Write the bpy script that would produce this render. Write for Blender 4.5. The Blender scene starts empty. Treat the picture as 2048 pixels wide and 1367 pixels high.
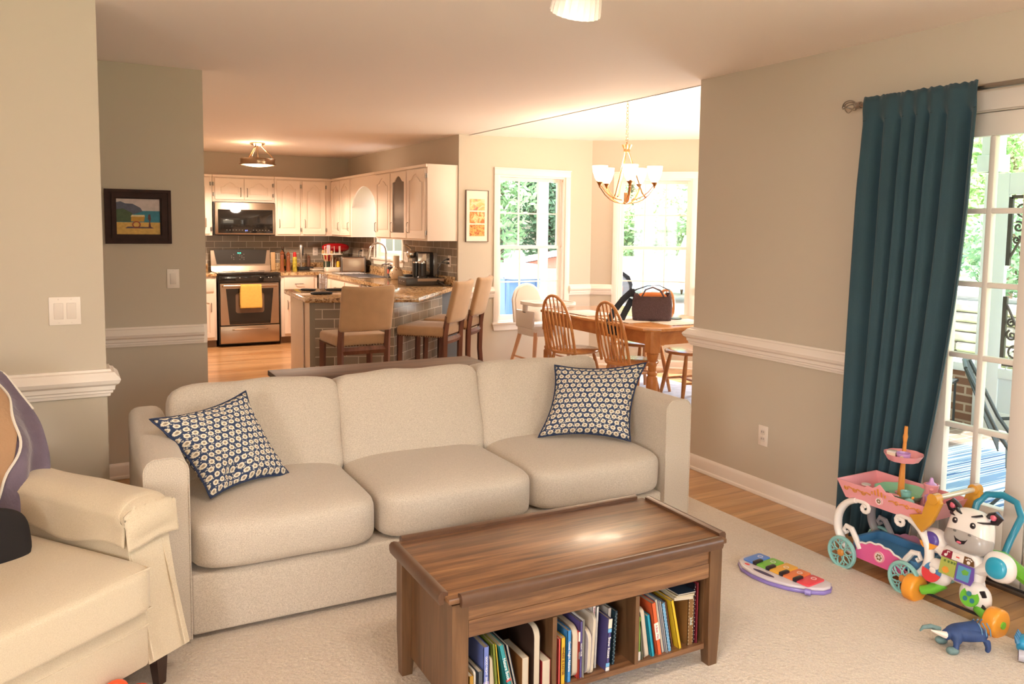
import bpy, bmesh, math, random
from math import pi, sin, cos, radians as R
from mathutils import Vector, Matrix, noise
random.seed(7)
S = bpy.context.scene
COL = S.collection

# ---------------------------------------------------------------- camera
cam_d = bpy.data.cameras.new('camera')
cam = bpy.data.objects.new('camera', cam_d)
COL.objects.link(cam)
def _rx(a): return Matrix(((1,0,0),(0,cos(a),-sin(a)),(0,sin(a),cos(a))))
def _ry(a): return Matrix(((cos(a),0,sin(a)),(0,1,0),(-sin(a),0,cos(a))))
def _rz(a): return Matrix(((cos(a),-sin(a),0),(sin(a),cos(a),0),(0,0,1)))
W2C = _rz(0.01172) @ _rx(0.08315) @ _ry(-0.50388) @ Matrix(((1,0,0),(0,0,-1),(0,1,0)))
r0, r1, r2 = W2C.row
cam.matrix_world = Matrix(((r0[0],-r1[0],-r2[0],0),(r0[1],-r1[1],-r2[1],0),(r0[2],-r1[2],-r2[2],1.52),(0,0,0,1)))
cam_d.sensor_width = 36; cam_d.lens = 1623.6/2048*36
cam_d.shift_x = 0.0; cam_d.shift_y = -(683.5-589.75)/2048
cam_d.clip_start = .05; cam_d.clip_end = 200
S.camera = cam

# ---------------------------------------------------------------- light
S.view_settings.view_transform = 'Standard'
S.view_settings.look = 'None'
S.view_settings.exposure = 0.5
S.view_settings.gamma = 1
S.view_settings.use_curve_mapping = False
S.cycles.max_bounces = 10; S.cycles.diffuse_bounces = 6; S.cycles.transparent_max_bounces = 16
S.cycles.sample_clamp_indirect = 6
S.cycles.use_denoising = True

wd = bpy.data.worlds.new('sky'); S.world = wd; wd.use_nodes = True
nt = wd.node_tree; bg = nt.nodes['Background']
sky = nt.nodes.new('ShaderNodeTexSky'); sky.sky_type = 'NISHITA'
sky.sun_disc = False; sky.sun_elevation = R(52); sky.sun_rotation = R(200); sky.dust_density = 3.0; sky.air_density = 1.4
nt.links.new(sky.outputs[0], bg.inputs[0]); bg.inputs[1].default_value = 0.75
SUN = bpy.data.lights.new('sun', 'SUN'); SUN.energy = 7.0; SUN.angle = R(3); SUN.color = (1,.95,.86)
so = bpy.data.objects.new('sun', SUN); COL.objects.link(so); so.location = (12, 14, 12)
so.rotation_euler = Vector((-.30,-.42,-1)).to_track_quat('-Z','Y').to_euler()

def area(name, loc, rot, sx, sy, e, col):
    l = bpy.data.lights.new(name, 'AREA'); l.shape = 'RECTANGLE'; l.size = sx; l.size_y = sy; l.energy = e; l.color = col
    o = bpy.data.objects.new(name, l); COL.objects.link(o); o.location = loc; o.rotation_euler = rot; return o
# area lamps added as fill light, set outside windows that are out of view
area('fill_lamp_rear', (.9,-2.96,1.45), (R(90),0,0), 2.2, 1.5, 9, (.97,.98,1))
area('fill_lamp_right', (3.64,-.5,1.45), (R(90),0,R(90)), 2.0, 1.4, 28, (.95,.98,1))  # added fill from the right, behind an invented window
area('fill_lamp_left', (-3.16,-1.65,1.45), (R(90),0,R(-90)), 1.7, 1.5, 110, (.97,.98,1))
area('fill_lamp_dining', (6.44,5.7,1.3), (R(90),0,R(90)), 1.0, 1.5, 60, (1,.95,.90))  # added lamp that brightens the dining bay from out of view
def point(name, loc, e, col, rad=.05):
    l = bpy.data.lights.new(name, 'POINT'); l.energy = e; l.color = col; l.shadow_soft_size = rad
    o = bpy.data.objects.new(name, l); COL.objects.link(o); o.location = loc; return o

# ---------------------------------------------------------------- helpers
def lin(h):
    if isinstance(h, (tuple, list)): return tuple(h)[:3]
    h = h.lstrip('#'); v = [int(h[i:i+2],16)/255 for i in (0,2,4)]
    return tuple(x/12.92 if x <= .04045 else ((x+.055)/1.055)**2.4 for x in v)
MATS = {}
def mat(name, col, rough=.5, metal=0, bump=0, bscale=60, var=0, vscale=8, spec=.5, trans=0, emit=None, estr=0, alpha=1, stretch=(1,1,1), sheen=0, coat=0, coords='Object'):
    """principled material; var mixes a darker and lighter tone with noise, bump adds fine relief"""
    if name in MATS: return MATS[name]
    m = bpy.data.materials.new(name); m.use_nodes = True; MATS[name] = m
    n = m.node_tree.nodes; L = m.node_tree.links; b = n['Principled BSDF']
    c = lin(col); b.inputs['Base Color'].default_value = (*c,1)
    b.inputs['Roughness'].default_value = rough; b.inputs['Metallic'].default_value = metal
    b.inputs['Specular IOR Level'].default_value = spec; b.inputs['Transmission Weight'].default_value = trans
    b.inputs['Alpha'].default_value = alpha
    if sheen: b.inputs['Sheen Weight'].default_value = sheen
    if coat: b.inputs['Coat Weight'].default_value = coat; b.inputs['Coat Roughness'].default_value = .12
    if emit: b.inputs['Emission Color'].default_value = (*lin(emit),1); b.inputs['Emission Strength'].default_value = estr
    if var or bump:
        tc = n.new('ShaderNodeTexCoord'); mp = n.new('ShaderNodeMapping'); mp.inputs['Scale'].default_value = stretch
        L.new(tc.outputs[coords], mp.inputs[0])
    if var:
        t = n.new('ShaderNodeTexNoise'); t.inputs['Scale'].default_value = vscale; t.inputs['Detail'].default_value = 5
        L.new(mp.outputs[0], t.inputs[0]); r = n.new('ShaderNodeValToRGB'); L.new(t.outputs[0], r.inputs[0])
        r.color_ramp.elements[0].position = .3; r.color_ramp.elements[1].position = .7
        r.color_ramp.elements[0].color = (*[x*(1-var) for x in c],1); r.color_ramp.elements[1].color = (*[min(1,x*(1+var)) for x in c],1)
        L.new(r.outputs[0], b.inputs['Base Color'])
    if bump:
        t = n.new('ShaderNodeTexNoise'); t.inputs['Scale'].default_value = bscale; t.inputs['Detail'].default_value = 3
        L.new(mp.outputs[0], t.inputs[0]); bu = n.new('ShaderNodeBump'); bu.inputs['Strength'].default_value = bump; bu.inputs['Distance'].default_value = .01
        L.new(t.outputs[0], bu.inputs['Height']); L.new(bu.outputs[0], b.inputs['Normal'])
    return m
def _ramp(n, els):
    r = n.new('ShaderNodeValToRGB'); e = r.color_ramp
    while len(e.elements) < len(els): e.elements.new(.5)
    for el, (p, c) in zip(e.elements, els): el.position = p; el.color = (*lin(c),1)
    return r
def wood(name, tones, rough=.4, scale=(1,14,14), ns=1.6, bump=.05, coat=0):
    """streaky grain running along local X unless scale says otherwise"""
    if name in MATS: return MATS[name]
    m = bpy.data.materials.new(name); m.use_nodes = True; MATS[name] = m
    n = m.node_tree.nodes; L = m.node_tree.links; b = n['Principled BSDF']
    tc = n.new('ShaderNodeTexCoord'); mp = n.new('ShaderNodeMapping'); mp.inputs['Scale'].default_value = scale
    t = n.new('ShaderNodeTexNoise'); t.inputs['Scale'].default_value = ns; t.inputs['Detail'].default_value = 8; t.inputs['Roughness'].default_value = .62; t.inputs['Distortion'].default_value = .6
    L.new(tc.outputs['Object'], mp.inputs[0]); L.new(mp.outputs[0], t.inputs[0])
    k = len(tones); r = _ramp(n, [(.3+.4*i/(k-1), c) for i, c in enumerate(tones)])
    L.new(t.outputs[0], r.inputs[0]); L.new(r.outputs[0], b.inputs['Base Color']); b.inputs['Roughness'].default_value = rough
    if coat: b.inputs['Coat Weight'].default_value = coat; b.inputs['Coat Roughness'].default_value = .15
    if bump:
        bu = n.new('ShaderNodeBump'); bu.inputs['Strength'].default_value = bump; bu.inputs['Distance'].default_value = .004
        L.new(t.outputs[0], bu.inputs['Height']); L.new(bu.outputs[0], b.inputs['Normal'])
    return m
def bricky(name, c1, c2, mortar, w, h, ms=.02, off=.5, rot=(0,0,0), rough=.5, bump=.3, varscale=3, loc=(0,0,0), grain=None, coat=0):
    """brick texture in metres: w, h = unit size"""
    if name in MATS: return MATS[name]
    m = bpy.data.materials.new(name); m.use_nodes = True; MATS[name] = m
    n = m.node_tree.nodes; L = m.node_tree.links; b = n['Principled BSDF']
    tc = n.new('ShaderNodeTexCoord'); mp = n.new('ShaderNodeMapping'); mp.inputs['Rotation'].default_value = rot; mp.inputs['Location'].default_value = loc
    t = n.new('ShaderNodeTexBrick'); t.inputs['Scale'].default_value = 1; t.inputs['Brick Width'].default_value = w; t.inputs['Row Height'].default_value = h
    t.inputs['Mortar Size'].default_value = ms; t.offset = off; t.inputs['Mortar Smooth'].default_value = .2; t.inputs['Bias'].default_value = 0
    t.inputs['Color1'].default_value = (*lin(c1),1); t.inputs['Color2'].default_value = (*lin(c2),1); t.inputs['Mortar'].default_value = (*lin(mortar),1)
    L.new(tc.outputs['Object'], mp.inputs[0]); L.new(mp.outputs[0], t.inputs[0])
    out = t.outputs[0]
    if grain:
        g = n.new('ShaderNodeTexNoise'); g.inputs['Scale'].default_value = 2.2; g.inputs['Detail'].default_value = 7; g.inputs['Distortion'].default_value = .5
        m2 = n.new('ShaderNodeMapping'); m2.inputs['Scale'].default_value = grain; L.new(mp.outputs[0], m2.inputs[0]); L.new(m2.outputs[0], g.inputs[0])
        rr = _ramp(n, [(.3,(.62,.62,.62)),(.7,(1.0,1.0,1.0))]); L.new(g.outputs[0], rr.inputs[0])
        mx = n.new('ShaderNodeMix'); mx.data_type = 'RGBA'; mx.blend_type = 'MULTIPLY'; mx.inputs[0].default_value = 1
        L.new(out, mx.inputs[6]); L.new(rr.outputs[0], mx.inputs[7]); out = mx.outputs[2]
    L.new(out, b.inputs['Base Color']); b.inputs['Roughness'].default_value = rough
    if coat: b.inputs['Coat Weight'].default_value = coat; b.inputs['Coat Roughness'].default_value = .2
    bu = n.new('ShaderNodeBump'); bu.inputs['Strength'].default_value = bump; bu.inputs['Distance'].default_value = .003; bu.invert = True
    L.new(t.outputs['Fac'], bu.inputs['Height']); L.new(bu.outputs[0], b.inputs['Normal'])
    return m
def granite(name):
    m = bpy.data.materials.new(name); m.use_nodes = True; MATS[name] = m
    n = m.node_tree.nodes; L = m.node_tree.links; b = n['Principled BSDF']
    tc = n.new('ShaderNodeTexCoord')
    a = n.new('ShaderNodeTexNoise'); a.inputs['Scale'].default_value = 5; a.inputs['Detail'].default_value = 3
    v = n.new('ShaderNodeTexNoise'); v.inputs['Scale'].default_value = 38; v.inputs['Detail'].default_value = 6; v.inputs['Roughness'].default_value = .7
    L.new(tc.outputs['Object'], a.inputs[0]); L.new(tc.outputs['Object'], v.inputs[0])
    r = _ramp(n, [(.30,'#3b2c22'),(.42,'#8a6a4c'),(.5,'#c9ab82'),(.62,'#e2cfae'),(.78,'#b58d5c')]); L.new(v.outputs[0], r.inputs[0])
    r2 = _ramp(n, [(.35,'#cdb08a'),(.65,'#f2e6d2')]); L.new(a.outputs[0], r2.inputs[0])
    mx = n.new('ShaderNodeMix'); mx.data_type = 'RGBA'; mx.blend_type = 'MULTIPLY'; mx.inputs[0].default_value = .6
    L.new(r.outputs[0], mx.inputs[6]); L.new(r2.outputs[0], mx.inputs[7]); L.new(mx.outputs[2], b.inputs['Base Color'])
    b.inputs['Roughness'].default_value = .12
    return m
def glassmat(name='window_glass', tint=(1,1,1), gl=.03):
    if name in MATS: return MATS[name]
    m = bpy.data.materials.new(name); m.use_nodes = True; MATS[name] = m
    n = m.node_tree.nodes; L = m.node_tree.links; n.clear()
    o = n.new('ShaderNodeOutputMaterial'); t = n.new('ShaderNodeBsdfTransparent'); t.inputs[0].default_value = (*tint,1)
    g = n.new('ShaderNodeBsdfGlossy'); g.inputs['Roughness'].default_value = .03; x = n.new('ShaderNodeMixShader'); x.inputs[0].default_value = gl
    L.new(t.outputs[0], x.inputs[1]); L.new(g.outputs[0], x.inputs[2]); L.new(x.outputs[0], o.inputs[0]); return m

def frame_to(p0, p1):
    """matrix taking +Z to the direction p0->p1, origin at p0"""
    d = (Vector(p1)-Vector(p0)); q = Vector((0,0,1)).rotation_difference(d.normalized())
    return Matrix.Translation(p0) @ q.to_matrix().to_4x4()
class MB:
    def __init__(s): s.bm = bmesh.new(); s.mi = 0
    def add(s, vs, fs, M=None):
        bv = [s.bm.verts.new(M @ Vector(v) if M else v) for v in vs]
        for f in fs:
            try: s.bm.faces.new([bv[i] for i in f]).material_index = s.mi
            except ValueError: pass
        return s
    def merge(s, other, M=None):
        idx = {}
        for v in other.verts: idx[v] = s.bm.verts.new(M @ v.co if M else v.co)
        for f in other.faces:
            try: s.bm.faces.new([idx[v] for v in f.verts]).material_index = s.mi
            except ValueError: pass
        other.free(); return s
    def box(s, x0, y0, z0, x1, y1, z1, b=0, seg=2, M=None):
        t = bmesh.new(); bmesh.ops.create_cube(t, size=1)
        for v in t.verts: v.co = Vector(((x0+x1)/2+v.co.x*(x1-x0), (y0+y1)/2+v.co.y*(y1-y0), (z0+z1)/2+v.co.z*(z1-z0)))
        if b: bmesh.ops.bevel(t, geom=t.edges[:], offset=b, segments=seg, affect='EDGES', profile=.5)
        return s.merge(t, M)
    def cyl(s, p0, p1, r0, r1=None, n=20):
        r1 = r0 if r1 is None else r1; M = frame_to(p0, p1); h = (Vector(p1)-Vector(p0)).length
        vs = [(r0*cos(2*pi*i/n), r0*sin(2*pi*i/n), 0) for i in range(n)]+[(r1*cos(2*pi*i/n), r1*sin(2*pi*i/n), h) for i in range(n)]
        fs = [(i,(i+1)%n,n+(i+1)%n,n+i) for i in range(n)]+[tuple(range(n))[::-1], tuple(range(n,2*n))]
        return s.add(vs, fs, M)
    def lathe(s, prof, n=28, M=None, c=(0,0,0), fn=None):
        vs = []; fs = []; k = len(prof)
        for i in range(n):
            a = 2*pi*i/n
            for r, z in prof:
                rr = r*(fn(a, z) if fn else 1); vs.append((c[0]+rr*cos(a), c[1]+rr*sin(a), c[2]+z))
        for i in range(n):
            j = (i+1)%n
            for q in range(k-1): fs.append((i*k+q, j*k+q, j*k+q+1, i*k+q+1))
        t = bmesh.new(); bv = [t.verts.new(v) for v in vs]
        for f in fs: t.faces.new([bv[i] for i in f])
        bmesh.ops.remove_doubles(t, verts=t.verts, dist=1e-6); bmesh.ops.holes_fill(t, edges=[e for e in t.edges if e.is_boundary], sides=0) if prof[0][0] > 1e-5 and prof[-1][0] > 1e-5 and fn is None and prof[0] != prof[-1] else None
        return s.merge(t, M)
    def tube(s, pts, r, n=10, closed=False, M=None, flat=1.0, up=None):
        P = [Vector(p) for p in pts]; N = len(P); vs = []; fs = []
        rr = r if isinstance(r, (list, tuple)) else [r]*N
        last = None
        for i, p in enumerate(P):
            a = P[(i-1) % N] if closed or i else P[i]; b = P[(i+1) % N] if closed or i < N-1 else P[i]
            d = (b-a).normalized()
            if up is not None: u = Vector(up) - d*Vector(up).dot(d)
            elif last is None:
                u = Vector((0,0,1)) if abs(d.z) < .9 else Vector((1,0,0)); u = u-d*u.dot(d)
            else: u = last-d*last.dot(d)
            u.normalize(); last = u; w = d.cross(u)
            for q in range(n):
                t = 2*pi*q/n; vs.append(p+u*cos(t)*rr[i]*flat+w*sin(t)*rr[i])
        for i in range(N if closed else N-1):
            j = (i+1) % N
            for q in range(n): fs.append((i*n+q, i*n+(q+1)%n, j*n+(q+1)%n, j*n+q))
        if not closed: fs += [tuple(range(n))[::-1], tuple((N-1)*n+q for q in range(n))]
        return s.add(vs, fs, M)
    def prism(s, poly, z0, z1, M=None, b=0, seg=2):
        t = bmesh.new(); n = len(poly)
        a = [t.verts.new((x,y,z0)) for x, y in poly]; c = [t.verts.new((x,y,z1)) for x, y in poly]
        t.faces.new(a[::-1]); t.faces.new(c)
        for i in range(n): t.faces.new((a[i],a[(i+1)%n],c[(i+1)%n],c[i]))
        bmesh.ops.recalc_face_normals(t, faces=t.faces)
        if b: bmesh.ops.bevel(t, geom=[e for e in t.edges if abs(e.verts[0].co.z-e.verts[1].co.z) < 1e-6], offset=b, segments=seg, affect='EDGES', profile=.5)
        return s.merge(t, M)
    def ring(s, outer, inner, z0, z1, M=None):
        """flat frame between two outlines with the same vertex count"""
        n = len(outer)
        vs = [(x,y,z) for z in (z0,z1) for P in (outer,inner) for x, y in P]; fs = []
        for i in range(n):
            j = (i+1)%n
            fs += [(i,j,n+j,n+i),(2*n+i,3*n+i,3*n+j,2*n+j),(i,2*n+i,2*n+j,j),(n+i,n+j,3*n+j,3*n+i)]
        return s.add(vs, fs, M)
    def sell(s, c, a, p=(4,4,4), n=10, M=None, fn=None):
        """soft rounded box: half sizes a, power p (2 = ellipsoid, 8 = boxy)"""
        t = bmesh.new(); bmesh.ops.create_cube(t, size=2)
        bmesh.ops.subdivide_edges(t, edges=t.edges[:], cuts=n, use_grid_fill=True)
        pw = p if isinstance(p, (int,float)) else p[0]
        for v in t.verts:
            q = v.co; k = (abs(q.x)**pw+abs(q.y)**pw+abs(q.z)**pw)**(-1/pw); u = q*k
            w = Vector((u.x*a[0], u.y*a[1], u.z*a[2]))
            if fn: w = fn(u, w)
            v.co = Vector(c)+w
        return s.merge(t, M)
    def grid(s, nu, nv, f, closed_u=False, M=None):
        vs = [f(i/(nu-(0 if closed_u else 1)), j/(nv-1)) for i in range(nu) for j in range(nv)]; fs = []
        for i in range(nu if closed_u else nu-1):
            k = (i+1) % nu
            for j in range(nv-1): fs.append((i*nv+j, k*nv+j, k*nv+j+1, i*nv+j+1))
        return s.add(vs, fs, M)
    def build(s, name, m, parent=None, smooth=40, M=None, solid=0, sub=0, recalc=True):
        bm = s.bm
        if recalc: bmesh.ops.recalc_face_normals(bm, faces=bm.faces)
        if smooth:
            for f in bm.faces: f.smooth = True
            for e in bm.edges:
                if len(e.link_faces) == 2 and e.calc_face_angle(0) > R(smooth): e.smooth = False
        me = bpy.data.meshes.new(name); bm.to_mesh(me); bm.free()
        for q in (m if isinstance(m, (list,tuple)) else [m]): me.materials.append(q)
        o = bpy.data.objects.new(name, me); COL.objects.link(o)
        if parent: o.parent = parent
        if M is not None: o.matrix_local = M
        if solid:
            md = o.modifiers.new('thickness','SOLIDIFY'); md.thickness = solid; md.offset = 0
        if sub:
            md = o.modifiers.new('smooth','SUBSURF'); md.levels = sub; md.render_levels = sub
        return o
def tag(o, label=None, cat=None, group=None, kind=None):
    if label: o['label'] = label
    if cat: o['category'] = cat
    if group: o['group'] = group
    if kind: o['kind'] = kind
    return o
def thing(name, label, cat, loc=(0,0,0), rz=0, group=None):
    o = bpy.data.objects.new(name, None); COL.objects.link(o); o.location = loc; o.rotation_euler = (0,0,rz)
    o.empty_display_size = .1
    return tag(o, label, cat, group)
def struct(name, mb, m, **k):
    o = mb.build(name, m, **k); o['kind'] = 'structure'; return o
def copy_tree(o, parent=None):
    c = o.copy(); COL.objects.link(c)
    if parent is not None: c.parent = parent
    for ch in list(o.children): copy_tree(ch, c)
    return c
def T(x, y, z, rx=0, ry=0, rz=0, s=1): 
    return Matrix.Translation((x,y,z)) @ Matrix.Rotation(rz,4,'Z') @ Matrix.Rotation(ry,4,'Y') @ Matrix.Rotation(rx,4,'X') @ Matrix.Scale(s,4)
def text(body, name, m, parent, M, size, depth=.0006, align='CENTER', sx=1):
    cu = bpy.data.curves.new(name,'FONT'); cu.body = body; cu.size = size; cu.align_x = align; cu.align_y = 'CENTER'; cu.extrude = depth; cu.resolution_u = 3
    t = bpy.data.objects.new(name, cu); COL.objects.link(t)
    dg = bpy.context.evaluated_depsgraph_get(); dg.update()
    me = bpy.data.meshes.new_from_object(t.evaluated_get(dg)); bpy.data.objects.remove(t)
    me.materials.clear(); me.materials.append(m)
    o = bpy.data.objects.new(name, me); COL.objects.link(o)
    if parent: o.parent = parent
    o.matrix_local = M @ Matrix.Diagonal((sx,1,1,1)); return o
def circ(r, n=20, cx=0, cy=0, a0=0): return [(cx+r*cos(a0+2*pi*i/n), cy+r*sin(a0+2*pi*i/n)) for i in range(n)]
def rrect(x0, y0, x1, y1, r, n=5):
    P = []
    for cx, cy, a in ((x1-r,y1-r,0),(x0+r,y1-r,90),(x0+r,y0+r,180),(x1-r,y0+r,270)):
        for i in range(n+1): t = R(a+90*i/n); P.append((cx+r*cos(t), cy+r*sin(t)))
    return P
XZ = Matrix(((1,0,0,0),(0,0,-1,0),(0,1,0,0),(0,0,0,1)))      # local xy -> world xz, extrusion towards -y
YZ = Matrix(((0,0,1,0),(1,0,0,0),(0,1,0,0),(0,0,0,1)))       # local xy -> world yz, extrusion towards +x
# ================================================================ materials of the shell
WALL = mat('wall_paint', '#c7bbaa', .75, bump=.03, bscale=180, spec=.25)
WALLG = WALL
CEIL = mat('ceiling_paint', '#f2e8e1', .8, bump=.03, bscale=120, spec=.2)
TRIM = mat('trim_white', '#efe4da', .38, spec=.4)
FLOOR = bricky('oak_boards', '#dcae7c', '#c48f5c', '#936841', 1.15, .083, .0014, .37, rough=.3, bump=.08, grain=(.8,9,1), coat=.25)
GLASS = glassmat()
TILE = bricky('glass_subway_tile', '#9d9080', '#887c6e', '#d0c5b5', .20, .081, .004, .5, rot=(R(90),0,0), rough=.16, bump=.35)

def wall(name, axis, c0, c1, u0, u1, holes=(), z1=2.44, m=None, z0=0.0):
    """box wall; axis 'x' runs along x between u0,u1 with faces y=c0,c1"""
    mb = MB(); us = sorted({u0,u1,*[h[0] for h in holes],*[h[1] for h in holes]})
    for a, b in zip(us, us[1:]):
        zs = [(z0, z1)]
        for h in holes:
            if h[0] <= a+1e-6 and h[1] >= b-1e-6:
                nz = []
                for p, q in zs:
                    if h[2] > p: nz.append((p, h[2]))
                    if h[3] < q: nz.append((h[3], q))
                zs = nz
        for p, q in zs:
            mb.box(a,c0,p,b,c1,q) if axis == 'x' else mb.box(c0,a,p,c1,b,q)
    return struct(name, mb, m or WALL, smooth=0)
XR = 3.478; XD = 3.615
KX = 3.487; KY = 11.08; DY = 7.46
wall('wall_right','y', XR, XD, -2.8, 3.92, [(1.37,2.36,0,2.04),(-1.5,.5,.7,2.1)])
wall('wall_rear','x', -2.92, -2.8, -3.12, XD, [(-.2,2.0,.7,2.2)])
wall('wall_left','y', -3.12, -3.0, -2.8, 5.27, [(-2.5,-.8,.7,2.2)])
wall('wall_front_left','x', 3.80, 3.92, -3.0, .14)
wall('wall_hallway','x', 5.27, 5.39, -3.12, .757)
wall('wall_kitchen_left','y', .58, .70, 5.39, KY)
wall('wall_kitchen_back','x', KY, KY+.12, .58, KX+.13)
wall('wall_kitchen_right','y', KX, KX+.13, DY+.12, KY, [(9.0,9.93,1.12,2.02)])
W1 = (3.945,4.755,.53,2.06)
wall('wall_dining_left','x', DY, DY+.12, KX, 5.1, [W1], z1=2.62)
A = R(-42); BAY = T(5.1,DY,0,rz=A)
o = wall('wall_dining_bay','x', 0, .12, 0, 1.55, [(.30,1.08,.53,2.06)], z1=2.62); o.matrix_world = BAY
BX, BY = 5.1+1.55*cos(A), DY+1.55*sin(A)
wall('wall_dining_right','y', BX, BX+.12, 4.85, BY, [(5.2,6.2,.53,2.06)], z1=2.62)
o = wall('wall_dining_near','x', -.12, 0, 0, 2.86, z1=2.62); o.matrix_world = T(XD,3.80,0,rz=math.atan2(1.10,BX-XD))
# floor, ceilings
mb = MB(); mb.box(-3.12,-2.92,-.12,XD,KY+.12,0); struct('floor', mb, FLOOR, smooth=0)
mb = MB(); mb.prism([(XD,3.72),(BX+.12,4.86),(BX+.12,BY),(5.1,DY+.12),(XD,DY+.12)], -.12, 0); struct('floor_dining', mb, FLOOR, smooth=0)
mb = MB(); mb.box(-3.12,-2.92,2.44,XD,KY+.12,2.56); struct('ceiling', mb, CEIL, smooth=0)
# shallow hipped ceiling over the dining bay
mb = MB(); base = [(XD,3.8),(BX,4.9),(BX,BY),(5.1,DY),(XD,DY)]; apex = (4.75,5.6,2.78)
vs = [(x,y,2.4405 if x < XD+.01 else 2.475) for x, y in base]; n_ = len(vs)
mb.add(vs+[apex]+[(x,y,2.9) for x, y in base], [(i,(i+1)%n_,n_) for i in range(n_)]+[(i,(i+1)%n_,n_+1+(i+1)%n_,n_+1+i) for i in range(n_)]+[tuple(n_+1+i for i in range(n_))])
struct('ceiling_dining', mb, CEIL, smooth=0)
mb = MB(); mb.box(XR,3.92,2.40,XD,DY,2.44) if False else mb.box(XD-.02,3.8,2.44,XD,DY,2.62); struct('trim_soffit', mb, CEIL, smooth=0)

RAIL = [(0,.79),(.012,.79),(.014,.802),(.022,.805),(.022,.814),(.029,.819),(.031,.836),(.045,.846),(.052,.862),(.047,.872),(.036,.882),(.03,.892),(.018,.896),(.014,.905),(0,.905)]
BASE = [(0,0),(.024,0),(.025,.006),(.022,.016),(.014,.021),(.013,.074),(.010,.084),(.005,.092),(0,.094)]
def trim(name, prof, p0, p1, side=1, m=None, e0=0, e1=0):
    """moulding from p0 to p1; its face points to the left of travel when side=1; e0/e1 mitre the ends"""
    a = Vector((*p0,0)); b = Vector((*p1,0)); d = (b-a).normalized(); nrm = Vector((-d.y,d.x,0))*side
    vs = [a+nrm*q+Vector((0,0,z))-d*q*e0 for q, z in prof]+[b+nrm*q+Vector((0,0,z))+d*q*e1 for q, z in prof]; k = len(prof)
    mb = MB(); mb.add(vs, [(i,(i+1)%k,k+(i+1)%k,k+i) for i in range(k)]+[tuple(range(k)),tuple(range(k,2*k))])
    return struct(name, mb, m or TRIM, smooth=25)
n_t = iter(range(1,60))
def rail(*a, **k): return trim('trim_%d'%next(n_t), RAIL, *a, **k)
rail((XR,2.44),(XR,3.92), 1, e1=1); rail((XR,3.92),(XD,3.92), 1, e0=1, e1=1)
rail((-3.0,3.80),(.14,3.80), -1, e1=1); rail((.14,3.80),(.14,3.92), -1, e0=1, e1=1)
rail((-3.0,5.27),(.735,5.27), -1); 
mb = MB(); mb.box(.70,5.262,.79,.757,5.27,.905); struct('trim_%d'%next(n_t), mb, TRIM)
rail((3.49,DY),(W1[0]-.06,DY), -1); rail((W1[1]+.06,DY),(5.1,DY), -1)
bp = lambda t: (5.1+t*cos(A), DY+t*sin(A))
rail(bp(0),bp(.24), -1); rail(bp(1.14),bp(1.55), -1)
rail((BX,BY),(BX,6.26), -1)
def bboard(side, *a, **k): return trim('baseboard_'+side, BASE, *a, **k)
bboard('right', (XR,2.44),(XR,3.92), 1, e1=1); bboard('right_end', (XR,3.92),(XD,3.92), 1, e0=1)
bboard('front_left', (-3.0,3.80),(.14,3.80), -1, e1=1); bboard('hallway', (-3.0,5.27),(.757,5.27), -1)
bboard('dining_left', (3.49,DY),(5.1,DY), -1); bboard('dining_bay', bp(0),bp(1.55), -1); bboard('dining_right', (BX,BY),(BX,4.9), -1)

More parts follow.
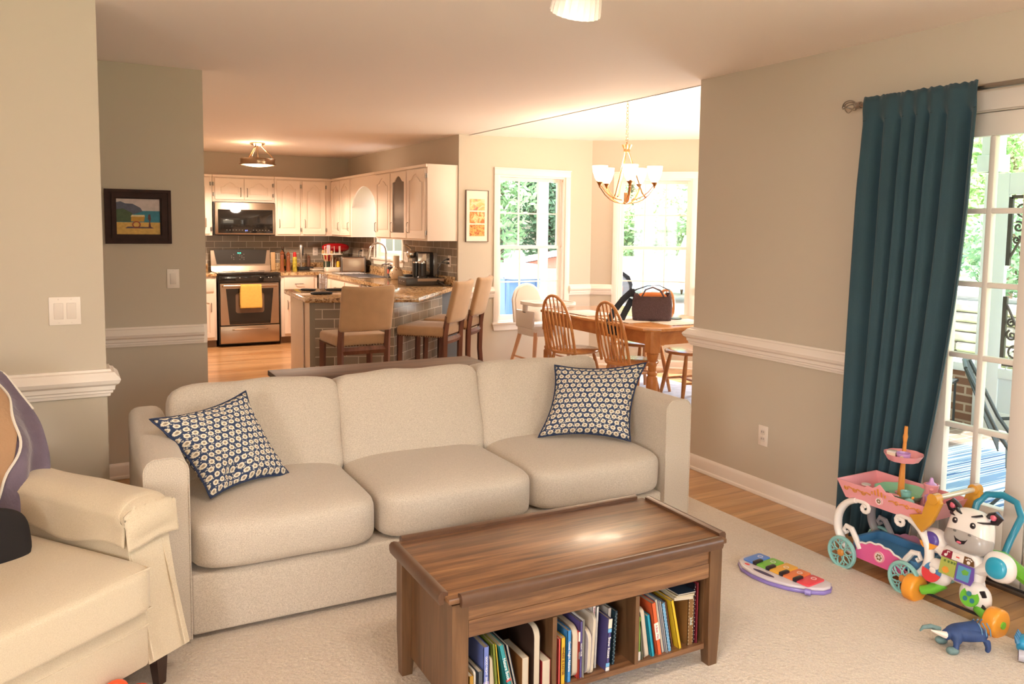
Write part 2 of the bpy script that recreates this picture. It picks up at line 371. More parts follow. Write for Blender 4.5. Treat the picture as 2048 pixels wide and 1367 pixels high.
# ---------------------------------------------------------------- double hung windows
def window(num, M, w, z0, z1, nx=3, ny=2, cord=False, sill=True, cas=.06):
    """M: local x along the wall, local y out through it, origin at the left end of the opening on the inner face"""
    h = z1-z0; mb = MB()
    mb.box(-cas,-.018,z0-.0,0,.0,z1,b=.004); mb.box(w,-.018,z0,w+cas,0,z1,b=.004); mb.box(-cas,-.018,z1,w+cas,0,z1+cas+.01,b=.004)
    mb.box(-cas-.006,-.026,z1+cas,w+cas+.006,0,z1+cas+.014,b=.004)
    t = .018; mb.box(0,0,z0,t,.12,z1); mb.box(w-t,0,z0,w,.12,z1); mb.box(t,0,z1-t,w-t,.12,z1); mb.box(t,0,z0,w-t,.12,z0+t)
    f = struct('window_%d'%num, mb, TRIM, M=M)
    if sill:
        s = MB(); s.box(-cas-.02,-.045,z0-.022,w+cas+.02,.0,z0+.002,b=.005); s.build('window_sill', TRIM, f)
        s = MB(); s.prism([(-cas+.01,z0-.085),(w+cas-.01,z0-.085),(w+cas+.006,z0-.022),(-cas-.006,z0-.022)],0,.018,M=XZ); s.build('window_apron', TRIM, f)
    zm = z0+h*.512
    for nm, y, a, b in (('lower_sash',.045,z0+t,zm+.018),('upper_sash',.078,zm-.018,z1-t)):
        s = MB(); fr = .034; x0, x1 = t, w-t; bb = .05 if nm == 'lower_sash' else .036
        s.box(x0,y,a,x0+fr,y+.03,b,b=.002); s.box(x1-fr,y,a,x1,y+.03,b,b=.002)
        s.box(x0+fr,y,a,x1-fr,y+.03,a+bb,b=.002); s.box(x0+fr,y,b-.036,x1-fr,y+.03,b,b=.002)
        gx0, gx1, ga, gb = x0+fr, x1-fr, a+bb, b-.036
        for i in range(1,nx): xx = gx0+(gx1-gx0)*i/nx; s.box(xx-.007,y+.006,ga,xx+.007,y+.024,gb)
        for i in range(1,ny): zz = ga+(gb-ga)*i/ny; s.box(gx0,y+.007,zz-.007,gx1,y+.023,zz+.007)
        so_ = s.build(nm, TRIM, f, smooth=0)
        g = MB(); g.box(gx0,y+.013,ga,gx1,y+.017,gb); g.build('pane', GLASS, so_, smooth=0)
    if cord:
        c = MB(); c.tube([(w-t-.012,.012,z1-.05),(w-t-.012,.012,zm)],.0022,6); c.tube([(w-t-.024,.012,z1-.05),(w-t-.024,.012,zm-.01)],.0022,6); c.cyl((w-t-.012,.012,z1-.03),(w-t-.012,.012,z1-.05),.006,.004,8)
        c.build('blind_cord', mat('cord','#b98e6a',.6), f)
    return f
window(1, T(W1[0],DY,0), W1[1]-W1[0], W1[2], W1[3], cord=True)
window(2, BAY @ T(.30,0,0), .78, .53, 2.06)
window(3, T(KX,9.93,0,rz=R(-90)), .93, 1.12, 2.02, 2, 1, sill=True, cas=.055)
window(4, T(BX,6.2,0,rz=R(-90)), 1.0, .53, 2.06)  # unseen window, put in so the dining fill lamp shines through
window(5, T(2.0,-2.8,0,rz=R(180)), 2.2, .7, 2.2, 6, 2)  # unseen rear window, added for the fill lamp outside it
window(7, T(XR,.5,0,rz=R(-90)), 2.0, .7, 2.1, 6, 2)  # unseen right window, added to pass the right fill lamp
window(6, T(-3.0,-2.5,0,rz=R(90)), 1.7, .7, 2.2, 4, 2)  # unseen left window, added and placed for its fill lamp

# ---------------------------------------------------------------- glazed patio doors
DOORW = mat('door_white','#ddd3ca',.35,spec=.4)
def leaf(num, y0, y1, hinge):
    mb = MB(); st0, st1 = (.08,.075); z0, z1 = .33, 1.936; x0, x1 = XR+.02, XR+.064
    mb.box(x0,y0,.012,x1,y0+.085,2.035,b=.003); mb.box(x0,y1-.085,.012,x1,y1,2.035,b=.003)
    mb.box(x0,y0+.085,.012,x1,y1-.085,z0,b=.003); mb.box(x0,y0+.085,z1,x1,y1-.085,2.035,b=.003)
    mb.box(x0-.006,y0+.12,.07,x0,y1-.12,.27,b=.003)
    a, b = y0+.085, y1-.085
    ym = (a+b)/2; mb.box(x0+.004,ym-.013,z0,x1-.004,ym+.013,z1,b=.005)
    for i in range(1,5): z = z0+(z1-z0)*i/5; mb.box(x0+.005,a,z-.012,x1-.005,b,z+.012,b=.004)
    o = struct('door_%d'%num, mb, DOORW, smooth=30)
    g = MB(); g.box(x0+.018,a,z0,x0+.023,b,z1); g.build('pane', GLASS, o, smooth=0)
    if hinge > 0: return o
    h = MB(); yh = y0+.04
    h.box(x0-.008,yh-.02,.93,x0,yh+.02,1.12,b=.004); h.tube([(x0-.008,yh,.99),(x0-.05,yh,.99),(x0-.055,yh+.09*hinge,.985)],.008,8); h.build('door_handle', mat('brushed_nickel','#a9a29a',.3,1), o)
    return o
leaf(1, 1.868, 2.325, 1); leaf(2, 1.405, 1.862, -1)
mb = MB()
mb.box(XR-.018,2.36,0,XR,2.44,2.06,b=.004); mb.box(XR-.018,1.29,0,XR,1.37,2.06,b=.004); mb.box(XR-.02,1.27,2.04,XR,2.46,2.13,b=.005)
mb.box(XR-.028,1.26,2.13,XR,2.47,2.145,b=.003)
mb.box(XR,2.328,0,XD,2.36,2.04); mb.box(XR,1.37,0,XD,1.402,2.04); mb.box(XR,1.402,2.037,XD,2.328,2.06)
struct('trim_door', mb, DOORW)
mb = MB(); mb.box(XR-.01,1.402,0,XD+.04,2.328,.011); struct('trim_threshold', mb, mat('threshold','#6d6259',.4,.6))
# kitchen backsplash tiles
mb = MB(); mb.box(.70,KY-.012,.914,KX,KY,1.372); struct('trim_backsplash_back', mb, TILE, smooth=0)
mb = MB(); a_, b_, c_, d_ = KY-.012, 9.93, 9.0, DY+.03
for q0, q1, zt in ((a_,b_,1.372),(b_,c_,1.035),(c_,d_,1.372)): mb.box(a_-q0,-.012,.914,a_-q1,0,zt)
struct('trim_backsplash_right', mb, TILE, smooth=0, M=T(KX,a_,0,rz=R(-90)))

# ================================================================ outdoors
GRASS = mat('lawn_grass','#b3cf8c',.9,var=.35,vscale=6,bump=.4,bscale=40)
mb = MB(); mb.box(-30,-25,-.6,60,60,-.42); tag(mb.build('ground', GRASS, smooth=0), kind='structure')
mb = MB(); mb.box(6.5,8.0,-.42,30,24,-.40); mb.box(3.7,7.7,-.42,6.5,24,-.40); tag(mb.build('driveway', mat('concrete','#cfcac4',.85,var=.08,vscale=3), smooth=0), kind='structure')
def leaves(rng, c, r, n, s, holes=0):
    vs = []; fs = []
    for i in range(n):
        while True:
            p = Vector((rng.uniform(-1,1),rng.uniform(-1,1),rng.uniform(-1,1)))
            if .35 < p.length < 1 and noise.noise(p*2.3+Vector(c)) > -.12: break
        p = Vector((c[0]+p.x*r[0],c[1]+p.y*r[1],c[2]+p.z*r[2]))
        u = Vector((rng.gauss(0,1),rng.gauss(0,1),rng.gauss(0,1))).normalized(); w = u.orthogonal().normalized(); q = s*rng.uniform(.6,1.3); k = len(vs)
        vs += [p-u*q, p+w*q*.45, p+u*q, p-w*q*.45]; fs.append((k,k+1,k+2,k+3))
    return vs, fs
LEAFS = [mat('leaf_dark','#6f9478',.7,var=.4,vscale=.8), mat('leaf_mid','#93bb88',.7,var=.35,vscale=.8), mat('leaf_light','#bcd69c',.7,var=.3,vscale=.8)]
BARK = mat('bark','#6d5a49',.9,var=.3,vscale=6,bump=.5,bscale=20)
def tree(x, y, h, r, k, label, seed, z=-.42, n=1500, s=.16, grp='trees outside', low=.25):
    rng = random.Random(seed); t = thing('tree', label, 'tree', (x,y,z), 0, grp)
    mb = MB(); mb.tube([(0,0,0),(.05,.02,h*.3),(-.04,.05,h*.6),(.03,0,h*.9)],[.16,.13,.09,.03],8)
    for q in range(5):
        a = rng.uniform(0,6.28); z0 = h*rng.uniform(.3,.6); mb.tube([(0,0,z0),(r*.35*cos(a),r*.35*sin(a),z0+h*.12),(r*.7*cos(a),r*.7*sin(a),z0+h*.2)],[.06,.04,.015],6)
    mb.build('trunk', BARK, t)
    mb = MB(); vs, fs = leaves(rng, (0,0,h*(low+1)/2), (r,r,h*(1-low)/2), n, s); mb.add(vs, fs)
    for q in range(4):
        a = rng.uniform(0,6.28); vs, fs = leaves(rng, (r*.5*cos(a),r*.5*sin(a),h*rng.uniform(.35,.8)), (r*.6,r*.6,h*.18), n//5, s); mb.add(vs, fs)
    mb.build('crown', LEAFS[k], t, smooth=0, recalc=False); return t
def shrub(x, y, h, r, k, label, seed, grp, z=-.42, n=700, s=.07):
    rng = random.Random(seed); t = thing('shrub', label, 'shrub', (x,y,z), 0, grp)
    mb = MB(); 
    for q in range(4): a = q*1.6; mb.tube([(0,0,0),(.3*r*cos(a),.3*r*sin(a),h*.6)],[.02,.008],5)
    mb.build('stem', BARK, t); mb = MB(); vs, fs = leaves(rng, (0,0,h*.53), (r,r,h*.47), n, s); mb.add(vs, fs); mb.build('foliage', LEAFS[k], t, smooth=0, recalc=False); return t
WHITEP = mat('white_plastic','#efeeea',.35); BLUEP = mat('bin_blue','#6c96cf',.45); DK = mat('black_plastic','#232325',.4)
CHROME = mat('chrome','#cfcac4',.12,1); STEEL = mat('stainless','#b9a592',.3,1,bump=.02,bscale=120,stretch=(1,1,40)); NICKEL = mat('brushed_nickel','#a9a29a',.3,1)
for a in [(8.3,17.0,8.5,2.0,1,'leafy mid-green tree seen through the left pane of the dining window',1),
          (10.9,20.6,11,2.2,0,'darker green tree seen in the middle of the dining window beside the column',2),
          (11.1,18.4,8.0,1.2,0,'dark tree to the right of the white porch column in the dining window',3),
          (6.0,20.5,10,2.4,1,'tall tree glimpsed through the small kitchen window over the sink',4),
          (24.0,30.5,12,3.2,1,'green tree on the bank above the white pickup truck',5),
          (19.0,25.0,11,3.2,2,'pale tree far behind the hedge in the left half of the bay window',8),
          (21.8,25.0,11,3.0,1,'mid green tree far behind the hedge in the right half of the bay window',9),
          (21.0,12.0,10,3.2,2,'pale sunlit tree beyond the porch screen door, behind the stone wall',6),
          (15.6,10.4,8.5,1.9,2,'light green tree left of the porch column, seen beside the curtain',7)]:
    tree(*a[:6], a[6], n=6500, s=.10, low=.10)
for i,(x,y,h,r,k,l) in enumerate([(14.6,19.9,2.9,1.2,1,'green hedge bush above the truck bed, left of the blue-grey post'),
          (16.0,18.6,3.0,1.2,1,'green hedge bush above the truck, right of the blue-grey post'),
          (15.3,19.3,3.3,1.25,2,'taller pale hedge bush directly behind the blue-grey post'),
          (17.4,17.4,3.0,1.2,2,'pale green hedge bush at the right edge of the bay window'),
          (17.6,21.6,4.6,1.9,2,'tall pale bush behind the hedge above the truck')]):
    shrub(x,y,h,r,k,l,20+i,'hedge beyond the driveway',n=2600,s=.10)
for i,(x,y,h,r,k,l) in enumerate([(13.2,9.3,1.5,.9,0,'dark green shrub above the stone wall, left of the porch column'),
          (13.3,7.3,1.6,1.0,1,'rounded green shrub above the stone wall, seen through the screen door'),
          (13.2,5.3,1.5,.95,1,'green shrub above the stone wall towards the right edge of the screen door')]):
    shrub(x,y,h,r,k,l,30+i,'shrubs above the stone wall',n=2600,s=.07,z=.39)
# garden wall: one structure of rough stones
rng = random.Random(4); mb = MB(); STONE = mat('garden_stone','#a69d93',.9,var=.25,vscale=5,bump=.6,bscale=14)
for row in range(6):
    y = 2.0+rng.uniform(0,.3)
    while y < 10.5:
        l = rng.uniform(.3,.75); mb.box(11.85+rng.uniform(-.05,.05),y,-.42+row*.15,12.3,y+l-.02,-.42+row*.15+.14,b=.03,seg=1); y += l
mb.box(12.1,2,-.42,14.5,10.5,.38)
tag(mb.build('garden_wall', STONE), 'low dry stone retaining wall across the lawn beyond the porch','wall')
# wheelie bin
def bin_(x, y, rz, label):
    t = thing('wheelie_bin', label, 'bin', (x,y,-.28), rz)
    mb = MB(); M0 = [( -.24,-.26),(.24,-.26),(.24,.28),(-.24,.28)]
    vs = [(a*.82,b*.82,.06) for a,b in M0]+[(a,b,1.22) for a,b in M0]; mb.add(vs,[(0,1,2,3),(4,5,6,7)]+[(i,(i+1)%4,4+(i+1)%4,4+i) for i in range(4)])
    mb.box(-.26,-.28,1.16,.26,.30,1.23,b=.01)
    for s in (-1,1): mb.box(s*.2-.02,-.285,.3,s*.2+.02,-.23,1.15,b=.008)
    mb.build('body', BLUEP, t)
    m = MB(); m.sell((0,.0,1.24),(.285,.33,.10),6,6); m.build('lid', mat('bin_lid','#e3e6ea',.4), t)
    for s in (-1,1): w = MB(); w.cyl((s*.2,.24,.12),(s*.26,.24,.12),.12); w.build('wheel', DK, t)
    h = MB(); h.tube([(-.2,.30,1.16),(-.2,.37,1.19),(.2,.37,1.19),(.2,.30,1.16)],.014,8); h.build('handle', BLUEP, t)
    return t
bin_(5.10,9.15,R(-10),'blue wheelie bin with pale lid outside the left dining window')
mb = MB(); mb.box(4.0,8.3,-.42,6.2,10.8,-.28); tag(mb.build('bin_pad', MATS['concrete'], smooth=0), kind='structure')
# small red shed behind
t = thing('garden_shed','small red-brown shed with low gable roof behind the bins','shed',(9.7,15.2,-.42),R(-30))
mb = MB(); mb.prism([(-1.1,0),(1.1,0),(1.1,1.15),(0,1.38),(-1.1,1.15)],-1,1,M=XZ); mb.build('walls', mat('shed_red','#b4705f',.8,var=.1), t, smooth=0)
mb = MB()
for s in (-1,1): mb.add([(0,-1.15,1.40),(0,1.15,1.40),(s*1.25,1.15,1.14),(s*1.25,-1.15,1.14),(0,-1.15,1.45),(0,1.15,1.45),(s*1.25,1.15,1.19),(s*1.25,-1.15,1.19)],[(0,1,2,3),(4,5,6,7),(0,1,5,4),(1,2,6,5),(2,3,7,6),(3,0,4,7)])
mb.build('roof', mat('shed_roof','#cfc8c0',.8), t, smooth=0)
mb = MB(); mb.box(-.4,-1.03,0,.4,-1.0,1.1,b=.01); mb.build('door', mat('shed_door','#c88775',.8), t)
def column(x, y, h, w, label, col, grp=None, z=-.42, base=True):
    t = thing('porch_column', label, 'column', (x,y,z), 0, grp); m = mat(col[0], col[1], .6)
    mb = MB(); mb.box(-w/2,-w/2,0,w/2,w/2,h,b=.006); mb.build('shaft', m, t)
    mb = MB(); mb.box(-w*.68,-w*.68,0,w*.68,w*.68,.14,b=.01); mb.box(-w*.62,-w*.62,h-.12,w*.62,w*.62,h,b=.01); mb.build('mouldings', m, t); return t
column(5.71,9.5,3.6,.10,'slim white carport column outside the left dining window',('col_white','#f4f4f2'))
column(7.89,10.0,3.6,.11,'blue-grey square post outside the bay window, in front of the truck',('post_blue','#8fa9bd'))
# pickup truck seen through the bay window
t = thing('pickup_truck','white pickup truck parked side-on outside the bay window','truck',(14.23,16.56,-.40),R(-40)); TW = mat('truck_white','#f3f3f3',.25,coat=.5)
mb = MB(); mb.prism([(-2.7,.45),(-2.75,.75),(-2.7,1.15),(-.2,1.18),(-.12,1.2),(.05,1.75),(.3,1.83),(1.15,1.82),(1.55,1.22),(2.55,1.08),(2.72,.9),(2.75,.5),(2.35,.42),(2.2,.7),(1.95,.86),(1.65,.86),(1.38,.7),(1.28,.4),(-1.2,.4),(-1.32,.7),(-1.55,.86),(-1.85,.86),(-2.1,.7),(-2.22,.45)],-.88,.88,M=XZ,b=.05); mb.build('body', TW, t)
mb = MB(); mb.prism([(.12,1.28),(.22,1.7),(.42,1.76),(1.1,1.75),(1.42,1.28)],-.885,.885,M=XZ); mb.build('windows', mat('tinted_glass','#4c5962',.1), t, smooth=0)
for x in (-1.7,1.8):
    for s in (-1,1):
        w = MB(); w.cyl((x,s*.66,.38),(x,s*.90,.38),.38,n=28); wo = w.build('tyre', mat('tyre','#5a5d63',.8), t)
        r = MB(); r.cyl((x,s*.88,.38),(x,s*.915,.38),.23,n=24)
        for q in range(10): a = q*2*pi/10; r.box(-.02,-.012,.05,.02,.012,.21,M=Matrix.Translation((x,s*.92,.38)) @ Matrix.Rotation(a,4,'Y'))
        r.build('wheel_rim', CHROME, wo)
mb = MB(); mb.box(-2.86,-.85,.42,-2.72,.85,.62,b=.03); mb.box(2.7,-.85,.36,2.84,.85,.56,b=.03); mb.build('bumper', CHROME, t)

# ---------------------------------------------------------------- screened porch beyond the patio doors
PW = mat('porch_white','#d5dbde',.6); DECK = bricky('porch_brick_floor','#9b8676','#8a7465','#b3a598',.2,.1,.008,rough=.8)
mb = MB(); mb.prism([(XD,-1.6),(6.9,-1.6),(6.9,6.3),(6.5,6.3),(6.5,4.75),(XD,3.5)],-.42,-.10); struct('floor_porch', mb, DECK, smooth=0)
column(6.74,4.02,2.75,.13,'white porch post rising above the corner of the screen door',('col_porch','#ccd5da'),z=2.02)
column(6.72,-.9,2.85,.15,'white porch column at the far right end of the porch',('col_porch','#ccd5da'),z=-.10)
mb = MB(); mb.box(6.66,4.03,-.1,6.80,6.3,.36); struct('wall_porch_left', mb, bricky('porch_brick','#96705a','#7f5c49','#b9a795',.21,.075,.01,rot=(0,R(90),R(90)),rough=.85), smooth=0)
mb = MB(); mb.box(6.60,4.03,.36,6.86,6.3,.43,b=.006); struct('trim_porch_ledge', mb, PW)
mb = MB(); mb.prism([(6.58,-1.6),(6.84,-1.6),(6.84,6.3),(6.58,6.3)],2.62,2.75); struct('trim_porch_beam', mb, PW, smooth=0)
mb = MB(); mb.prism([(XD,-1.7),(6.86,-1.7),(6.86,6.3),(6.5,6.3),(6.5,4.78),(XD,3.6)],2.75,2.85); struct('ceiling_porch', mb, PW, smooth=0)
# screen door with iron brackets, standing ajar
t = thing('screen_door','white wooden screen door with black iron scrollwork, beyond the patio doors','door',(6.66,4.02,-.10),R(-90))
mb = MB(); w_, h_ = .95, 2.10
mb.box(0,-.02,0,.20,.02,h_,b=.004); mb.box(w_-.13,-.02,0,w_,.02,h_,b=.004); mb.box(.2005,-.02,h_-.17,w_-.1305,.02,h_,b=.004); mb.box(.2005,-.02,.02,w_-.1305,.02,.16,b=.004); mb.box(.2005,-.02,.44,w_-.1305,.02,.52,b=.004)
mb.build('frame', PW, t)
mb = MB(); mb.box(.2005,-.006,.16,w_-.13,.006,.45); mb.build('kick_panel', mat('panel_grey','#c3ccd2',.6), t)
IR = mat('wrought_iron','#4a443f',.6,.4)
def spiral(cx, cz, r, turns, a0, sgn=1, n=22): return [(cx+r*(1-i/n*.85)*cos(a0+sgn*turns*2*pi*i/n),0,cz+r*(1-i/n*.85)*sin(a0+sgn*turns*2*pi*i/n)) for i in range(n+1)]
def bracket(z, fl, par):
    m = MB(); X0 = .22
    m.box(X0-.02,-.012,min(z,z+fl*.55),X0+.012,.012,max(z,z+fl*.55)); m.box(X0,-.012,z-.014,X0+.44,.012,z+.014)
    m.tube([(X0,0,z+fl*.5),(X0+.10,0,z+fl*.30),(X0+.24,0,z+fl*.12),(X0+.42,0,z+fl*.02)],.011,6)
    for cx, cz, r, a in ((.09,.10,.07,0),(.20,.07,.05,1),(.06,.24,.045,2),(.05,.34,.035,1),(.30,.045,.035,0)): m.tube(spiral(X0+cx,z+fl*cz,r,1.4,a,fl),.009,6)
    m.build('iron_bracket', IR, par)
bracket(1.91,-1,t); bracket(.56,1,t)
m = MB()
for a in ((.34,.60,.11,0,1),(.48,.56,.09,3,-1),(.30,.50,.07,1,1),(.55,.50,.08,2,1)): m.tube(spiral(a[0],a[1],a[2],1.3,a[3],a[4]),.006,6)
m.build('white_scroll', mat('scroll_white','#cfd6d6',.5), t)
# porch rug
m = bricky('striped_rug','#e9edf0','#8fa8c4','#5f83ad',6.0,.11,.018,0,rot=(0,0,R(90)),rough=.95,bump=.1) if False else None
def stripes(name, els, scale, axis=1):
    m = bpy.data.materials.new(name); m.use_nodes = True; n = m.node_tree.nodes; L = m.node_tree.links; b = n['Principled BSDF']
    tc = n.new('ShaderNodeTexCoord'); mp = n.new('ShaderNodeMapping'); mp.inputs['Scale'].default_value = [(scale if i == axis else .15) for i in range(3)]
    t = n.new('ShaderNodeTexNoise'); t.inputs['Scale'].default_value = 1; t.inputs['Detail'].default_value = 3
    r = _ramp(n, els); r.color_ramp.interpolation = 'CONSTANT'
    L.new(tc.outputs['Object'], mp.inputs[0]); L.new(mp.outputs[0], t.inputs[0]); L.new(t.outputs[0], r.inputs[0]); L.new(r.outputs[0], b.inputs['Base Color']); b.inputs['Roughness'].default_value = .95; return m
mb = MB(); mb.box(-1.15,-1.55,0,1.15,1.55,.012,b=.004)
o = mb.build('porch_rug', stripes('rug_stripes',[(0,'#5f7fa6'),(.38,'#e6ebee'),(.47,'#86a3c2'),(.53,'#dfe6ea'),(.6,'#4f73a3'),(.68,'#e6ebee')],14,1)); o.location = (5.13,2.11,-.10)
tag(o,'blue and white striped rug on the porch floor','rug')
# folding metal porch chair
MET = mat('dark_metal','#4d5355',.5,.6)
t = thing('porch_chair','dark metal patio chair with mesh seat on the striped porch rug','chair',(4.60,2.36,-.088),R(210)); t.scale = (.9,.9,.9)
for s in (-1,1):
    m = MB(); m.tube([(s*.24,-.30,0),(s*.24,-.02,.36),(s*.24,.22,.42)],.011,8); m.build('leg', MET, t)
    m = MB(); m.tube([(s*.26,.30,0),(s*.26,.05,.30),(s*.26,-.12,.42),(s*.25,-.26,.62),(s*.23,-.44,.98)],.012,8); m.build('leg', MET, t)
    m = MB(); m.tube([(s*.27,-.26,.60),(s*.29,-.05,.63),(s*.29,.20,.60),(s*.28,.26,.50),(s*.26,.20,.42)],.011,8); m.build('armrest', MET, t)
m = MB(); m.tube([(-.24,-.2,.42),(.24,-.2,.42),(.25,.22,.43),(-.25,.22,.43)],.012,8,closed=True)
for i in range(9): y = -.17+i*.045; m.box(-.24,y,.414,.24,y+.018,.420)
for i in range(11): x = -.22+i*.044; m.box(x,-.2,.419,x+.016,.22,.424)
m.build('seat', MET, t)
m = MB(); m.tube([(-.23,-.44,.98),(0,-.46,1.0),(.23,-.44,.98)],.012,8)
for i in range(9): x = -.2+i*.05; m.tube([(x,-.25,.5),(x,-.45,.98)],.005,5)
m.build('backrest', MET, t)
# brick planter corner + lantern + cable on the porch
t = thing('lantern','dark framed lantern with white candle against the low porch brick wall','lantern',(6.45,4.18,-.10),R(20))
m = MB()
for sx in (-1,1):
    for sy in (-1,1): m.box(sx*.09-.008,sy*.09-.008,0,sx*.09+.008,sy*.09+.008,.38)
m.box(-.11,-.11,0,.11,.11,.02); m.box(-.11,-.11,.37,.11,.11,.39); m.tube([(-.08,0,.39),(-.05,0,.46),(.05,0,.46),(.08,0,.39)],.006,6); m.build('frame', MET, t)
m = MB(); m.lathe([(0,.02),(.05,.02),(.05,.24),(0,.24)],16); m.build('candle', mat('candle','#e9e6dc',.5), t)
# ================================================================ kitchen
CAB = mat('cabinet_paint','#e9d8c9',.35,spec=.4); CABD = mat('cabinet_groove','#e3d0c0',.4)
GRAN = granite('granite_counter'); TOE = mat('toe_kick','#7a5f49',.6); BLACKG = mat('black_glass','#1d1a18',.06,spec=.7)
def arch_outline(x0, z0, x1, z1, rise, n=15):
    """cathedral top panel outline"""
    w = x1-x0; zs = z1-rise; P = [(x0,z0),(x1,z0),(x1,zs)]
    sh = w*.16; P.append((x1-sh*.4,zs+rise*.06))
    for i in range(n+1):
        t = i/n; P.append((x1-sh-(w-2*sh)*t, zs+rise*(.12+.88*sin(pi*t))))
    P += [(x0+sh*.4,zs+rise*.06),(x0,zs)]; return P
def rect_match(P, x0, z0, x1, z1):
    """outer rectangle with the same vertex count as P"""
    Q = [(x0,z0),(x1,z0),(x1,z1)]; inner = P[3:-1]; k = len(inner)
    xs = [x for x, _ in inner]; mi, ma = P[-1][0], P[2][0]
    Q += [(x1-(x1-x0)*(i+1)/(k+1), z1) for i in range(k)]+[(x0,z1)]; return Q
def door(M, par, x0, z0, x1, z1, style='arch', handle=None, hinge=None, hor=False, glass=False, name='door'):
    """door in front plane y=0 facing -y"""
    mb = MB(); st = min(.055,(x1-x0)*.2)
    ri = min(.065,(z1-z0)*.3) if style == 'arch' else 0
    if style == 'slab': mb.box(x0,-.018,z0,x1,0,z1,b=.004)
    else:
        P = arch_outline(x0+st,z0+st,x1-st,z1-st*.75,ri) if style == 'arch' else [(x0+st,z0+st),(x1-st,z0+st),(x1-st,z1-st),(x0+st,z1-st)]
        Q = rect_match(P,x0,z0,x1,z1) if style == 'arch' else [(x0,z0),(x1,z0),(x1,z1),(x0,z1)]
        mb.ring(Q,P,0,.019,M=XZ)
        if not glass:
            cx, cz = (x0+x1)/2,(z0+z1)/2; mb.prism(P,0,.010,M=XZ)
            P2 = [(cx+(x-cx)*.86,cz+(z-cz)*(.90 if z1-z0>.45 else .8)) for x, z in P]; mb.prism(P2,.010,.016,M=XZ,b=.004)
    d = mb.build(name, CAB, par, smooth=25, M=M)
    if glass:
        g = MB(); g.prism(P,.004,.008,M=XZ); g.build('glass_pane', mat('cabinet_glass','#5c5148',.25,spec=.5), d, smooth=0)
        for k in (1,2): s = MB(); zz = z0+(z1-z0)*(.1+.29*k); s.box(x0+st,-.007,zz-.006,x1-st,-.0035,zz+.006); s.build('shelf_edge', CAB, d)
    if handle is not None:
        hx, hz = handle; h = MB(); L_ = .055
        if hor: h.tube([(hx-L_,-.018,hz),(hx-L_*.8,-.045,hz),(hx+L_*.8,-.045,hz),(hx+L_,-.018,hz)],.005,8)
        else: h.tube([(hx,-.018,hz-L_),(hx,-.036,hz-L_*.8),(hx,-.036,hz+L_*.8),(hx,-.018,hz+L_)],.005,8)
        h.build('handle', NICKEL, d)
    if hinge is not None:
        for zz in (z0+.06,z1-.07):
            h = MB(); h.cyl((hinge,-.012,zz-.025),(hinge,-.012,zz+.025),.007,n=8); h.box(hinge-.012,-.003,zz-.02,hinge+.012,.0,zz+.02); h.build('hinge', NICKEL, d)
    return d
ID = Matrix.Identity(4)
def carcass(par, x0, z0, x1, z1, depth, crown=False, toe=False):
    mb = MB(); zb = z0+(.09 if toe else 0); mb.box(x0,0,zb,x1,depth,z1,b=.002)
    if crown: mb.box(x0-.0,-.018,z1-.03,x1,.0,z1,b=.005)
    mb.build('carcass', CAB, par)
    if toe: mb = MB(); mb.box(x0,.06,z0,x1,depth,zb); mb.build('toe_kick', TOE, par, smooth=0)
UP0, UP1 = 1.375, 2.135; UY = KY-.33-.002
def upper(x0, x1, label, z0=UP0):
    t = thing('wall_cabinet', label, 'cabinet', (x0,UY,0), 0, 'white wall cabinets'); carcass(t,0,z0,x1-x0,UP1,.33,crown=True); return t
t = upper(1.10,1.632,'white wall cabinet left of the microwave, cut off by the hallway wall')
door(ID,t,.03,UP0+.02,.50,UP1-.045,'arch',handle=(.455,UP0+.16),hinge=.515)
t = upper(1.636,2.396,'short double door wall cabinet above the microwave',z0=1.80)
door(ID,t,.03,1.83,.375,UP1-.045,'arch',handle=(.34,1.92),hinge=.012); door(ID,t,.385,1.83,.73,UP1-.045,'arch',handle=(.42,1.92),hinge=.748)
t = upper(2.40,3.155,'tall double door wall cabinet between the microwave and the corner')
door(ID,t,.03,UP0+.02,.325,UP1-.045,'arch',handle=(.055,UP0+.16),hinge=.34); door(ID,t,.36,UP0+.02,.66,UP1-.045,'arch',handle=(.385,UP0+.16),hinge=.675)
RZ = R(-90)   # cabinets on the right-hand wall: local x runs towards the viewer (-Y), front faces -X
def upper_r(y0, y1, label):
    t = thing('wall_cabinet', label, 'cabinet', (KX-.332,y1,0), RZ, 'white wall cabinets'); carcass(t,0,UP0,y1-y0,UP1,.33,crown=True); return t
t = upper_r(9.89,10.746,'double door wall cabinet left of the sink window, next to the corner')
door(ID,t,.03,UP0+.02,.40,UP1-.045,'arch',handle=(.365,UP0+.13)); door(ID,t,.42,UP0+.02,.82,UP1-.045,'arch',handle=(.78,UP0+.13))
t = upper_r(7.475,8.99,'long three door wall cabinet right of the sink window, its middle door glazed')
door(ID,t,.03,UP0+.02,.50,UP1-.045,'arch',handle=(.055,UP0+.13)); door(ID,t,.53,UP0+.02,.98,UP1-.045,'arch',handle=(.56,UP0+.13),glass=True,name='glazed_door'); door(ID,t,1.01,UP0+.02,1.485,UP1-.045,'arch',handle=(1.04,UP0+.13),hinge=1.5)
# arched valance over the sink window
mb = MB(); W_ = .896; pts = []
for i in range(17):
    tt = i/16; pts.append((.02+(W_-.04)*tt, 1.80+.19*(sin(pi*tt)**.75)))
mb.prism([(0,UP1)]+[(0,1.74),(.02,1.76)]+pts[1:-1]+[(W_-.02,1.76),(W_,1.74),(W_,UP1)],-.018,.0,M=XZ)
mb.box(0,-.018,UP1-.03,W_,0,UP1,b=.004)
o = mb.build('valance', CAB, smooth=20); o.location = (KX-.332,9.888,0); o.rotation_euler = (0,0,RZ); tag(o,'white arched wooden valance joining the cabinets over the sink window','valance')

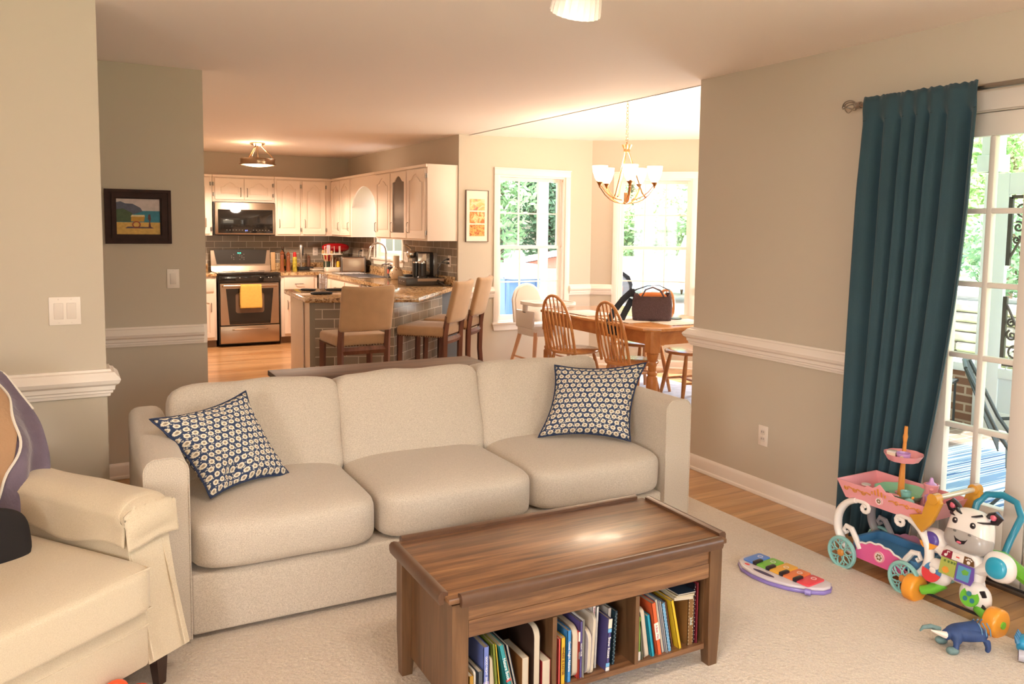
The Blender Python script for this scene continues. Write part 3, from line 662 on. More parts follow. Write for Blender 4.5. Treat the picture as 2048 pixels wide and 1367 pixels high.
# ---- base cabinets
BY0 = KY-.62
def base_(x0, x1, label): 
    t = thing('base_cabinet', label, 'cabinet', (x0,BY0,0), 0, 'white base cabinets'); carcass(t,0,0,x1-x0,.875,.60,toe=True); return t
t = base_(1.10,1.618,'white base cabinet left of the stove, half hidden by the hallway wall')
door(ID,t,.02,.13,.49,.66,'arch',handle=(.455,.50)); door(ID,t,.02,.69,.49,.85,'slab',name='drawer')
t = base_(2.402,2.87,'white base cabinet right of the stove with one drawer above a door')
door(ID,t,.04,.13,.42,.64,'arch',handle=(.08,.5)); door(ID,t,.04,.68,.42,.85,'slab',handle=(.23,.765),hor=True,name='drawer')
t = thing('base_cabinet','white sink base cabinet along the right-hand kitchen wall','cabinet',(2.885,BY0-.02,0),RZ,'white base cabinets'); carcass(t,0,0,1.75,.875,.598,toe=True)
for i in range(3): door(ID,t,.05+.56*i,.13,.58+.56*i,.66,'arch',handle=(.1+.56*i,.55)); door(ID,t,.05+.56*i,.69,.58+.56*i,.85,'slab',handle=(.315+.56*i,.77),hor=True,name='drawer')
t = thing('dishwasher','black fronted dishwasher at the near end of the sink run','dishwasher',(2.885,8.685,0),RZ)
mb = MB(); mb.box(0,0,.08,.62,.59,.872); mb.build('body', DK, t); mb = MB(); mb.box(.01,-.02,.10,.61,0,.76,b=.004); mb.build('door', BLACKG, t)
mb = MB(); mb.box(.01,-.022,.765,.61,0,.872,b=.004); mb.build('control_panel', BLACKG, t)
# ---- peninsula
pd = Vector((.952,-.306)); 
PL = [(1.80,6.79),(2.463,6.577),(3.30,7.452),(3.484,7.452),(3.484,8.06),(2.9,8.06),(2.9,7.66),(1.86,7.66)]
t = thing('kitchen_peninsula','tiled breakfast peninsula with a slanting end under the granite bar','peninsula',(0,0,0))
mb = MB(); mb.prism(PL,.0,.873); mb.build('carcass', CAB, t, smooth=0)
def tiles(name, a, b, z0, z1, par, th=.008):
    """tile cladding on the vertical face a->b, local x along it so the tile pattern runs level"""
    a = Vector(a); b = Vector(b); L_ = (b-a).length; mb = MB(); mb.box(-.004,-th,z0,L_+.004,-.0005,z1)
    o = mb.build(name, TILE, par, smooth=0); o.matrix_local = T(a.x,a.y,0,rz=math.atan2(b.y-a.y,b.x-a.x)); return o
tiles('tile_cladding',(1.80,6.79),(2.463,6.577),0,.873,t); tiles('tile_cladding',(2.463,6.577),(3.30,7.452),0,.873,t)
mb = MB(); mb.box(0,-.010,0,.045,.012,.873); o = mb.build('corner_trim', mat('tile_edge','#8d8273',.25), t, smooth=0); o.matrix_local = T(1.795,6.79,0,rz=math.atan2(-.306,.952))
mb = MB(); mb.box(-.012,-.60,.0,0,.0,.868,b=.002); o = mb.build('end_panel', CAB, t); o.matrix_local = T(1.855,7.65,0,rz=math.atan2(-.06,.87)-0.0)
mb = MB(); mb.box(3.30,7.447,0,3.484,7.4515,.873); mb.build('side_panel', mat('panel_dark','#6f7782',.6), t, smooth=0)
# ---- countertops
def slab(name, poly, label, hole=None):
    mb = MB(); mb.prism(poly,.876,.914,b=.008); o = mb.build(name, GRAN, smooth=30); tag(o,label,'countertop'); return o
slab('countertop',[(1.10,KY-.645),(1.622,KY-.645),(1.622,KY-.013),(1.10,KY-.013)],'short piece of speckled granite worktop left of the stove')
SX0,SX1,SY0,SY1 = 2.96,3.36,9.02,9.80
mb = MB()
mb.prism([(2.398,KY-.645),(2.865,KY-.645),(2.865,KY-.013),(2.398,KY-.013)],.876,.914)
mb.box(2.865,SY1,.876,3.474,KY-.013,.914); mb.box(2.865,SY0,.876,SX0,SY1,.914); mb.box(SX1,SY0,.876,3.474,SY1,.914); mb.box(2.865,8.0,.876,3.474,SY0,.914)
mb.prism([(1.741,6.73),(2.64,6.435),(3.40,7.42),(3.474,7.47),(3.474,8.0),(2.865,8.0),(2.865,7.72),(1.80,7.72)],.872,.914,b=.010)
top = mb.build('countertop', GRAN, smooth=30); tag(top,'long speckled granite worktop running under the sink window and out over the breakfast bar','countertop')
mb = MB(); mb.box(2.41,KY-.032,.914,3.45,KY-.013,1.01,b=.003); tag(mb.build('granite_upstand', GRAN),'low granite upstand behind the worktop between the stove and the corner','upstand')
mb = MB(); mb.box(1.10,KY-.032,.914,1.615,KY-.013,1.01,b=.003); tag(mb.build('granite_upstand', GRAN),'low granite upstand behind the worktop left of the stove','upstand')
mb = MB(); mb.box(3.455,7.50,.914,3.474,10.9,1.01,b=.003); tag(mb.build('granite_upstand', GRAN),'low granite upstand along the sink wall','upstand')
# sink
t = thing('sink','stainless double sink sunk in the granite below the tap','sink',((SX0+SX1)/2,(SY0+SY1)/2,.914))
mb = MB(); a, b = (SX1-SX0)/2, (SY1-SY0)/2
mb.ring([(-a,-b),(a,-b),(a,b),(-a,b)],[(-a+.02,-b+.02),(a-.02,-b+.02),(a-.02,b-.02),(-a+.02,b-.02)],.0,.004)
mb.box(-a+.02,-b+.02,-.17,a-.02,b-.02,-.165); mb.box(-a+.015,-b+.015,-.17,-a+.02,b-.015,.0); mb.box(a-.02,-b+.015,-.17,a-.015,b-.015,0); mb.box(-a+.02,-b+.015,-.17,a-.02,-b+.02,0); mb.box(-a+.02,b-.02,-.17,a-.02,b-.015,0); mb.box(-a+.02,-.01,-.17,a-.02,.01,-.02)
mb.build('basin', mat('sink_steel','#9d9ea3',.25,1), t, smooth=0)
mb = MB(); mb.lathe([(0,-.164),(.035,-.164),(.03,-.16),(0,-.16)],16); mb.build('drain', CHROME, t)
t = thing('faucet','tall gooseneck stainless tap arching over the sink','faucet',(3.405,9.34,.914),R(172))
mb = MB(); mb.lathe([(0,0),(.03,0),(.03,.012),(.024,.02),(.022,.11),(.016,.13),(0,.13)],20); mb.build('base', CHROME, t)
mb = MB(); P = [(0,0,.12),(0,0,.30)]+[(.10-.10*cos(a),0,.30+.10*sin(a)) for a in [R(15*i) for i in range(1,11)]]; mb.tube(P+[(.205,0,.29)],.0125,12); mb.build('spout', CHROME, t)
mb = MB(); mb.cyl((.20,0,.30),(.225,0,.20),.014,.021,16); mb.build('spray_head', CHROME, t)
mb = MB(); mb.tube([(0,-.02,.07),(0,-.06,.085),(0,-.11,.12)],[.011,.009,.006],8); mb.build('lever', CHROME, t)
t = thing('filter_tap','small chrome filter tap to the right of the main faucet','faucet',(3.40,9.12,.914),R(185))
mb = MB(); mb.lathe([(0,0),(.018,0),(.016,.05),(.012,.12),(0,.125)],14); mb.tube([(0,0,.12),(.03,0,.15),(.09,0,.16),(.13,0,.15),(.14,0,.11)],.008,8); mb.build('body', CHROME, t)

# ---- stove
t = thing('range','stainless electric range with a black ceramic hob and oven window','stove',(1.636,BY0-.035,0)); w = .745
mb = MB(); mb.box(.004,.02,.03,w-.004,.645,.90); mb.build('body', DK, t, smooth=0)
mb = MB(); mb.box(0,-.02,.895,w,.60,.918,b=.006); mb.build('cooktop', BLACKG, t)
for bx, by, br in ((.2,.15,.1),(.55,.15,.08),(.2,.42,.075),(.55,.42,.1)):
    r_ = MB(); r_.ring(circ(br,28,bx,by),circ(br-.003,28,bx,by),.918,.9188); r_.build('burner_ring', mat('ring_grey','#6e6660',.4), t)
mb = MB(); mb.box(.01,-.012,.80,w-.01,.02,.893,b=.004); o = mb.build('vent_panel', BLACKG, t)
for x in (.11,.13,.25,.5,.6,.63): r_ = MB(); r_.box(x,-.014,.855,x+.010,-.011,.862); r_.build('mark', WHITEP, o, smooth=0)
mb = MB(); mb.ring([(.02,.275),(w-.02,.275),(w-.02,.79),(.02,.79)],[(.125,.28),(w-.125,.28),(w-.085,.725),(.085,.725)],0,.03,M=XZ)
d = mb.build('oven_door', STEEL, t, smooth=0, M=T(0,.012,0))
g = MB(); g.prism([(.125,.28),(w-.125,.28),(w-.085,.725),(.085,.725)],.0,.022,M=XZ); g.build('glass', BLACKG, d, smooth=0)
g = MB(); g.prism(rrect(.2,.42,w-.2,.67,.03),.022,.0235,M=XZ); g.build('window', mat('oven_window','#6b5444',.15,spec=.6), d, smooth=0)
h = MB(); h.tube([(.05,-.03,.755),(.05,-.075,.76),(w-.05,-.075,.76),(w-.05,-.03,.755)],.012,10,flat=1.3); h.build('handle', STEEL, d)
mb = MB(); mb.box(.015,-.018,.045,w-.015,.02,.262,b=.006); d = mb.build('drawer', STEEL, t)
h = MB(); h.tube([(.16,-.018,.215),(.18,-.04,.217),(w-.18,-.04,.217),(w-.16,-.018,.215)],.008,8); h.build('handle', STEEL, d)
mb = MB(); mb.prism([(.51,.918),(.60,.918),(.60,1.18),(.555,1.18),(.53,.98)],.0,w,M=Matrix(((0,0,1,0),(1,0,0,0),(0,1,0,0),(0,0,0,1)))); bg_ = mb.build('backguard', STEEL, t, smooth=0)
pn = [(.07,1.005),(w-.07,1.005),(w-.04,1.185),(w/2,1.197),(.04,1.185)]
MG = T(0,.5345,1.005) @ Matrix.Rotation(R(-8),4,'X')
mb = MB(); mb.prism([(x,z-1.005) for x, z in pn],.0,.012,M=XZ); cp = mb.build('control_panel', mat('panel_black','#35302c',.25), bg_, smooth=0, M=MG)
text('8:12','clock',mat('clock_green','#22c0a0',.5,emit='#2fd8b8',estr=2.5),cp,Matrix.Translation((w/2-.02,-.0125,.14)) @ Matrix.Rotation(R(90),4,'X'),.026)
for i in range(5):
    for j in range(4):
        if (i*4+j)%3: k_ = MB(); k_.box(.25+.026*i+(.05 if i > 1 else 0),-.0135,.055+.022*j,.26+.026*i+(.05 if i > 1 else 0),-.012,.062+.022*j); k_.build('key', mat('key_grey','#8c857d',.5), cp, smooth=0)
# towel on the oven handle
def towelf(u, v):
    s = v*.56-.26; x = .245+.26*u+.006*sin(v*9)*(u-.5)
    rr = .0145
    if abs(s) < .022: a = s/.022*pi/2; y, z = -.063-rr*sin(a)*-1*-1, .762+rr*cos(a)
    elif s < 0: y, z = -.063+rr, .762+(s+.022)
    else: y, z = -.063-rr-.004*sin(u*14), .762-(s-.022)
    return (x, y, z)
mb = MB(); mb.grid(18,40,towelf)
o = mb.build('dish_towel', mat('towel_yellow','#e3b85c',.95,bump=.5,bscale=300,var=.06,vscale=40), solid=.006); o.location = (1.636,BY0-.035,0); tag(o,'yellow waffle dish towel hung over the oven door handle','towel')

# ---- microwave
t = thing('microwave','stainless over-the-range microwave with a black glass door','microwave',(1.64,KY-.402,1.378))
mb = MB(); mb.box(0,.02,0,.75,.40,.418); mb.build('body', DK, t, smooth=0)
mb = MB(); mb.box(.012,-.012,.012,.74,.02,.412,b=.004); d = mb.build('front', STEEL, t)
g = MB(); g.box(.045,-.016,.03,.715,-.0125,.325,b=.001); gl = g.build('glass', BLACKG, d)
text('8:12','clock',mat('clock_blue','#5f7dff',.5,emit='#7f96ff',estr=2.5),gl,T(.385,-.0165,.062,rx=R(90)),.018)
for i in range(14):
    k_ = MB(); k_.box(.14+.038*i+(.02 if i > 6 else 0),-.0175,.066 if i not in (6,7) else .045,.156+.038*i+(.02 if i > 6 else 0),-.016,.070 if i not in (6,7) else .048); k_.build('key', mat('key_grey','#8c857d',.5), gl, smooth=0)
text('—','badge',mat('badge','#d8d0c6',.4),d,T(.375,-.0125,.372,rx=R(90)),.03)
g = MB(); g.box(.05,.03,-.004,.70,.36,0); g.build('vent_grille', DK, t)
# ---- outlets and switches
def plate(M, label, kind='outlet', gang=1, name=None):
    w = .07+.046*(gang-1); t = thing(name or ('light_switch' if kind == 'switch' else 'power_outlet'), label, kind if kind != 'switch' else 'light switch'); t.matrix_world = M
    PLT = mat('plate_white','#e9ddd2',.35); INS = mat('plate_insert','#dccfc4',.35)
    mb = MB(); mb.box(-w/2,-.006,-.058,w/2,0,.058,b=.003); mb.build('plate', PLT, t)
    for g in range(gang):
        x = (g-(gang-1)/2)*.046
        if kind == 'switch': k = MB(); k.box(x-.017,-.0095,-.033,x+.017,-.005,.033,b=.0015); k.build('rocker', INS, t)
        else:
            for s in (-1,1):
                k = MB(); k.prism(rrect(x-.017,s*.02-.0145,x+.017,s*.02+.0145,.008),.005,.0085,M=XZ); ko = k.build('socket', INS, t, smooth=0)
                e = MB(); e.box(x-.008,-.0092,s*.02-.002,x-.0055,-.0083,s*.02+.008); e.box(x+.0055,-.0092,s*.02-.001,x+.008,-.0083,s*.02+.007); e.build('slot', DK, ko, smooth=0)
        for s in (-1,1):
            if kind == 'switch' or s > 0: k = MB(); k.cyl((x,-.0062,s*.048 if kind == 'switch' else 0),(x,-.0070,s*.048 if kind == 'switch' else 0),.0028,n=8); k.build('screw', INS, t)
    return t
def keep(o, p): o.parent = p; o.matrix_parent_inverse = p.matrix_basis.inverted(); return o
plate(T(3.012,KY-.012,1.163),'white outlet on the tiles behind the stand mixer')
plate(T(KX-.012,10.435,1.168,rz=RZ),'white outlet with one black plug, left of the sink window')
plate(T(KX-.012,8.85,1.163,rz=RZ),'white double switch right of the sink window','switch',2)
plate(T(KX-.012,7.64,1.165,rz=RZ),'white outlet with two black plugs at the end of the kitchen tiles')
plate(T(.568,5.27,1.188),'single light switch on the hallway wall below the framed harbour painting','switch')
plate(T(-.006,3.80,1.156),'double light switch on the grey-green wall at the far left','switch',2)
plate(T(XR,2.665,1.165,rz=RZ),'light switch half hidden by the left edge of the dark curtain','switch',2)
plate(T(XR,3.303,.348,rz=RZ),'low outlet on the right-hand wall above the baseboard')
# ================================================================ things on the kitchen worktops
CT = .914
WOODM = wood('mill_wood',['#6e3a22','#8d4f2e','#a4643b'],.35,(12,12,1.5)); REDP = mat('red_enamel','#a3161c',.2,coat=.6)
def simple(name, prof, m, loc, label, cat, n=20, **k):
    mb = MB(); mb.lathe(prof,n); o = mb.build(name, m); o.location = loc; return tag(o,label,cat,**k)
def mill(x, y, h, label):
    t = thing('pepper_mill', label, 'mill', (x,y,CT), 0, 'wooden mills by the stove'); mb = MB()
    mb.lathe([(0,0),(.03,0),(.031,.02),(.024,.05),(.027,.10),(.022,.14),(.026,h*.75),(.02,h*.8)],18); mb.build('body', WOODM, t)
    mb = MB(); mb.lathe([(.019,h*.8),(.027,h*.83),(.026,h*.9),(.012,h*.94),(.008,h*.96),(.01,h),(0,h)],18); mb.build('head', WOODM, t)
mill(2.50,10.80,.27,'taller dark wooden mill nearest the stove'); mill(2.585,10.82,.25,'second wooden mill, between the dark bottle and the red-capped spray can')
t = thing('oil_bottle','dark glass oil bottle behind the two wooden mills','bottle',(2.545,10.95,CT)); mb = MB(); mb.lathe([(0,0),(.036,0),(.038,.01),(.038,.19),(.014,.24),(.013,.29),(0,.29)],18); mb.build('body', mat('dark_glass','#2a1d12',.1), t)
mb = MB(); mb.lathe([(0,.285),(.016,.285),(.016,.315),(0,.315)],12); mb.build('cap', mat('cap_brown','#4a3224',.4), t)
mb = MB(); mb.lathe([(.0385,.06),(.0387,.06),(.0387,.15),(.0385,.15)],18); mb.build('paper_label', mat('label_gold','#c7a44c',.5), t)
t = thing('wood_board','slim pale wooden board standing between the stove and the bottles','board',(2.43,11.0,CT)); mb = MB(); mb.box(-.03,-.008,0,.03,.008,.24,b=.006,M=T(0,0,.001,rx=R(-6))); mb.build('blade', wood('pale_wood',['#c79a68','#d9b384'],.5,(10,10,1)), t)
t = thing('spray_can','red capped cooking spray can with yellow-green print','can',(2.665,10.80,CT)); mb = MB(); mb.lathe([(0,0),(.028,0),(.029,.01),(.029,.17),(.024,.185),(0,.185)],20); mb.build('can', mat('can_print','#b9a83e',.35,var=.5,vscale=30), t)
mb = MB(); mb.lathe([(0,.184),(.024,.184),(.024,.215),(.018,.245),(0,.25)],18); mb.build('cap', mat('cap_red','#c22a2a',.35), t)
t = thing('hand_blender','white and steel stick blender standing in its black base','blender',(2.82,10.86,CT)); mb = MB(); mb.box(-.10,-.05,0,.10,.05,.05,b=.008); mb.build('base', DK, t)
mb = MB(); mb.lathe([(0,.05),(.012,.05),(.012,.16),(.024,.19),(.025,.33),(.015,.345),(0,.345)],16,M=T(-.055,0,0)); mb.build('body', mat('blender_silver','#c9c2ba',.25,.7), t)
mb = MB(); mb.box(-.048,-.03,.20,-.03,-.02,.31,b=.003); mb.build('switch', DK, t)
mb = MB(); mb.lathe([(0,.05),(.022,.05),(.024,.14),(.02,.17),(.026,.175),(.012,.20),(0,.205)],16,M=T(.045,0,0)); mb.build('attachment', mat('clear_brown','#6b4c3c',.15), t)
t = thing('baking_tray','white rectangular dish lying on the back worktop under the outlet','dish',(3.03,10.78,CT)); mb = MB(); mb.prism(rrect(-.15,-.09,.15,.09,.02),0,.012); mb.ring(rrect(-.165,-.105,.165,.105,.025),rrect(-.15,-.09,.15,.09,.02),.008,.034); mb.build('dish', mat('dish_white','#dccfbe',.3), t)
mb = MB(); mb.ring(rrect(-.17,-.11,.17,.11,.025),rrect(-.163,-.103,.163,.103,.025),.034,.038); mb.build('rim', mat('rim_dark','#8a7663',.4), t)
# utensil crock
t = thing('utensil_holder','dark utensil crock with wooden tongs sticking out, left of the red mixer','holder',(3.05,10.62,CT)); mb = MB(); mb.lathe([(0,0),(.05,0),(.052,.13),(.048,.13),(.046,.008),(0,.008)],20); mb.build('crock', mat('crock_green','#3e4a3f',.3), t)
for a, b in (((-.01,0,.01),(-.05,.02,.25)),((.02,.01,.01),(.055,-.01,.24)),((0,.02,.01),(.01,.04,.27)),((.01,-.02,.01),(-.02,-.05,.23))):
    mb = MB(); mb.tube([a,b],[.005,.009],8); mb.sell(b,(.018,.008,.03),3,4); mb.build('wooden_spoon', wood('pale_wood',[],.5), t)
# stand mixer
t = thing('stand_mixer','red stand mixer with steel bowl in the kitchen corner','mixer',(3.215,10.80,CT),R(185))
mb = MB(); mb.prism(rrect(-.17,-.10,.17,.10,.07),0,.035,b=.012); mb.box(.06,-.045,.03,.15,.045,.25,b=.03,seg=3); mb.build('stand', REDP, t)
mb = MB(); mb.sell((0,0,.305),(.19,.068,.062),2.6,8); mb.build('head', REDP, t)
mb = MB(); mb.lathe([(.0,.225),(.03,.225),(.038,.235),(.038,.26),(0,.26)],18,M=T(-.09,0,0)); mb.cyl((-.193,0,.305),(-.183,0,.305),.03); mb.build('trim_band', CHROME, t)
mb = MB(); mb.lathe([(0,.037),(.05,.037),(.055,.05),(.09,.09),(.10,.17),(.103,.172),(.096,.172),(.086,.09),(.05,.055),(0,.05)],24,M=T(-.07,0,0)); mb.build('bowl', STEEL, t)
# bottle drying rack
t = thing('drying_rack','white two tier bottle drying rack with pegs beside the toaster','rack',(3.06,10.42,CT))
WP = mat('rack_white','#e9dfd2',.4)
mb = MB(); mb.prism(rrect(-.10,-.07,.10,.07,.03),0,.06,b=.012); mb.build('base', WP, t)
mb = MB(); mb.cyl((0,0,.05),(0,0,.23),.008,n=10); mb.prism(rrect(-.13,-.06,.13,.06,.04),.225,.237); mb.build('upper_tray', WP, t)
for i in range(8): mb = MB(); x = -.11+.032*i; z0 = .235 if i%2 == 0 or i > 5 else .06; mb.cyl((x,-.03+.06*(i%2),z0),(x,-.03+.06*(i%2),z0+.10),.004,.0025,8); mb.build('peg', WP, t)
mb = MB(); mb.lathe([(.025,.0),(.026,.0),(.027,.09),(.022,.11),(.021,.11),(.025,.09)],16,M=T(-.05,0,.24)); o = mb.build('baby_bottle', mat('bottle_clear','#cfc3d6',.1,alpha=.5)); o.location = (3.06,10.42,CT); tag(o,'clear baby bottle upside down on the upper tray of the drying rack','bottle')
mb = MB(); mb.lathe([(0,0),(.022,0),(.024,.05),(.018,.075),(0,.08)],16,M=T(.075,-.01,.061)); o = mb.build('bottle_cap', mat('cap_yellow','#dcb338',.4)); o.location = (3.06,10.42,CT); tag(o,'yellow bottle cap on the lower tray of the drying rack','cap')
# toaster
t = thing('toaster','wide stainless toaster on the worktop left of the sink','toaster',(3.27,10.20,CT),R(74))
mb = MB(); mb.box(-.11,-.15,.012,.13,.15,.20,b=.02,seg=3); mb.build('body', STEEL, t)
for s in (-1,1): mb = MB(); mb.box(-.112,s*.145-.012,.0,.132,s*.145+.012,.205,b=.012); mb.build('end_cap', mat('grey_cap','#5f5852',.35), t)
for x in (-.03,.05): mb = MB(); mb.box(x-.015,-.12,.198,x+.015,.12,.2015); mb.build('slot', DK, t, smooth=0)
mb = MB(); mb.box(-.02,-.185,.13,.02,-.155,.145,b=.004); mb.build('lever', DK, t)
mb = MB(); mb.tube([(KX-.02,10.435,1.19),(KX-.07,10.42,1.18),(KX-.08,10.40,1.08),(KX-.06,10.35,.98),(3.42,10.28,.93)],.004,6); mb.box(KX-.05,10.42,1.18,KX-.013,10.45,1.20,b=.004); keep(mb.build('power_cord', DK), t)
t = thing('drying_mat','grey dish drying mat beside the sink','mat',(3.12,9.97,CT)); mb = MB(); mb.box(-.16,-.15,0,.2,.14,.010,b=.004); mb.build('mat', stripes('mat_stripes',[(0,'#6e6a66'),(.45,'#cfc8bf'),(.55,'#8d8984')],60,0), t)
# soap bottle
t = thing('soap_dispenser','small dark soap bottle with red label and chrome pump behind the sink','bottle',(3.36,9.02,CT)); mb = MB(); mb.box(-.045,-.045,0,.045,.045,.13,b=.008); mb.build('bottle', mat('soap_black','#2b2a30',.2), t)
mb = MB(); mb.box(-.0465,-.02,.05,-.0455,.03,.10); mb.build('paper_label', mat('label_red','#c2503c',.5), t)
mb = MB(); mb.tube([(0,0,.13),(0,0,.165),(-.03,.01,.17),(-.05,.015,.16)],.006,8); mb.build('pump', CHROME, t)
# vase
t = thing('vase','cream speckled bottle vase with round belly and tall neck','vase',(3.30,8.72,CT))
def _vz(name):
    m = bpy.data.materials.new(name); m.use_nodes = True; n = m.node_tree.nodes; L = m.node_tree.links; b = n['Principled BSDF']
    tc = n.new('ShaderNodeTexCoord'); v = n.new('ShaderNodeTexVoronoi'); v.inputs['Scale'].default_value = 38
    r = _ramp(n,[(0,'#6b5a45'),(.16,'#9a5a45'),(.24,'#e3cdae')]); r.color_ramp.interpolation = 'CONSTANT'
    L.new(tc.outputs['Object'],v.inputs[0]); L.new(v.outputs[0],r.inputs[0]); L.new(r.outputs[0],b.inputs['Base Color']); b.inputs['Roughness'].default_value = .25; return m
mb = MB(); mb.lathe([(0,0),(.04,0),(.055,.01),(.075,.04),(.08,.07),(.07,.105),(.045,.13),(.036,.15)],28); mb.build('belly', _vz('vase_speckle'), t)
mb = MB(); mb.lathe([(.036,.15),(.035,.20),(.035,.27),(.032,.27),(.032,.16)],28); mb.build('neck', mat('vase_cream','#dcc7ad',.3), t)
# coffee station
t = thing('pod_drawer','flat black coffee pod drawer under the milk frother','drawer',(3.26,7.90,CT),R(-8))
mb = MB(); mb.box(-.20,-.19,0,.20,.19,.075,b=.006); mb.build('body', mat('drawer_black','#3b342f',.35), t)
mb = MB(); mb.box(-.08,-.196,.045,.20,-.19,.072); mb.build('front_strip', mat('strip_tan','#a38a74',.35,.5), t)
for i in range(3): mb = MB(); mb.box(-.202,-.10+.09*i,.038,-.2,-.075+.09*i,.043); mb.build('light_mark', WHITEP, t)
t = thing('espresso_machine','black espresso machine with a shiny reflective side panel','coffee machine',(3.32,8.08,CT+.0755),R(-8))
mb = MB(); mb.box(-.05,-.12,0,.12,.13,.26,b=.012); mb.build('body', mat('machine_black','#2a2624',.3), t)
mb = MB(); mb.box(-.045,-.1225,.02,.08,-.12,.245,b=.001); mb.build('side_panel', CHROME, t)
mb = MB(); mb.sell((-.09,0,.235),(.05,.05,.045),2.5,6); mb.build('brew_head', CHROME, t)
mb = MB(); mb.tube([(-.09,0,.27),(-.10,0,.30),(-.16,0,.335)],.009,8); mb.build('lever', CHROME, t)
mb = MB(); mb.box(-.17,-.06,0,-.05,.06,.018,b=.004); mb.build('drip_tray', DK, t)
mb = MB(); mb.box(.125,-.10,0,.19,.10,.25,b=.01); mb.build('water_tank', mat('tank_clear','#8f857a',.15), t)
ESPR = t
t = FROTH = thing('milk_frother','black cylindrical milk frother with a steel collar on the pod drawer','frother',(3.235,7.795,CT+.0755)); mb = MB(); mb.lathe([(0,0),(.055,0),(.052,.012),(.042,.02),(.042,.15),(0,.15)],28); mb.build('jug', mat('frother_black','#221f1d',.3), t)
mb = MB(); mb.lathe([(0,.15),(.043,.15),(.043,.172),(.038,.178),(0,.178)],28); mb.build('collar', CHROME, t)
t = thing('coffee_canister','second black coffee canister just behind the milk frother','canister',(3.205,7.885,CT+.0755)); mb = MB(); mb.lathe([(0,0),(.038,0),(.038,.15),(0,.15)],24); mb.build('body', mat('frother_black','#221f1d',.3), t)
mb = MB(); mb.lathe([(0,.15),(.039,.15),(.039,.165),(0,.17)],24); mb.build('lid', CHROME, t)
for i, dz in enumerate((.02,-.02)):
    mb = MB(); mb.cyl((KX-.006,7.64,1.165+dz),(KX-.05,7.645,1.165+dz),.013,.010,10); mb.tube([(KX-.05,7.645,1.165+dz),(KX-.10,7.66,1.15),(KX-.13,7.68-.03*i,1.08),(KX-.12,7.70,.98),(KX-.11-.05*i,7.62,.93),(KX-.16,7.58+.05*i,.955),(KX-.10,7.55,.925),(KX-.03,7.56,.922)],.0045,6)
    keep(mb.build('power_cord', DK), (FROTH, ESPR)[i])
# things on the bar
t = thing('tumbler','clear ribbed glass tumbler on the breakfast bar','glass',(2.09,7.42,CT)); mb = MB(); mb.lathe([(0,.0),(.032,0),(.036,.01),(.043,.155),(.041,.155),(.034,.014),(0,.012)],28,fn=None)
for i in range(9): mb.lathe([(.0355+.0008*i,.012+.012*i),(.038+.0008*i,.018+.012*i),(.0365+.0008*i,.024+.012*i)],24)
mb.build('glass', glassmat('tumbler_glass',(.97,.96,.97),.22), t)
def remote(x, y, rz, L_, label):
    t = thing('remote_control', label, 'remote', (x,y,CT+.001), rz, 'remote controls on the bar'); mb = MB(); mb.sell((0,0,.011),(L_/2,.024,.011),5,5); mb.build('body', DK, t)
    for i in range(6):
        for j in (-1,0,1): k = MB(); k.cyl((-L_*.32+i*L_*.11,j*.013,.020),(-L_*.32+i*L_*.11,j*.013,.0235),.0035,n=8); k.build('button', mat('button_grey','#6f6a66',.5), t)
remote(1.955,7.44,R(-50),.15,'grey topped remote control at the left edge of the bar'); remote(1.965,7.03,R(-8),.19,'black remote control nearest the front edge of the bar'); remote(2.20,7.36,R(-5),.20,'flat black remote control behind the glass tumbler')

# ================================================================ lamps
BRN = mat('lamp_nickel','#b59a80',.25,1); SHADE = mat('lit_glass','#fff3df',.4,emit='#ffe2b5',estr=4.5)
t = thing('ceiling_light','semi-flush drum ceiling lamp with three arms over the kitchen','ceiling light',(1.95,9.55,2.44))
mb = MB(); mb.lathe([(0,0),(.085,0),(.085,-.012),(.05,-.035),(.02,-.04),(0,-.04)],24); mb.build('canopy', BRN, t)
mb = MB(); mb.cyl((0,0,-.03),(0,0,-.20),.012,n=12); mb.build('stem', BRN, t)
for i in range(3): a = R(90+120*i+25); mb = MB(); mb.tube([(.04*cos(a),.04*sin(a),-.03),(.165*cos(a),.165*sin(a),-.16),(.165*cos(a),.165*sin(a),-.19)],.008,8); mb.build('arm', BRN, t)
mb = MB(); mb.lathe([(.185,-.18),(.195,-.18),(.19,-.19),(.19,-.235),(.205,-.24),(.205,-.25),(.18,-.25),(.18,-.24),(.182,-.19)],36); mb.build('drum', BRN, t)
mb = MB(); mb.lathe([(0,-.27),(.06,-.268),(.13,-.258),(.178,-.242),(.178,-.235),(0,-.25)],32); mb.build('diffuser', SHADE, t)
point('kitchen_bulb',(1.95,9.55,2.32),8,(1,.72,.45),.09); kb = point('kitchen_bulb_low',(1.95,9.55,2.13),150,(1,.77,.58),.14); kb.data.type = 'SPOT'; kb.data.spot_size = R(168); kb.data.spot_blend = .25
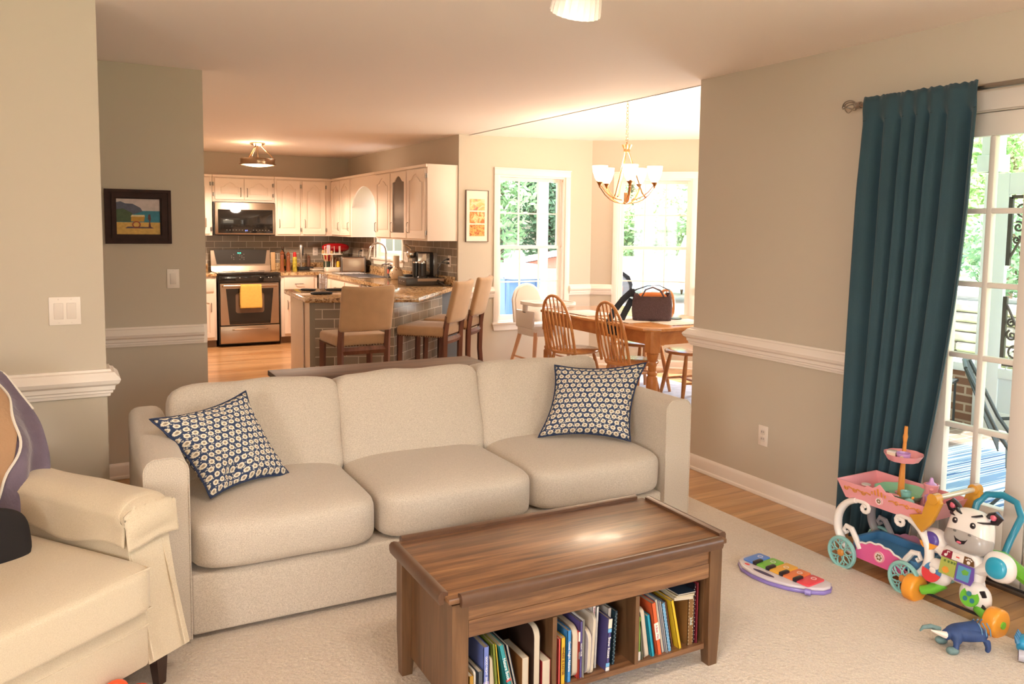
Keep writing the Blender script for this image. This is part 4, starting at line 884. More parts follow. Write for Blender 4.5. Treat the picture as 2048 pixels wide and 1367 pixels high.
# chandelier over the dining table
CX_, CY_ = 4.25, 5.70
t = thing('chandelier','five light brass chandelier with white glass cups over the dining table','chandelier',(CX_,CY_,0))
BRS = mat('warm_brass','#c99a6c',.25,1)
mb = MB()
z = 2.255; i = 0
while z < 2.66:
    M_ = T(0,0,z+.018,rz=R(90*(i%2)),rx=R(90)); P_ = [(.010*cos(a),.017*sin(a)) for a in [2*pi*q/10 for q in range(10)]]
    mb.tube([M_ @ Vector((x,y,0)) for x, y in P_],.0028,6,closed=True); z += .029; i += 1
mb.build('chain', BRS, t)
mb = MB(); mb.lathe([(0,0),(.06,0),(.055,.03),(0,.045)],20,M=T(0,0,2.655)); mb.build('canopy', BRS, t)
mb = MB(); mb.lathe([(0,2.175),(.03,2.175),(.026,2.195),(.038,2.235),(.042,2.235),(.030,2.20),(0,2.20)],18,fn=lambda a,z: 1+(.12*cos(9*a) if z > 2.22 else 0)); mb.lathe([(0,2.19),(.006,2.19),(.006,2.255),(0,2.255)],8); mb.build('crown', BRS, t)
BC = [(.245*cos(R(72*k+241)),.245*sin(R(72*k+241))) for k in range(5)]
for k in range(3):
    a = R(120*k+91); mb = MB(); mb.tube([(.015*cos(a),.015*sin(a),2.18),(.14*cos(a),.14*sin(a),1.83),(.165*cos(a),.165*sin(a),1.795),(.18*cos(a),.18*sin(a),1.79)],.006,8); mb.build('stay', BRS, t)
for k, (x, y) in enumerate(BC):
    mb = MB(); P_ = [(x*q,y*q,1.735+.115*q*q*q+.02*q*q) for q in (0,.2,.4,.6,.8,1.0,1.12)]; mb.tube(P_,.011,8,flat=.35,up=(0,0,1)); P_ = [(p[0],p[1],p[2]+.03) for p in P_[1:-1]]; mb.tube(P_,.004,6)
    ar = mb.build('arm', BRS, t)
    mb = MB(); mb.lathe([(0,0),(.008,0),(.008,.02),(.028,.045),(.03,.05),(0,.05)],16,M=T(x,y,1.865)); mb.build('cup', BRS, ar)
    mb = MB(); mb.lathe([(.018,.0),(.045,.045),(.062,.10),(.066,.145),(.063,.145),(.058,.10),(.042,.05),(.016,.006)],24,M=T(x,y,1.905)); mb.build('shade', SHADE, ar)
    point('chandelier_bulb',(CX_+x,CY_+y,2.09),9,(1,.80,.58),.05)
mb = MB(); mb.sell((0,0,1.74),(.02,.02,.012),2.5,4); mb.box(-.016,-.004,1.74,.016,.004,1.83,b=.002); mb.build('hub', BRS, t)
# ceiling fan light at the top edge of the picture
FAN = (1.055,1.52,2.44)
t = thing('ceiling_fan','white ceiling fan whose ribbed glass light shade just enters the top of the view','ceiling fan',FAN)
FW = mat('fan_white','#e8ded3',.4)
mb = MB(); mb.lathe([(0,0),(.07,0),(.06,-.05),(.02,-.06),(.015,-.12),(.10,-.13),(.11,-.17),(.07,-.21),(.05,-.22),(.055,-.26),(.03,-.275),(0,-.275)],28); mb.build('motor', FW, t)
for k in range(5):
    a = R(72*k+20); mb = MB(); mb.prism([(.10,-.04),(.20,-.06),(.62,-.075),(.66,0),(.62,.075),(.20,.06),(.10,.04)],-.155,-.148,M=Matrix.Rotation(a,4,'Z')); mb.build('blade', FW, t)
FR = mat('frosted','#b5a99c',.35,bump=.3,bscale=30,stretch=(3,3,.4),emit='#ffe6c8',estr=.02)
for k in range(3):
    a = R((75,190,288)[k]); M_ = Matrix.Rotation(a,4,'Z') @ T(.115,0,-.285,ry=R(-32)); mb = MB(); mb.tube([(.04*cos(a),.04*sin(a),-.25),(.10*cos(a),.10*sin(a),-.265),(.122*cos(a),.122*sin(a),-.295)],.010,8); ar = mb.build('light_arm', FW, t)
    mb = MB(); mb.lathe([(.018,-.005),(.030,-.012),(.045,-.05),(.058,-.10),(.062,-.135),(.059,-.135),(.055,-.10),(.042,-.052),(.028,-.016),(.016,-.010)],48,M=M_,fn=lambda a,z: 1+.02*cos(24*a)); mb.build('light_shade', FR, ar)
    p = T(FAN[0],FAN[1],FAN[2]) @ M_ @ Vector((0,0,-.15)); (point('fan_bulb', p, 22, (1,.87,.75), .04) if k else None) # (1,.87,.75), .04)
# ================================================================ dining furniture and bar stools
OAK = wood('golden_oak',['#b0713f','#c98a52','#dca468'],.28,(3,3,3),2.0,coat=.3)
OAKX = wood('golden_oak_top',['#b87a48','#cf9259','#dda76d'],.2,(9,1,9),1.6,coat=.5)
t = thing('dining_table','golden oak farmhouse dining table with turned legs and clipped corners','table',(4.36,5.72,0)); hw, hl = .475, .87
mb = MB(); c_ = .10; mb.prism([(-hw+c_,-hl),(hw-c_,-hl),(hw,-hl+c_),(hw,hl-c_),(hw-c_,hl),(-hw+c_,hl),(-hw,hl-c_),(-hw,-hl+c_)],.722,.75,b=.008); mb.build('tabletop', OAKX, t)
mb = MB(); a, b = hw-.09, hl-.09
mb.box(-a,-b-.012,.61,a,-b+.012,.722); mb.box(-a,b-.012,.61,a,b+.012,.722); mb.box(-a-.012,-b,.61,-a+.012,b,.722); mb.box(a-.012,-b,.61,a+.012,b,.722); mb.build('apron', OAK, t, smooth=0)
LP = [(.032,0),(.036,.02),(.044,.12),(.046,.26),(.044,.36),(.034,.372),(.040,.385),(.040,.395),(.030,.408),(.033,.42),(.030,.44),(.036,.452),(.036,.47),(.030,.482),(.040,.50),(.046,.53),(.05,.545)]
for sx in (-1,1):
    for sy in (-1,1):
        mb = MB(); M_ = T(sx*(a-.005),sy*(b-.005),0); mb.lathe(LP,24,M=M_); mb.prism([(-.05,-.034),(-.034,-.05),(.034,-.05),(.05,-.034),(.05,.034),(.034,.05),(-.034,.05),(-.05,.034)],.555,.722,M=M_); mb.lathe([(.0,.53),(.045,.535),(.05,.556),(0,.556)],8,M=M_ @ Matrix.Rotation(R(22.5),4,'Z')); mb.build('leg', OAK, t)
def windsor():
    """bow back chair facing +x, origin on the floor under the seat centre"""
    t = thing('windsor_chair','','chair',(0,0,0),0,'bow back chairs round the dining table')
    mb = MB(); P = []
    for i in range(36):
        a_ = 2*pi*i/36; r = .215 if cos(a_) < 0 else .225; P.append((r*cos(a_)*1.0,(.205+.022*max(0,cos(a_)))*sin(a_)))
    mb.prism(P,.432,.458,b=.010); mb.build('seat', OAKX, t)
    bow = []
    for i in range(25):
        q = pi*i/24; yy = .165*cos(q)*(1+.12*sin(q)); zz = .45+.485*sin(q)**.62; bow.append((-.165-.115*(zz-.45)/.485, yy, zz))
    mb = MB(); mb.tube(bow,.0125,8); mb.build('back_bow', OAK, t)
    for i in range(7):
        u = (i-3)/3; y0 = u*.115; y1 = u*.135; q = math.acos(max(-1,min(1,y1/.165/1.06))); z1 = .45+.485*sin(q)**.62
        mb = MB(); mb.tube([(-.165,y0,.45),(-.165-.115*.3,y0+(y1-y0)*.3,.45+(z1-.45)*.3),(-.165-.115*(z1-.45)/.485,y1,z1)],[.009,.0085,.0055],8); mb.build('spindle', OAK, t)
    for sx in (-1,1):
        for sy in (-1,1):
            mb = MB(); p0 = Vector((sx*.12,sy*.12,.435)); p1 = Vector((sx*.19,sy*.185,0)); mb.tube([p0,p0.lerp(p1,.3),p0.lerp(p1,.55),p1],[.014,.019,.020,.013],10); mb.build('leg', OAK, t)
    for sy in (-1,1): mb = MB(); mb.tube([(-.16,sy*.155,.19),(0,sy*.157,.19),(.16,sy*.155,.19)],[.009,.013,.009],8); mb.build('stretcher', OAK, t)
    mb = MB(); mb.tube([(0,-.157,.19),(0,0,.19),(0,.157,.19)],[.009,.013,.009],8); mb.build('stretcher', OAK, t); return t
wc = windsor()
for i,(x,y,rz,l) in enumerate([(3.90,5.93,14,'bow back oak chair on the near side of the table, next to the high chair'),
        (3.98,5.22,6,'bow back oak chair beside the thick turned table leg, nearest the sofa'),
        (4.72,6.02,180,'bow back oak chair on the far side of the table, behind the bag'),
        (4.79,5.43,172,'bow back oak chair behind the table, cut off by the wall end')]):
    c = wc if i == 0 else copy_tree(wc); c.location = (x,y,0); c.rotation_euler = (0,0,R(rz)); c['label'] = l
# placemats, coaster, bag
def rows(name, els, sc): return stripes(name, els, sc, 1)
PMAT = stripes('woven_mat',[(0,'#d9d2ca'),(.45,'#efe8e0'),(.6,'#d5cdc6')],60,1)
for x,y,rz,l in [(4.10,6.02,0,'woven placemat in front of the chair beside the high chair'),(4.40,5.12,90,'fringed woven placemat at the near end of the table under the grey bag'),(4.12,5.45,0,'woven placemat by the left side of the grey bag')]:
    t = thing('placemat',l,'placemat',(x,y,.7505),R(rz),'woven placemats'); mb = MB(); mb.box(-.16,-.22,0,.16,.22,.005,b=.001); mb.build('mat', PMAT, t)
    mb = MB(); rg = random.Random(3)
    for i in range(40):
        yy = -.215+i*.011
        for s in (-1,1): mb.tube([(s*.158,yy,.003),(s*(.166+rg.uniform(0,.008)),yy+rg.uniform(-.004,.004),.002)],.0022,4)
    mb.build('fringe', mat('fringe_brown','#7b5f58',.9,var=.5,vscale=90), t)
t = thing('coaster','round dark edged coaster on the placemat right of the bag','coaster',(4.50,5.30,.7565)); mb = MB(); mb.lathe([(0,0),(.05,0),(.05,.006),(0,.006)],28); mb.build('disc', mat('coaster_grey','#8a8f99',.3), t)
mb = MB(); mb.lathe([(.05,0),(.053,.001),(.053,.008),(.049,.008),(.049,.005)],28); mb.build('rim', DK, t)
t = thing('camera_bag','grey felt bag with black webbing straps and orange lining on the dining table','bag',(4.27,5.33,.7565),R(-34))
FELT = mat('grey_felt','#5d4a4e',.95,bump=.6,bscale=120,var=.12,vscale=60); WEB = mat('black_webbing','#232a35',.8,bump=.2,bscale=300)
mb = MB()
def bagf(u, v):
    a_ = 2*pi*u; s = 1+.05*sin(3*a_)*v; kx = .155*(1-.05*v)+.012*sin(v*pi); ky = .085*(1-.12*v)
    c2, s2 = cos(a_), sin(a_); k = (abs(c2)**4+abs(s2)**4)**-.25
    return (kx*c2*k, ky*s2*k, .225*v-.025*v*v*(cos(a_)**2 < .5))
mb.grid(40,10,bagf,closed_u=True); mb.prism([(bagf(i/40,0)[0],bagf(i/40,0)[1]) for i in range(40)],0,.004); mb.build('body', FELT, t, solid=.004)
mb = MB(); mb.sell((0,0,.175),(.125,.062,.055),3,8); mb.build('lining', mat('bag_orange','#e8894a',.8,var=.1), t)
mb = MB(); mb.tube([(-.09,-.082,.20),(-.06,-.07,.255),(0,-.05,.275),(.06,-.07,.25),(.09,-.082,.20)],.012,8,flat=.4); mb.build('handle', FELT, t)
mb = MB(); mb.tube([(.155,0,.19),(.14,0,.25),(.06,.03,.285),(-.04,.03,.28),(-.13,.01,.25),(-.16,-.01,.235)],.022,8,flat=.15,up=(0,0,1)); mb.tube([(-.155,0,.245),(-.24,-.03,.17),(-.32,-.09,.07),(-.36,-.14,-.02),(-.345,-.17,-.09),(-.31,-.15,-.10),(-.27,-.10,-.03),(-.22,-.04,.07),(-.165,0,.17)],.026,8,flat=.12,up=(.3,1,.1)); mb.box(-.18,-.03,.19,-.145,.03,.255,b=.006); mb.build('strap', WEB, t)
# high chair
t = thing('high_chair','cream plastic high chair with splayed wooden legs at the far end of the table','high chair',(4.16,6.92,0),R(-90))
HC = mat('high_chair_cream','#e6dcd2',.4); HCW = wood('high_chair_wood',['#c6936c','#d7a983'],.4,(8,8,1))
mb = MB(); P = [(-.17,.56),(.17,.56),(.175,.80)]+[(.165*cos(a_),.80+.16*sin(a_)) for a_ in [R(15*i) for i in range(1,12)]]+[(-.175,.80)]
mb.prism(P,-.012,.022,M=T(-.20,0,0,ry=R(-8)) @ Matrix(((0,0,1,0),(1,0,0,0),(0,1,0,0),(0,0,0,1))),b=.008); bk = mb.build('backrest', HC, t)
cxh = -.20
mb = MB(); P2 = [(x*.86,.56+(z-.56)*.95) for x, z in P]; mb.prism(P2,.022,.034,M=T(-.20,0,0,ry=R(-8)) @ Matrix(((0,0,1,0),(1,0,0,0),(0,1,0,0),(0,0,0,1))),b=.006); mb.build('cushion', mat('high_chair_pad','#d6c6b6',.7), bk)
mb = MB(); mb.box(-.22,-.18,.52,.16,.18,.56,b=.015); mb.box(-.2,-.19,.53,.14,-.165,.70,b=.01); mb.box(-.2,.165,.53,.14,.19,.70,b=.01); mb.build('seat_shell', HC, t)
mb = MB(); mb.prism(rrect(-.08,-.24,.30,.24,.08),.765,.785,b=.006); mb.ring(rrect(-.08,-.24,.30,.24,.08),rrect(-.065,-.225,.285,.225,.07),.785,.797); mb.box(-.06,-.19,.68,.0,-.165,.77); mb.box(-.06,.165,.68,.0,.19,.77); mb.build('tray', HC, t)
mb = MB(); mb.ring(rrect(-.20,-.19,.17,.19,.06),rrect(-.185,-.175,.155,.175,.05),.46,.53); mb.build('collar', HC, t)
for sx in (-1,1):
    for sy in (-1,1): mb = MB(); mb.tube([(sx*.14,sy*.15,.52),(sx*.26,sy*.25,0)],[.026,.020],4,flat=.8); mb.build('leg', HCW, t)
for sy in (-1,1): mb = MB(); mb.tube([(-.21,sy*.205,.23),(.21,sy*.205,.23)],.010,8); mb.build('crossbar', HCW, t)
mb = MB(); mb.tube([(.21,-.205,.23),(.21,.205,.23)],.010,8); mb.build('footrest', HCW, t)
# blue-grey rug under the table
mb = MB(); mb.box(-.80,-1.10,0,.80,1.10,.010,b=.003); o = mb.build('dining_rug', mat('rug_bluegrey','#a9b0bf',.95,var=.12,vscale=14,bump=.4,bscale=120)); o.location = (4.50,5.78,.0); tag(o,'thin blue-grey rug under the dining table and chairs','rug')
# three panel autumn print
t = thing('framed_print','narrow frame holding three small orange autumn scenes, left of the dining window','picture',(3.69,DY,1.63))
mb = MB(); mb.ring([(-.128,-.262),(.128,-.262),(.128,.262),(-.128,.262)],[(-.122,-.256),(.122,-.256),(.122,.256),(-.122,.256)],0,.02,M=XZ); mb.build('frame', mat('print_frame','#6a5446',.4), t, smooth=0)
mb = MB(); mb.box(-.122,-.012,-.256,.122,-.001,.256); mb.build('mount', mat('mount_cream','#f2e2d2',.6), t, smooth=0)
def paint(name, els, sc, dist=1.0):
    m = bpy.data.materials.new(name); m.use_nodes = True; n = m.node_tree.nodes; L = m.node_tree.links; b = n['Principled BSDF']
    tc = n.new('ShaderNodeTexCoord'); tt = n.new('ShaderNodeTexNoise'); tt.inputs['Scale'].default_value = sc; tt.inputs['Detail'].default_value = 5; tt.inputs['Distortion'].default_value = dist
    r = _ramp(n, els); L.new(tc.outputs['Object'],tt.inputs[0]); L.new(tt.outputs[0],r.inputs[0]); L.new(r.outputs[0],b.inputs['Base Color']); b.inputs['Roughness'].default_value = .5; return m
PP = [paint('autumn_pink',[(.3,'#c9584f'),(.42,'#e8a07a'),(.5,'#c8c070'),(.6,'#f3d9b4'),(.72,'#e39ba0')],16),paint('autumn_orange',[(.3,'#a94a22'),(.45,'#e8893c'),(.55,'#f6d79a'),(.7,'#d96b35')],18),paint('autumn_rust',[(.3,'#7e3b1d'),(.42,'#c7692f'),(.55,'#f0bb62'),(.7,'#b64a28')],22,2)]
for i, z in enumerate((.115,-.015,-.145)): mb = MB(); mb.box(-.085,-.0135,z-.058,.085,-.012,z+.058); mb.build('painting', PP[i], t, smooth=0)
# bar stools
SUEDE = mat('stool_suede','#b08c66',.85,bump=.15,bscale=260,var=.08,vscale=9,sheen=.3); STW = wood('stool_wood',['#4d2c1f','#6a4030','#7a4e3b'],.4,(12,12,1.5)); NAIL = mat('nailhead','#6b4a34',.35,.9)
def stool():
    """counter stool facing +y, origin on the floor under the seat"""
    t = thing('bar_stool','','stool',(0,0,0),0,'upholstered counter stools at the breakfast bar')
    mb = MB(); mb.box(-.225,-.205,.575,.225,.23,.668,b=.03,seg=3); st = mb.build('seat', SUEDE, t)
    mb = MB()
    for i in range(19):
        s = -.215+.43*i/18
        for p in ((s,.221,.585),(-.226,s*.9+.01,.585),(.226,s*.9+.01,.585),(s,-.201,.585)): mb.sell(p,(.006,.006,.006),2,1)
    mb.build('nailhead_trim', NAIL, st)
    mb = MB()
    def bf(u, v): 
        x = (u-.5)*.43; z = .70+.355*v; return (x, -.225-.085*v-.03*(1-(2*u-1)**2)*-1*-1, z+.012*(2*u-1)**2*v)
    mb.grid(13,10,bf); o = mb.build('backrest', SUEDE, t, solid=.055, sub=1)
    for s in (-1,1):
        mb = MB(); mb.tube([(s*.192,-.235,0),(s*.192,-.205,.35),(s*.192,-.21,.60),(s*.192,-.235,.76)],[.024,.026,.027,.024],4); mb.build('leg', STW, t)
        mb = MB(); mb.tube([(s*.20,.20,.58),(s*.205,.215,0)],[.028,.022],4); mb.build('leg', STW, t)
        mb = MB(); mb.box(s*.205-.01,-.2,.20,s*.205+.01,.2,.235); mb.build('stretcher', STW, t, smooth=0)
    mb = MB(); mb.box(-.2,.19,.16,.2,.212,.20); mb.build('footrest', STW, t, smooth=0)
    mb = MB(); mb.tube([(-.2,-.205,.545),(0,-.235,.55),(.2,-.205,.545)],.03,4,flat=.45,up=(0,1,0)); mb.build('rear_rail', STW, t); return t
s0 = stool()
for i,(x,y,rz,l) in enumerate([(2.03,6.30,2,'tan counter stool seen from behind, in front of the tiled bar face'),
        (2.80,6.56,45,'middle tan counter stool seen side-on at the slanting end of the bar'),
        (3.22,6.99,47,'farthest counter stool, right of the others against the dining wall')]):
    c = s0 if i == 0 else copy_tree(s0); c.location = (x,y,0); c.rotation_euler = (0,0,R(rz)); c['label'] = l
# ================================================================ living room
def weave(name, c1, c2, sc=420, rough=.9, bump=.25, sheen=.25):
    m = bpy.data.materials.new(name); m.use_nodes = True; MATS[name] = m; n = m.node_tree.nodes; L = m.node_tree.links; b = n['Principled BSDF']
    tc = n.new('ShaderNodeTexCoord'); t = n.new('ShaderNodeTexNoise'); t.inputs['Scale'].default_value = sc; t.inputs['Detail'].default_value = 2
    t2 = n.new('ShaderNodeTexNoise'); t2.inputs['Scale'].default_value = sc*.22; t2.inputs['Detail'].default_value = 3
    mx = n.new('ShaderNodeMath'); mx.operation = 'AVERAGE' if False else 'ADD'; t2.inputs['Scale'].default_value = sc*.6; hf = n.new('ShaderNodeMath'); hf.operation = 'MULTIPLY'; hf.inputs[1].default_value = .5
    L.new(tc.outputs['Object'],t.inputs[0]); L.new(tc.outputs['Object'],t2.inputs[0]); L.new(t.outputs[0],mx.inputs[0]); L.new(t2.outputs[0],mx.inputs[1]); L.new(mx.outputs[0],hf.inputs[0])
    r = _ramp(n,[(.36,c1),(.62,c2)]); L.new(hf.outputs[0],r.inputs[0]); L.new(r.outputs[0],b.inputs['Base Color']); b.inputs['Roughness'].default_value = rough; b.inputs['Sheen Weight'].default_value = sheen; b.inputs['Specular IOR Level'].default_value = .2
    bu = n.new('ShaderNodeBump'); bu.inputs['Strength'].default_value = bump; bu.inputs['Distance'].default_value = .002; L.new(t.outputs[0],bu.inputs['Height']); L.new(bu.outputs[0],b.inputs['Normal']); return m
SOFA = weave('sofa_linen','#b5a797','#d3c6b6'); CHAIRF = weave('armchair_twill','#c9b79c','#dccdb4',600)
# carpet with a carved texture
CARP = weave('carpet_pile','#c9b6a2','#e2d3c1',320,1,.9,.4)
n = CARP.node_tree.nodes; L = CARP.node_tree.links
vb = n.new('ShaderNodeTexVoronoi'); vb.inputs['Scale'].default_value = 70; tc = [x for x in n if x.type == 'TEX_COORD'][0]; L.new(tc.outputs['Object'],vb.inputs[0])
b2 = n.new('ShaderNodeBump'); b2.inputs['Strength'].default_value = .5; b2.inputs['Distance'].default_value = .006; L.new(vb.outputs[0],b2.inputs['Height']); L.new([x for x in n if x.type == 'BUMP' and x != b2][0].outputs[0],b2.inputs['Normal']); L.new(b2.outputs[0],n['Principled BSDF'].inputs['Normal'])
mb = MB(); mb.box(-.62,.3,.0,3.06,4.06,.014,b=.006); o = mb.build('area_rug', CARP); tag(o,'large beige carpet rug under the sofa, armchair and coffee table','rug')
FZ = .014
# ---- sofa
t = thing('sofa','three seat oatmeal linen sofa with square track arms','sofa',(.214,3.003,FZ),-.0113); W_ = 2.423; D_ = .92; AW = .146; AH = .67
for s in (0,1):
    x0 = 0 if s == 0 else W_-AW; mb = MB()
    n_ = 7; prof = []
    for x, z in [(AW,.0),(AW,AH-.05)]+[(AW-.05+.05*cos(R(a)),AH-.05+.05*sin(R(a))) for a in (22,45,67,90)]+[(.045,AH)]+[(.045-.045*sin(R(a)),AH-.045+.045*cos(R(a))) for a in (22,45,67,90)]+[(0,.0)]:
        prof.append((x0+(x if s == 0 else AW-x),z+.02))
    mb.prism(prof,-D_,0,M=XZ); 
    a_ = mb.build('arm', SOFA, t, smooth=50, M=T(.01 if s == 0 else 0,0,0,rz=0) if False else None)
    mb = MB(); mb.tube([(x,-.001,z) for x, z in prof],.0028,6); mb.build('piping', SOFA, a_)
mb = MB(); mb.box(AW+.002,.018,.02,W_-AW-.002,D_-.02,.245,b=.012,seg=3); mb.build('base', SOFA, t)
mb = MB(); mb.box(AW+.002,D_-.16,.245,W_-AW-.002,D_,.66,b=.04,seg=3); mb.build('back_frame', SOFA, t)
for x in (.08,W_-.08):
    for y in (.07,D_-.07): mb = MB(); mb.box(x-.03,y-.03,0,x+.03,y+.03,.022); mb.build('foot', DK, t)
cw = (W_-2*AW)/3
def wr(seed, amp, fr):
    def f(u, w):
        k = noise.noise(Vector((w.x*fr[0]+seed,w.y*fr[1],w.z*fr[2])))*amp; return w+Vector(u).normalized()*k
    return f
for i in range(3):
    def sf(u, w, i=i):
        k = (1-min(1,abs(u.x))**3)*(1-min(1,abs(u.y))**2.2); w = Vector(w)
        if u.z > 0: w.z += .028*k
        if u.y < 0: w.y -= .014*(1-abs(u.x)**4)*(1-abs(u.z)**2)
        return w+Vector(u)*noise.noise(Vector((w.x*4+i*7,w.y*4,w.z*3)))*.006
    mb = MB(); mb.sell((AW+cw*(i+.5),.345,.345),(cw/2-.002,.365,.098),7,14,fn=sf); c = mb.build('seat_cushion', SOFA, t, smooth=60)
    tilt = R(-14)
    def bf(u, w, i=i):
        w = Vector(w); k = (1-abs(u.x)**2.5)*(1-abs(u.z)**2.5)
        w.y += (-.028 if u.y < 0 else .02)*k
        fold = sin((w.x*22-w.z*15)+i*2)*.006*max(0,u.z+.2)*(1-abs(u.x)**4); w.y -= fold*(u.y < 0)
        if u.z > 0: w.z += .012*noise.noise(Vector((w.x*5+i*9,0,0)))-.006*abs(u.x)**3
        return w+Vector(u)*noise.noise(Vector((w.x*6+i*5,w.z*6,2)))*.008
    mb = MB(); mb.sell((0,0,0),(cw/2+.006,.112,.232),10,14,fn=bf,M=T(AW+cw*(i+.5),.655,.585,rx=tilt)); mb.build('back_cushion', SOFA, t, smooth=60)
# ---- throw pillows given by their four corners
def pillowmat(name):
    m = bpy.data.materials.new(name); m.use_nodes = True; n = m.node_tree.nodes; L = m.node_tree.links; b = n['Principled BSDF']
    uv = n.new('ShaderNodeUVMap'); mp = n.new('ShaderNodeMapping'); mp.inputs['Scale'].default_value = (12.5,14,1); L.new(uv.outputs[0],mp.inputs[0])
    sp = n.new('ShaderNodeSeparateXYZ'); L.new(mp.outputs[0],sp.inputs[0])
    def M_(op,a,b_=None,**k):
        q = n.new('ShaderNodeMath'); q.operation = op
        for i, v in enumerate((a,b_)):
            if v is None: continue
            if isinstance(v,(int,float)): q.inputs[i].default_value = v
            else: L.new(v,q.inputs[i])
        return q.outputs[0]
    row = M_('FLOOR',sp.outputs[1]); half = M_('MULTIPLY',M_('MODULO',row,2.0),.5); x = M_('ADD',sp.outputs[0],half)
    fx = M_('SUBTRACT',M_('FRACT',x),.5); fy = M_('SUBTRACT',M_('FRACT',sp.outputs[1]),.5)
    r = M_('SQRT',M_('ADD',M_('MULTIPLY',fx,fx),M_('MULTIPLY',fy,fy)))
    an = M_('ARCTAN2',fy,fx); pet = M_('MULTIPLY',M_('COSINE',M_('MULTIPLY',an,14.0)),.025); rr = M_('ADD',r,pet)
    cr = n.new('ShaderNodeValToRGB'); e = cr.color_ramp; e.interpolation = 'CONSTANT'
    for q in range(3): e.elements.new(.5)
    for el, (p, c) in zip(e.elements,[(0,'#8d7f72'),(.10,'#b3a28c'),(.20,'#eadfca'),(.36,'#303e5c'),(.9,'#303e5c')]): el.position = p; el.color = (*lin(c),1)
    L.new(rr,cr.inputs[0])
    # small sprigs between the flowers
    no = n.new('ShaderNodeTexVoronoi'); no.inputs['Scale'].default_value = 3.6; L.new(mp.outputs[0],no.inputs[0])
    s1 = M_('LESS_THAN',no.outputs[0],.34); s2 = M_('GREATER_THAN',r,.38); s = M_('MULTIPLY',s1,s2)
    mx = n.new('ShaderNodeMix'); mx.data_type = 'RGBA'; L.new(s,mx.inputs[0]); L.new(cr.outputs[0],mx.inputs[6]); mx.inputs[7].default_value = (*lin('#c2bdb0'),1)
    L.new(mx.outputs[2],b.inputs['Base Color']); b.inputs['Roughness'].default_value = .9; return m
NAVY = mat('navy_piping','#243150',.8); FLOR = pillowmat('floral_print')
def pillow(BL, BR, TR, TL, label, th=.075, crease=None):
    BL, BR, TR, TL = map(Vector,(BL,BR,TR,TL)); c = (BL+BR+TR+TL)/4; nrm = ((BR-BL).cross(TL-BL)).normalized()
    t = thing('throw_pillow',label,'pillow',c,0,'navy floral pillows on the sofa'); N = 25; bm = bmesh.new(); uvl = bm.loops.layers.uv.new('UVMap')
    def pos(u, v, sd):
        x, y = 2*u-1, 2*v-1; pin = .15
        uu = .5+(u-.5)*(1-pin*(1-y*y)**1.0*abs(x)**.6); vv = .5+(v-.5)*(1-pin*(1-x*x)*abs(y)**.6)
        p = BL*(1-uu)*(1-vv)+BR*uu*(1-vv)+TR*uu*vv+TL*(1-uu)*vv
        h = th*(max(0,(1-x*x)*(1-y*y)))**.42
        if crease: h -= crease[2]*math.exp(-((u-crease[0])**2+(v-crease[1])**2)/.012)*(sd > 0)
        h += .006*noise.noise(Vector((u*6,v*6,sd)))*(1-abs(x)**6)*(1-abs(y)**6); return p+nrm*h*sd-c
    for sd in (1,-1):
        g = [[bm.verts.new(pos(i/(N-1),j/(N-1),sd)) for j in range(N)] for i in range(N)]
        for i in range(N-1):
            for j in range(N-1):
                q = [(i,j),(i+1,j),(i+1,j+1),(i,j+1)]; q = q if sd > 0 else q[::-1]; f = bm.faces.new([g[a][b] for a, b in q]); f.smooth = True
                for lp, (a, b) in zip(f.loops,q): lp[uvl].uv = (a/(N-1),b/(N-1))
    bmesh.ops.remove_doubles(bm,verts=bm.verts,dist=.0004)
    me = bpy.data.meshes.new('cover'); bm.to_mesh(me); bm.free(); me.materials.append(FLOR); o = bpy.data.objects.new('cover',me); COL.objects.link(o); o.parent = t
    per = [pos(k/24,0,0) for k in range(24)]+[pos(1,k/24,0) for k in range(24)]+[pos(1-k/24,1,0) for k in range(24)]+[pos(0,1-k/24,0) for k in range(24)]
    mb = MB(); mb.tube(per,.0045,6,closed=True); mb.build('piping', NAVY, t); return t
pillow((.455,3.16,.49),(.80,3.36,.475),(.636,3.42,.835),(.265,3.33,.775),'navy floral pillow slumped over the left arm of the sofa',.07,crease=(.35,.12,.05))
pillow((2.02,3.38,.49),(2.385,3.115,.49),(2.585,3.26,.84),(2.165,3.47,.825),'navy floral pillow propped in the right corner of the sofa',.075)
# ---- console table behind the sofa
ESP = wood('espresso_wood',['#5b4234','#6f5242','#7d6150'],.55,(1.5,14,14))
t = thing('console_table','long narrow dark brown console table behind the sofa','console table',(1.51,4.20,0)); mb = MB(); mb.box(-.585,-.155,.722,.585,.155,.75,b=.003); mb.build('tabletop', ESP, t)
for sx in (-1,1):
    for sy in (-1,1): mb = MB(); mb.box(sx*.545-.022,sy*.125-.022,0,sx*.545+.022,sy*.125+.022,.722); mb.build('leg', ESP, t, smooth=0)
mb = MB(); mb.box(-.523,-.13,.64,.523,-.115,.722); mb.box(-.523,.115,.64,.523,.13,.722); mb.build('apron', ESP, t, smooth=0)
mb = MB(); mb.box(-.56,-.13,.16,.56,.13,.18); mb.build('shelf', ESP, t, smooth=0)
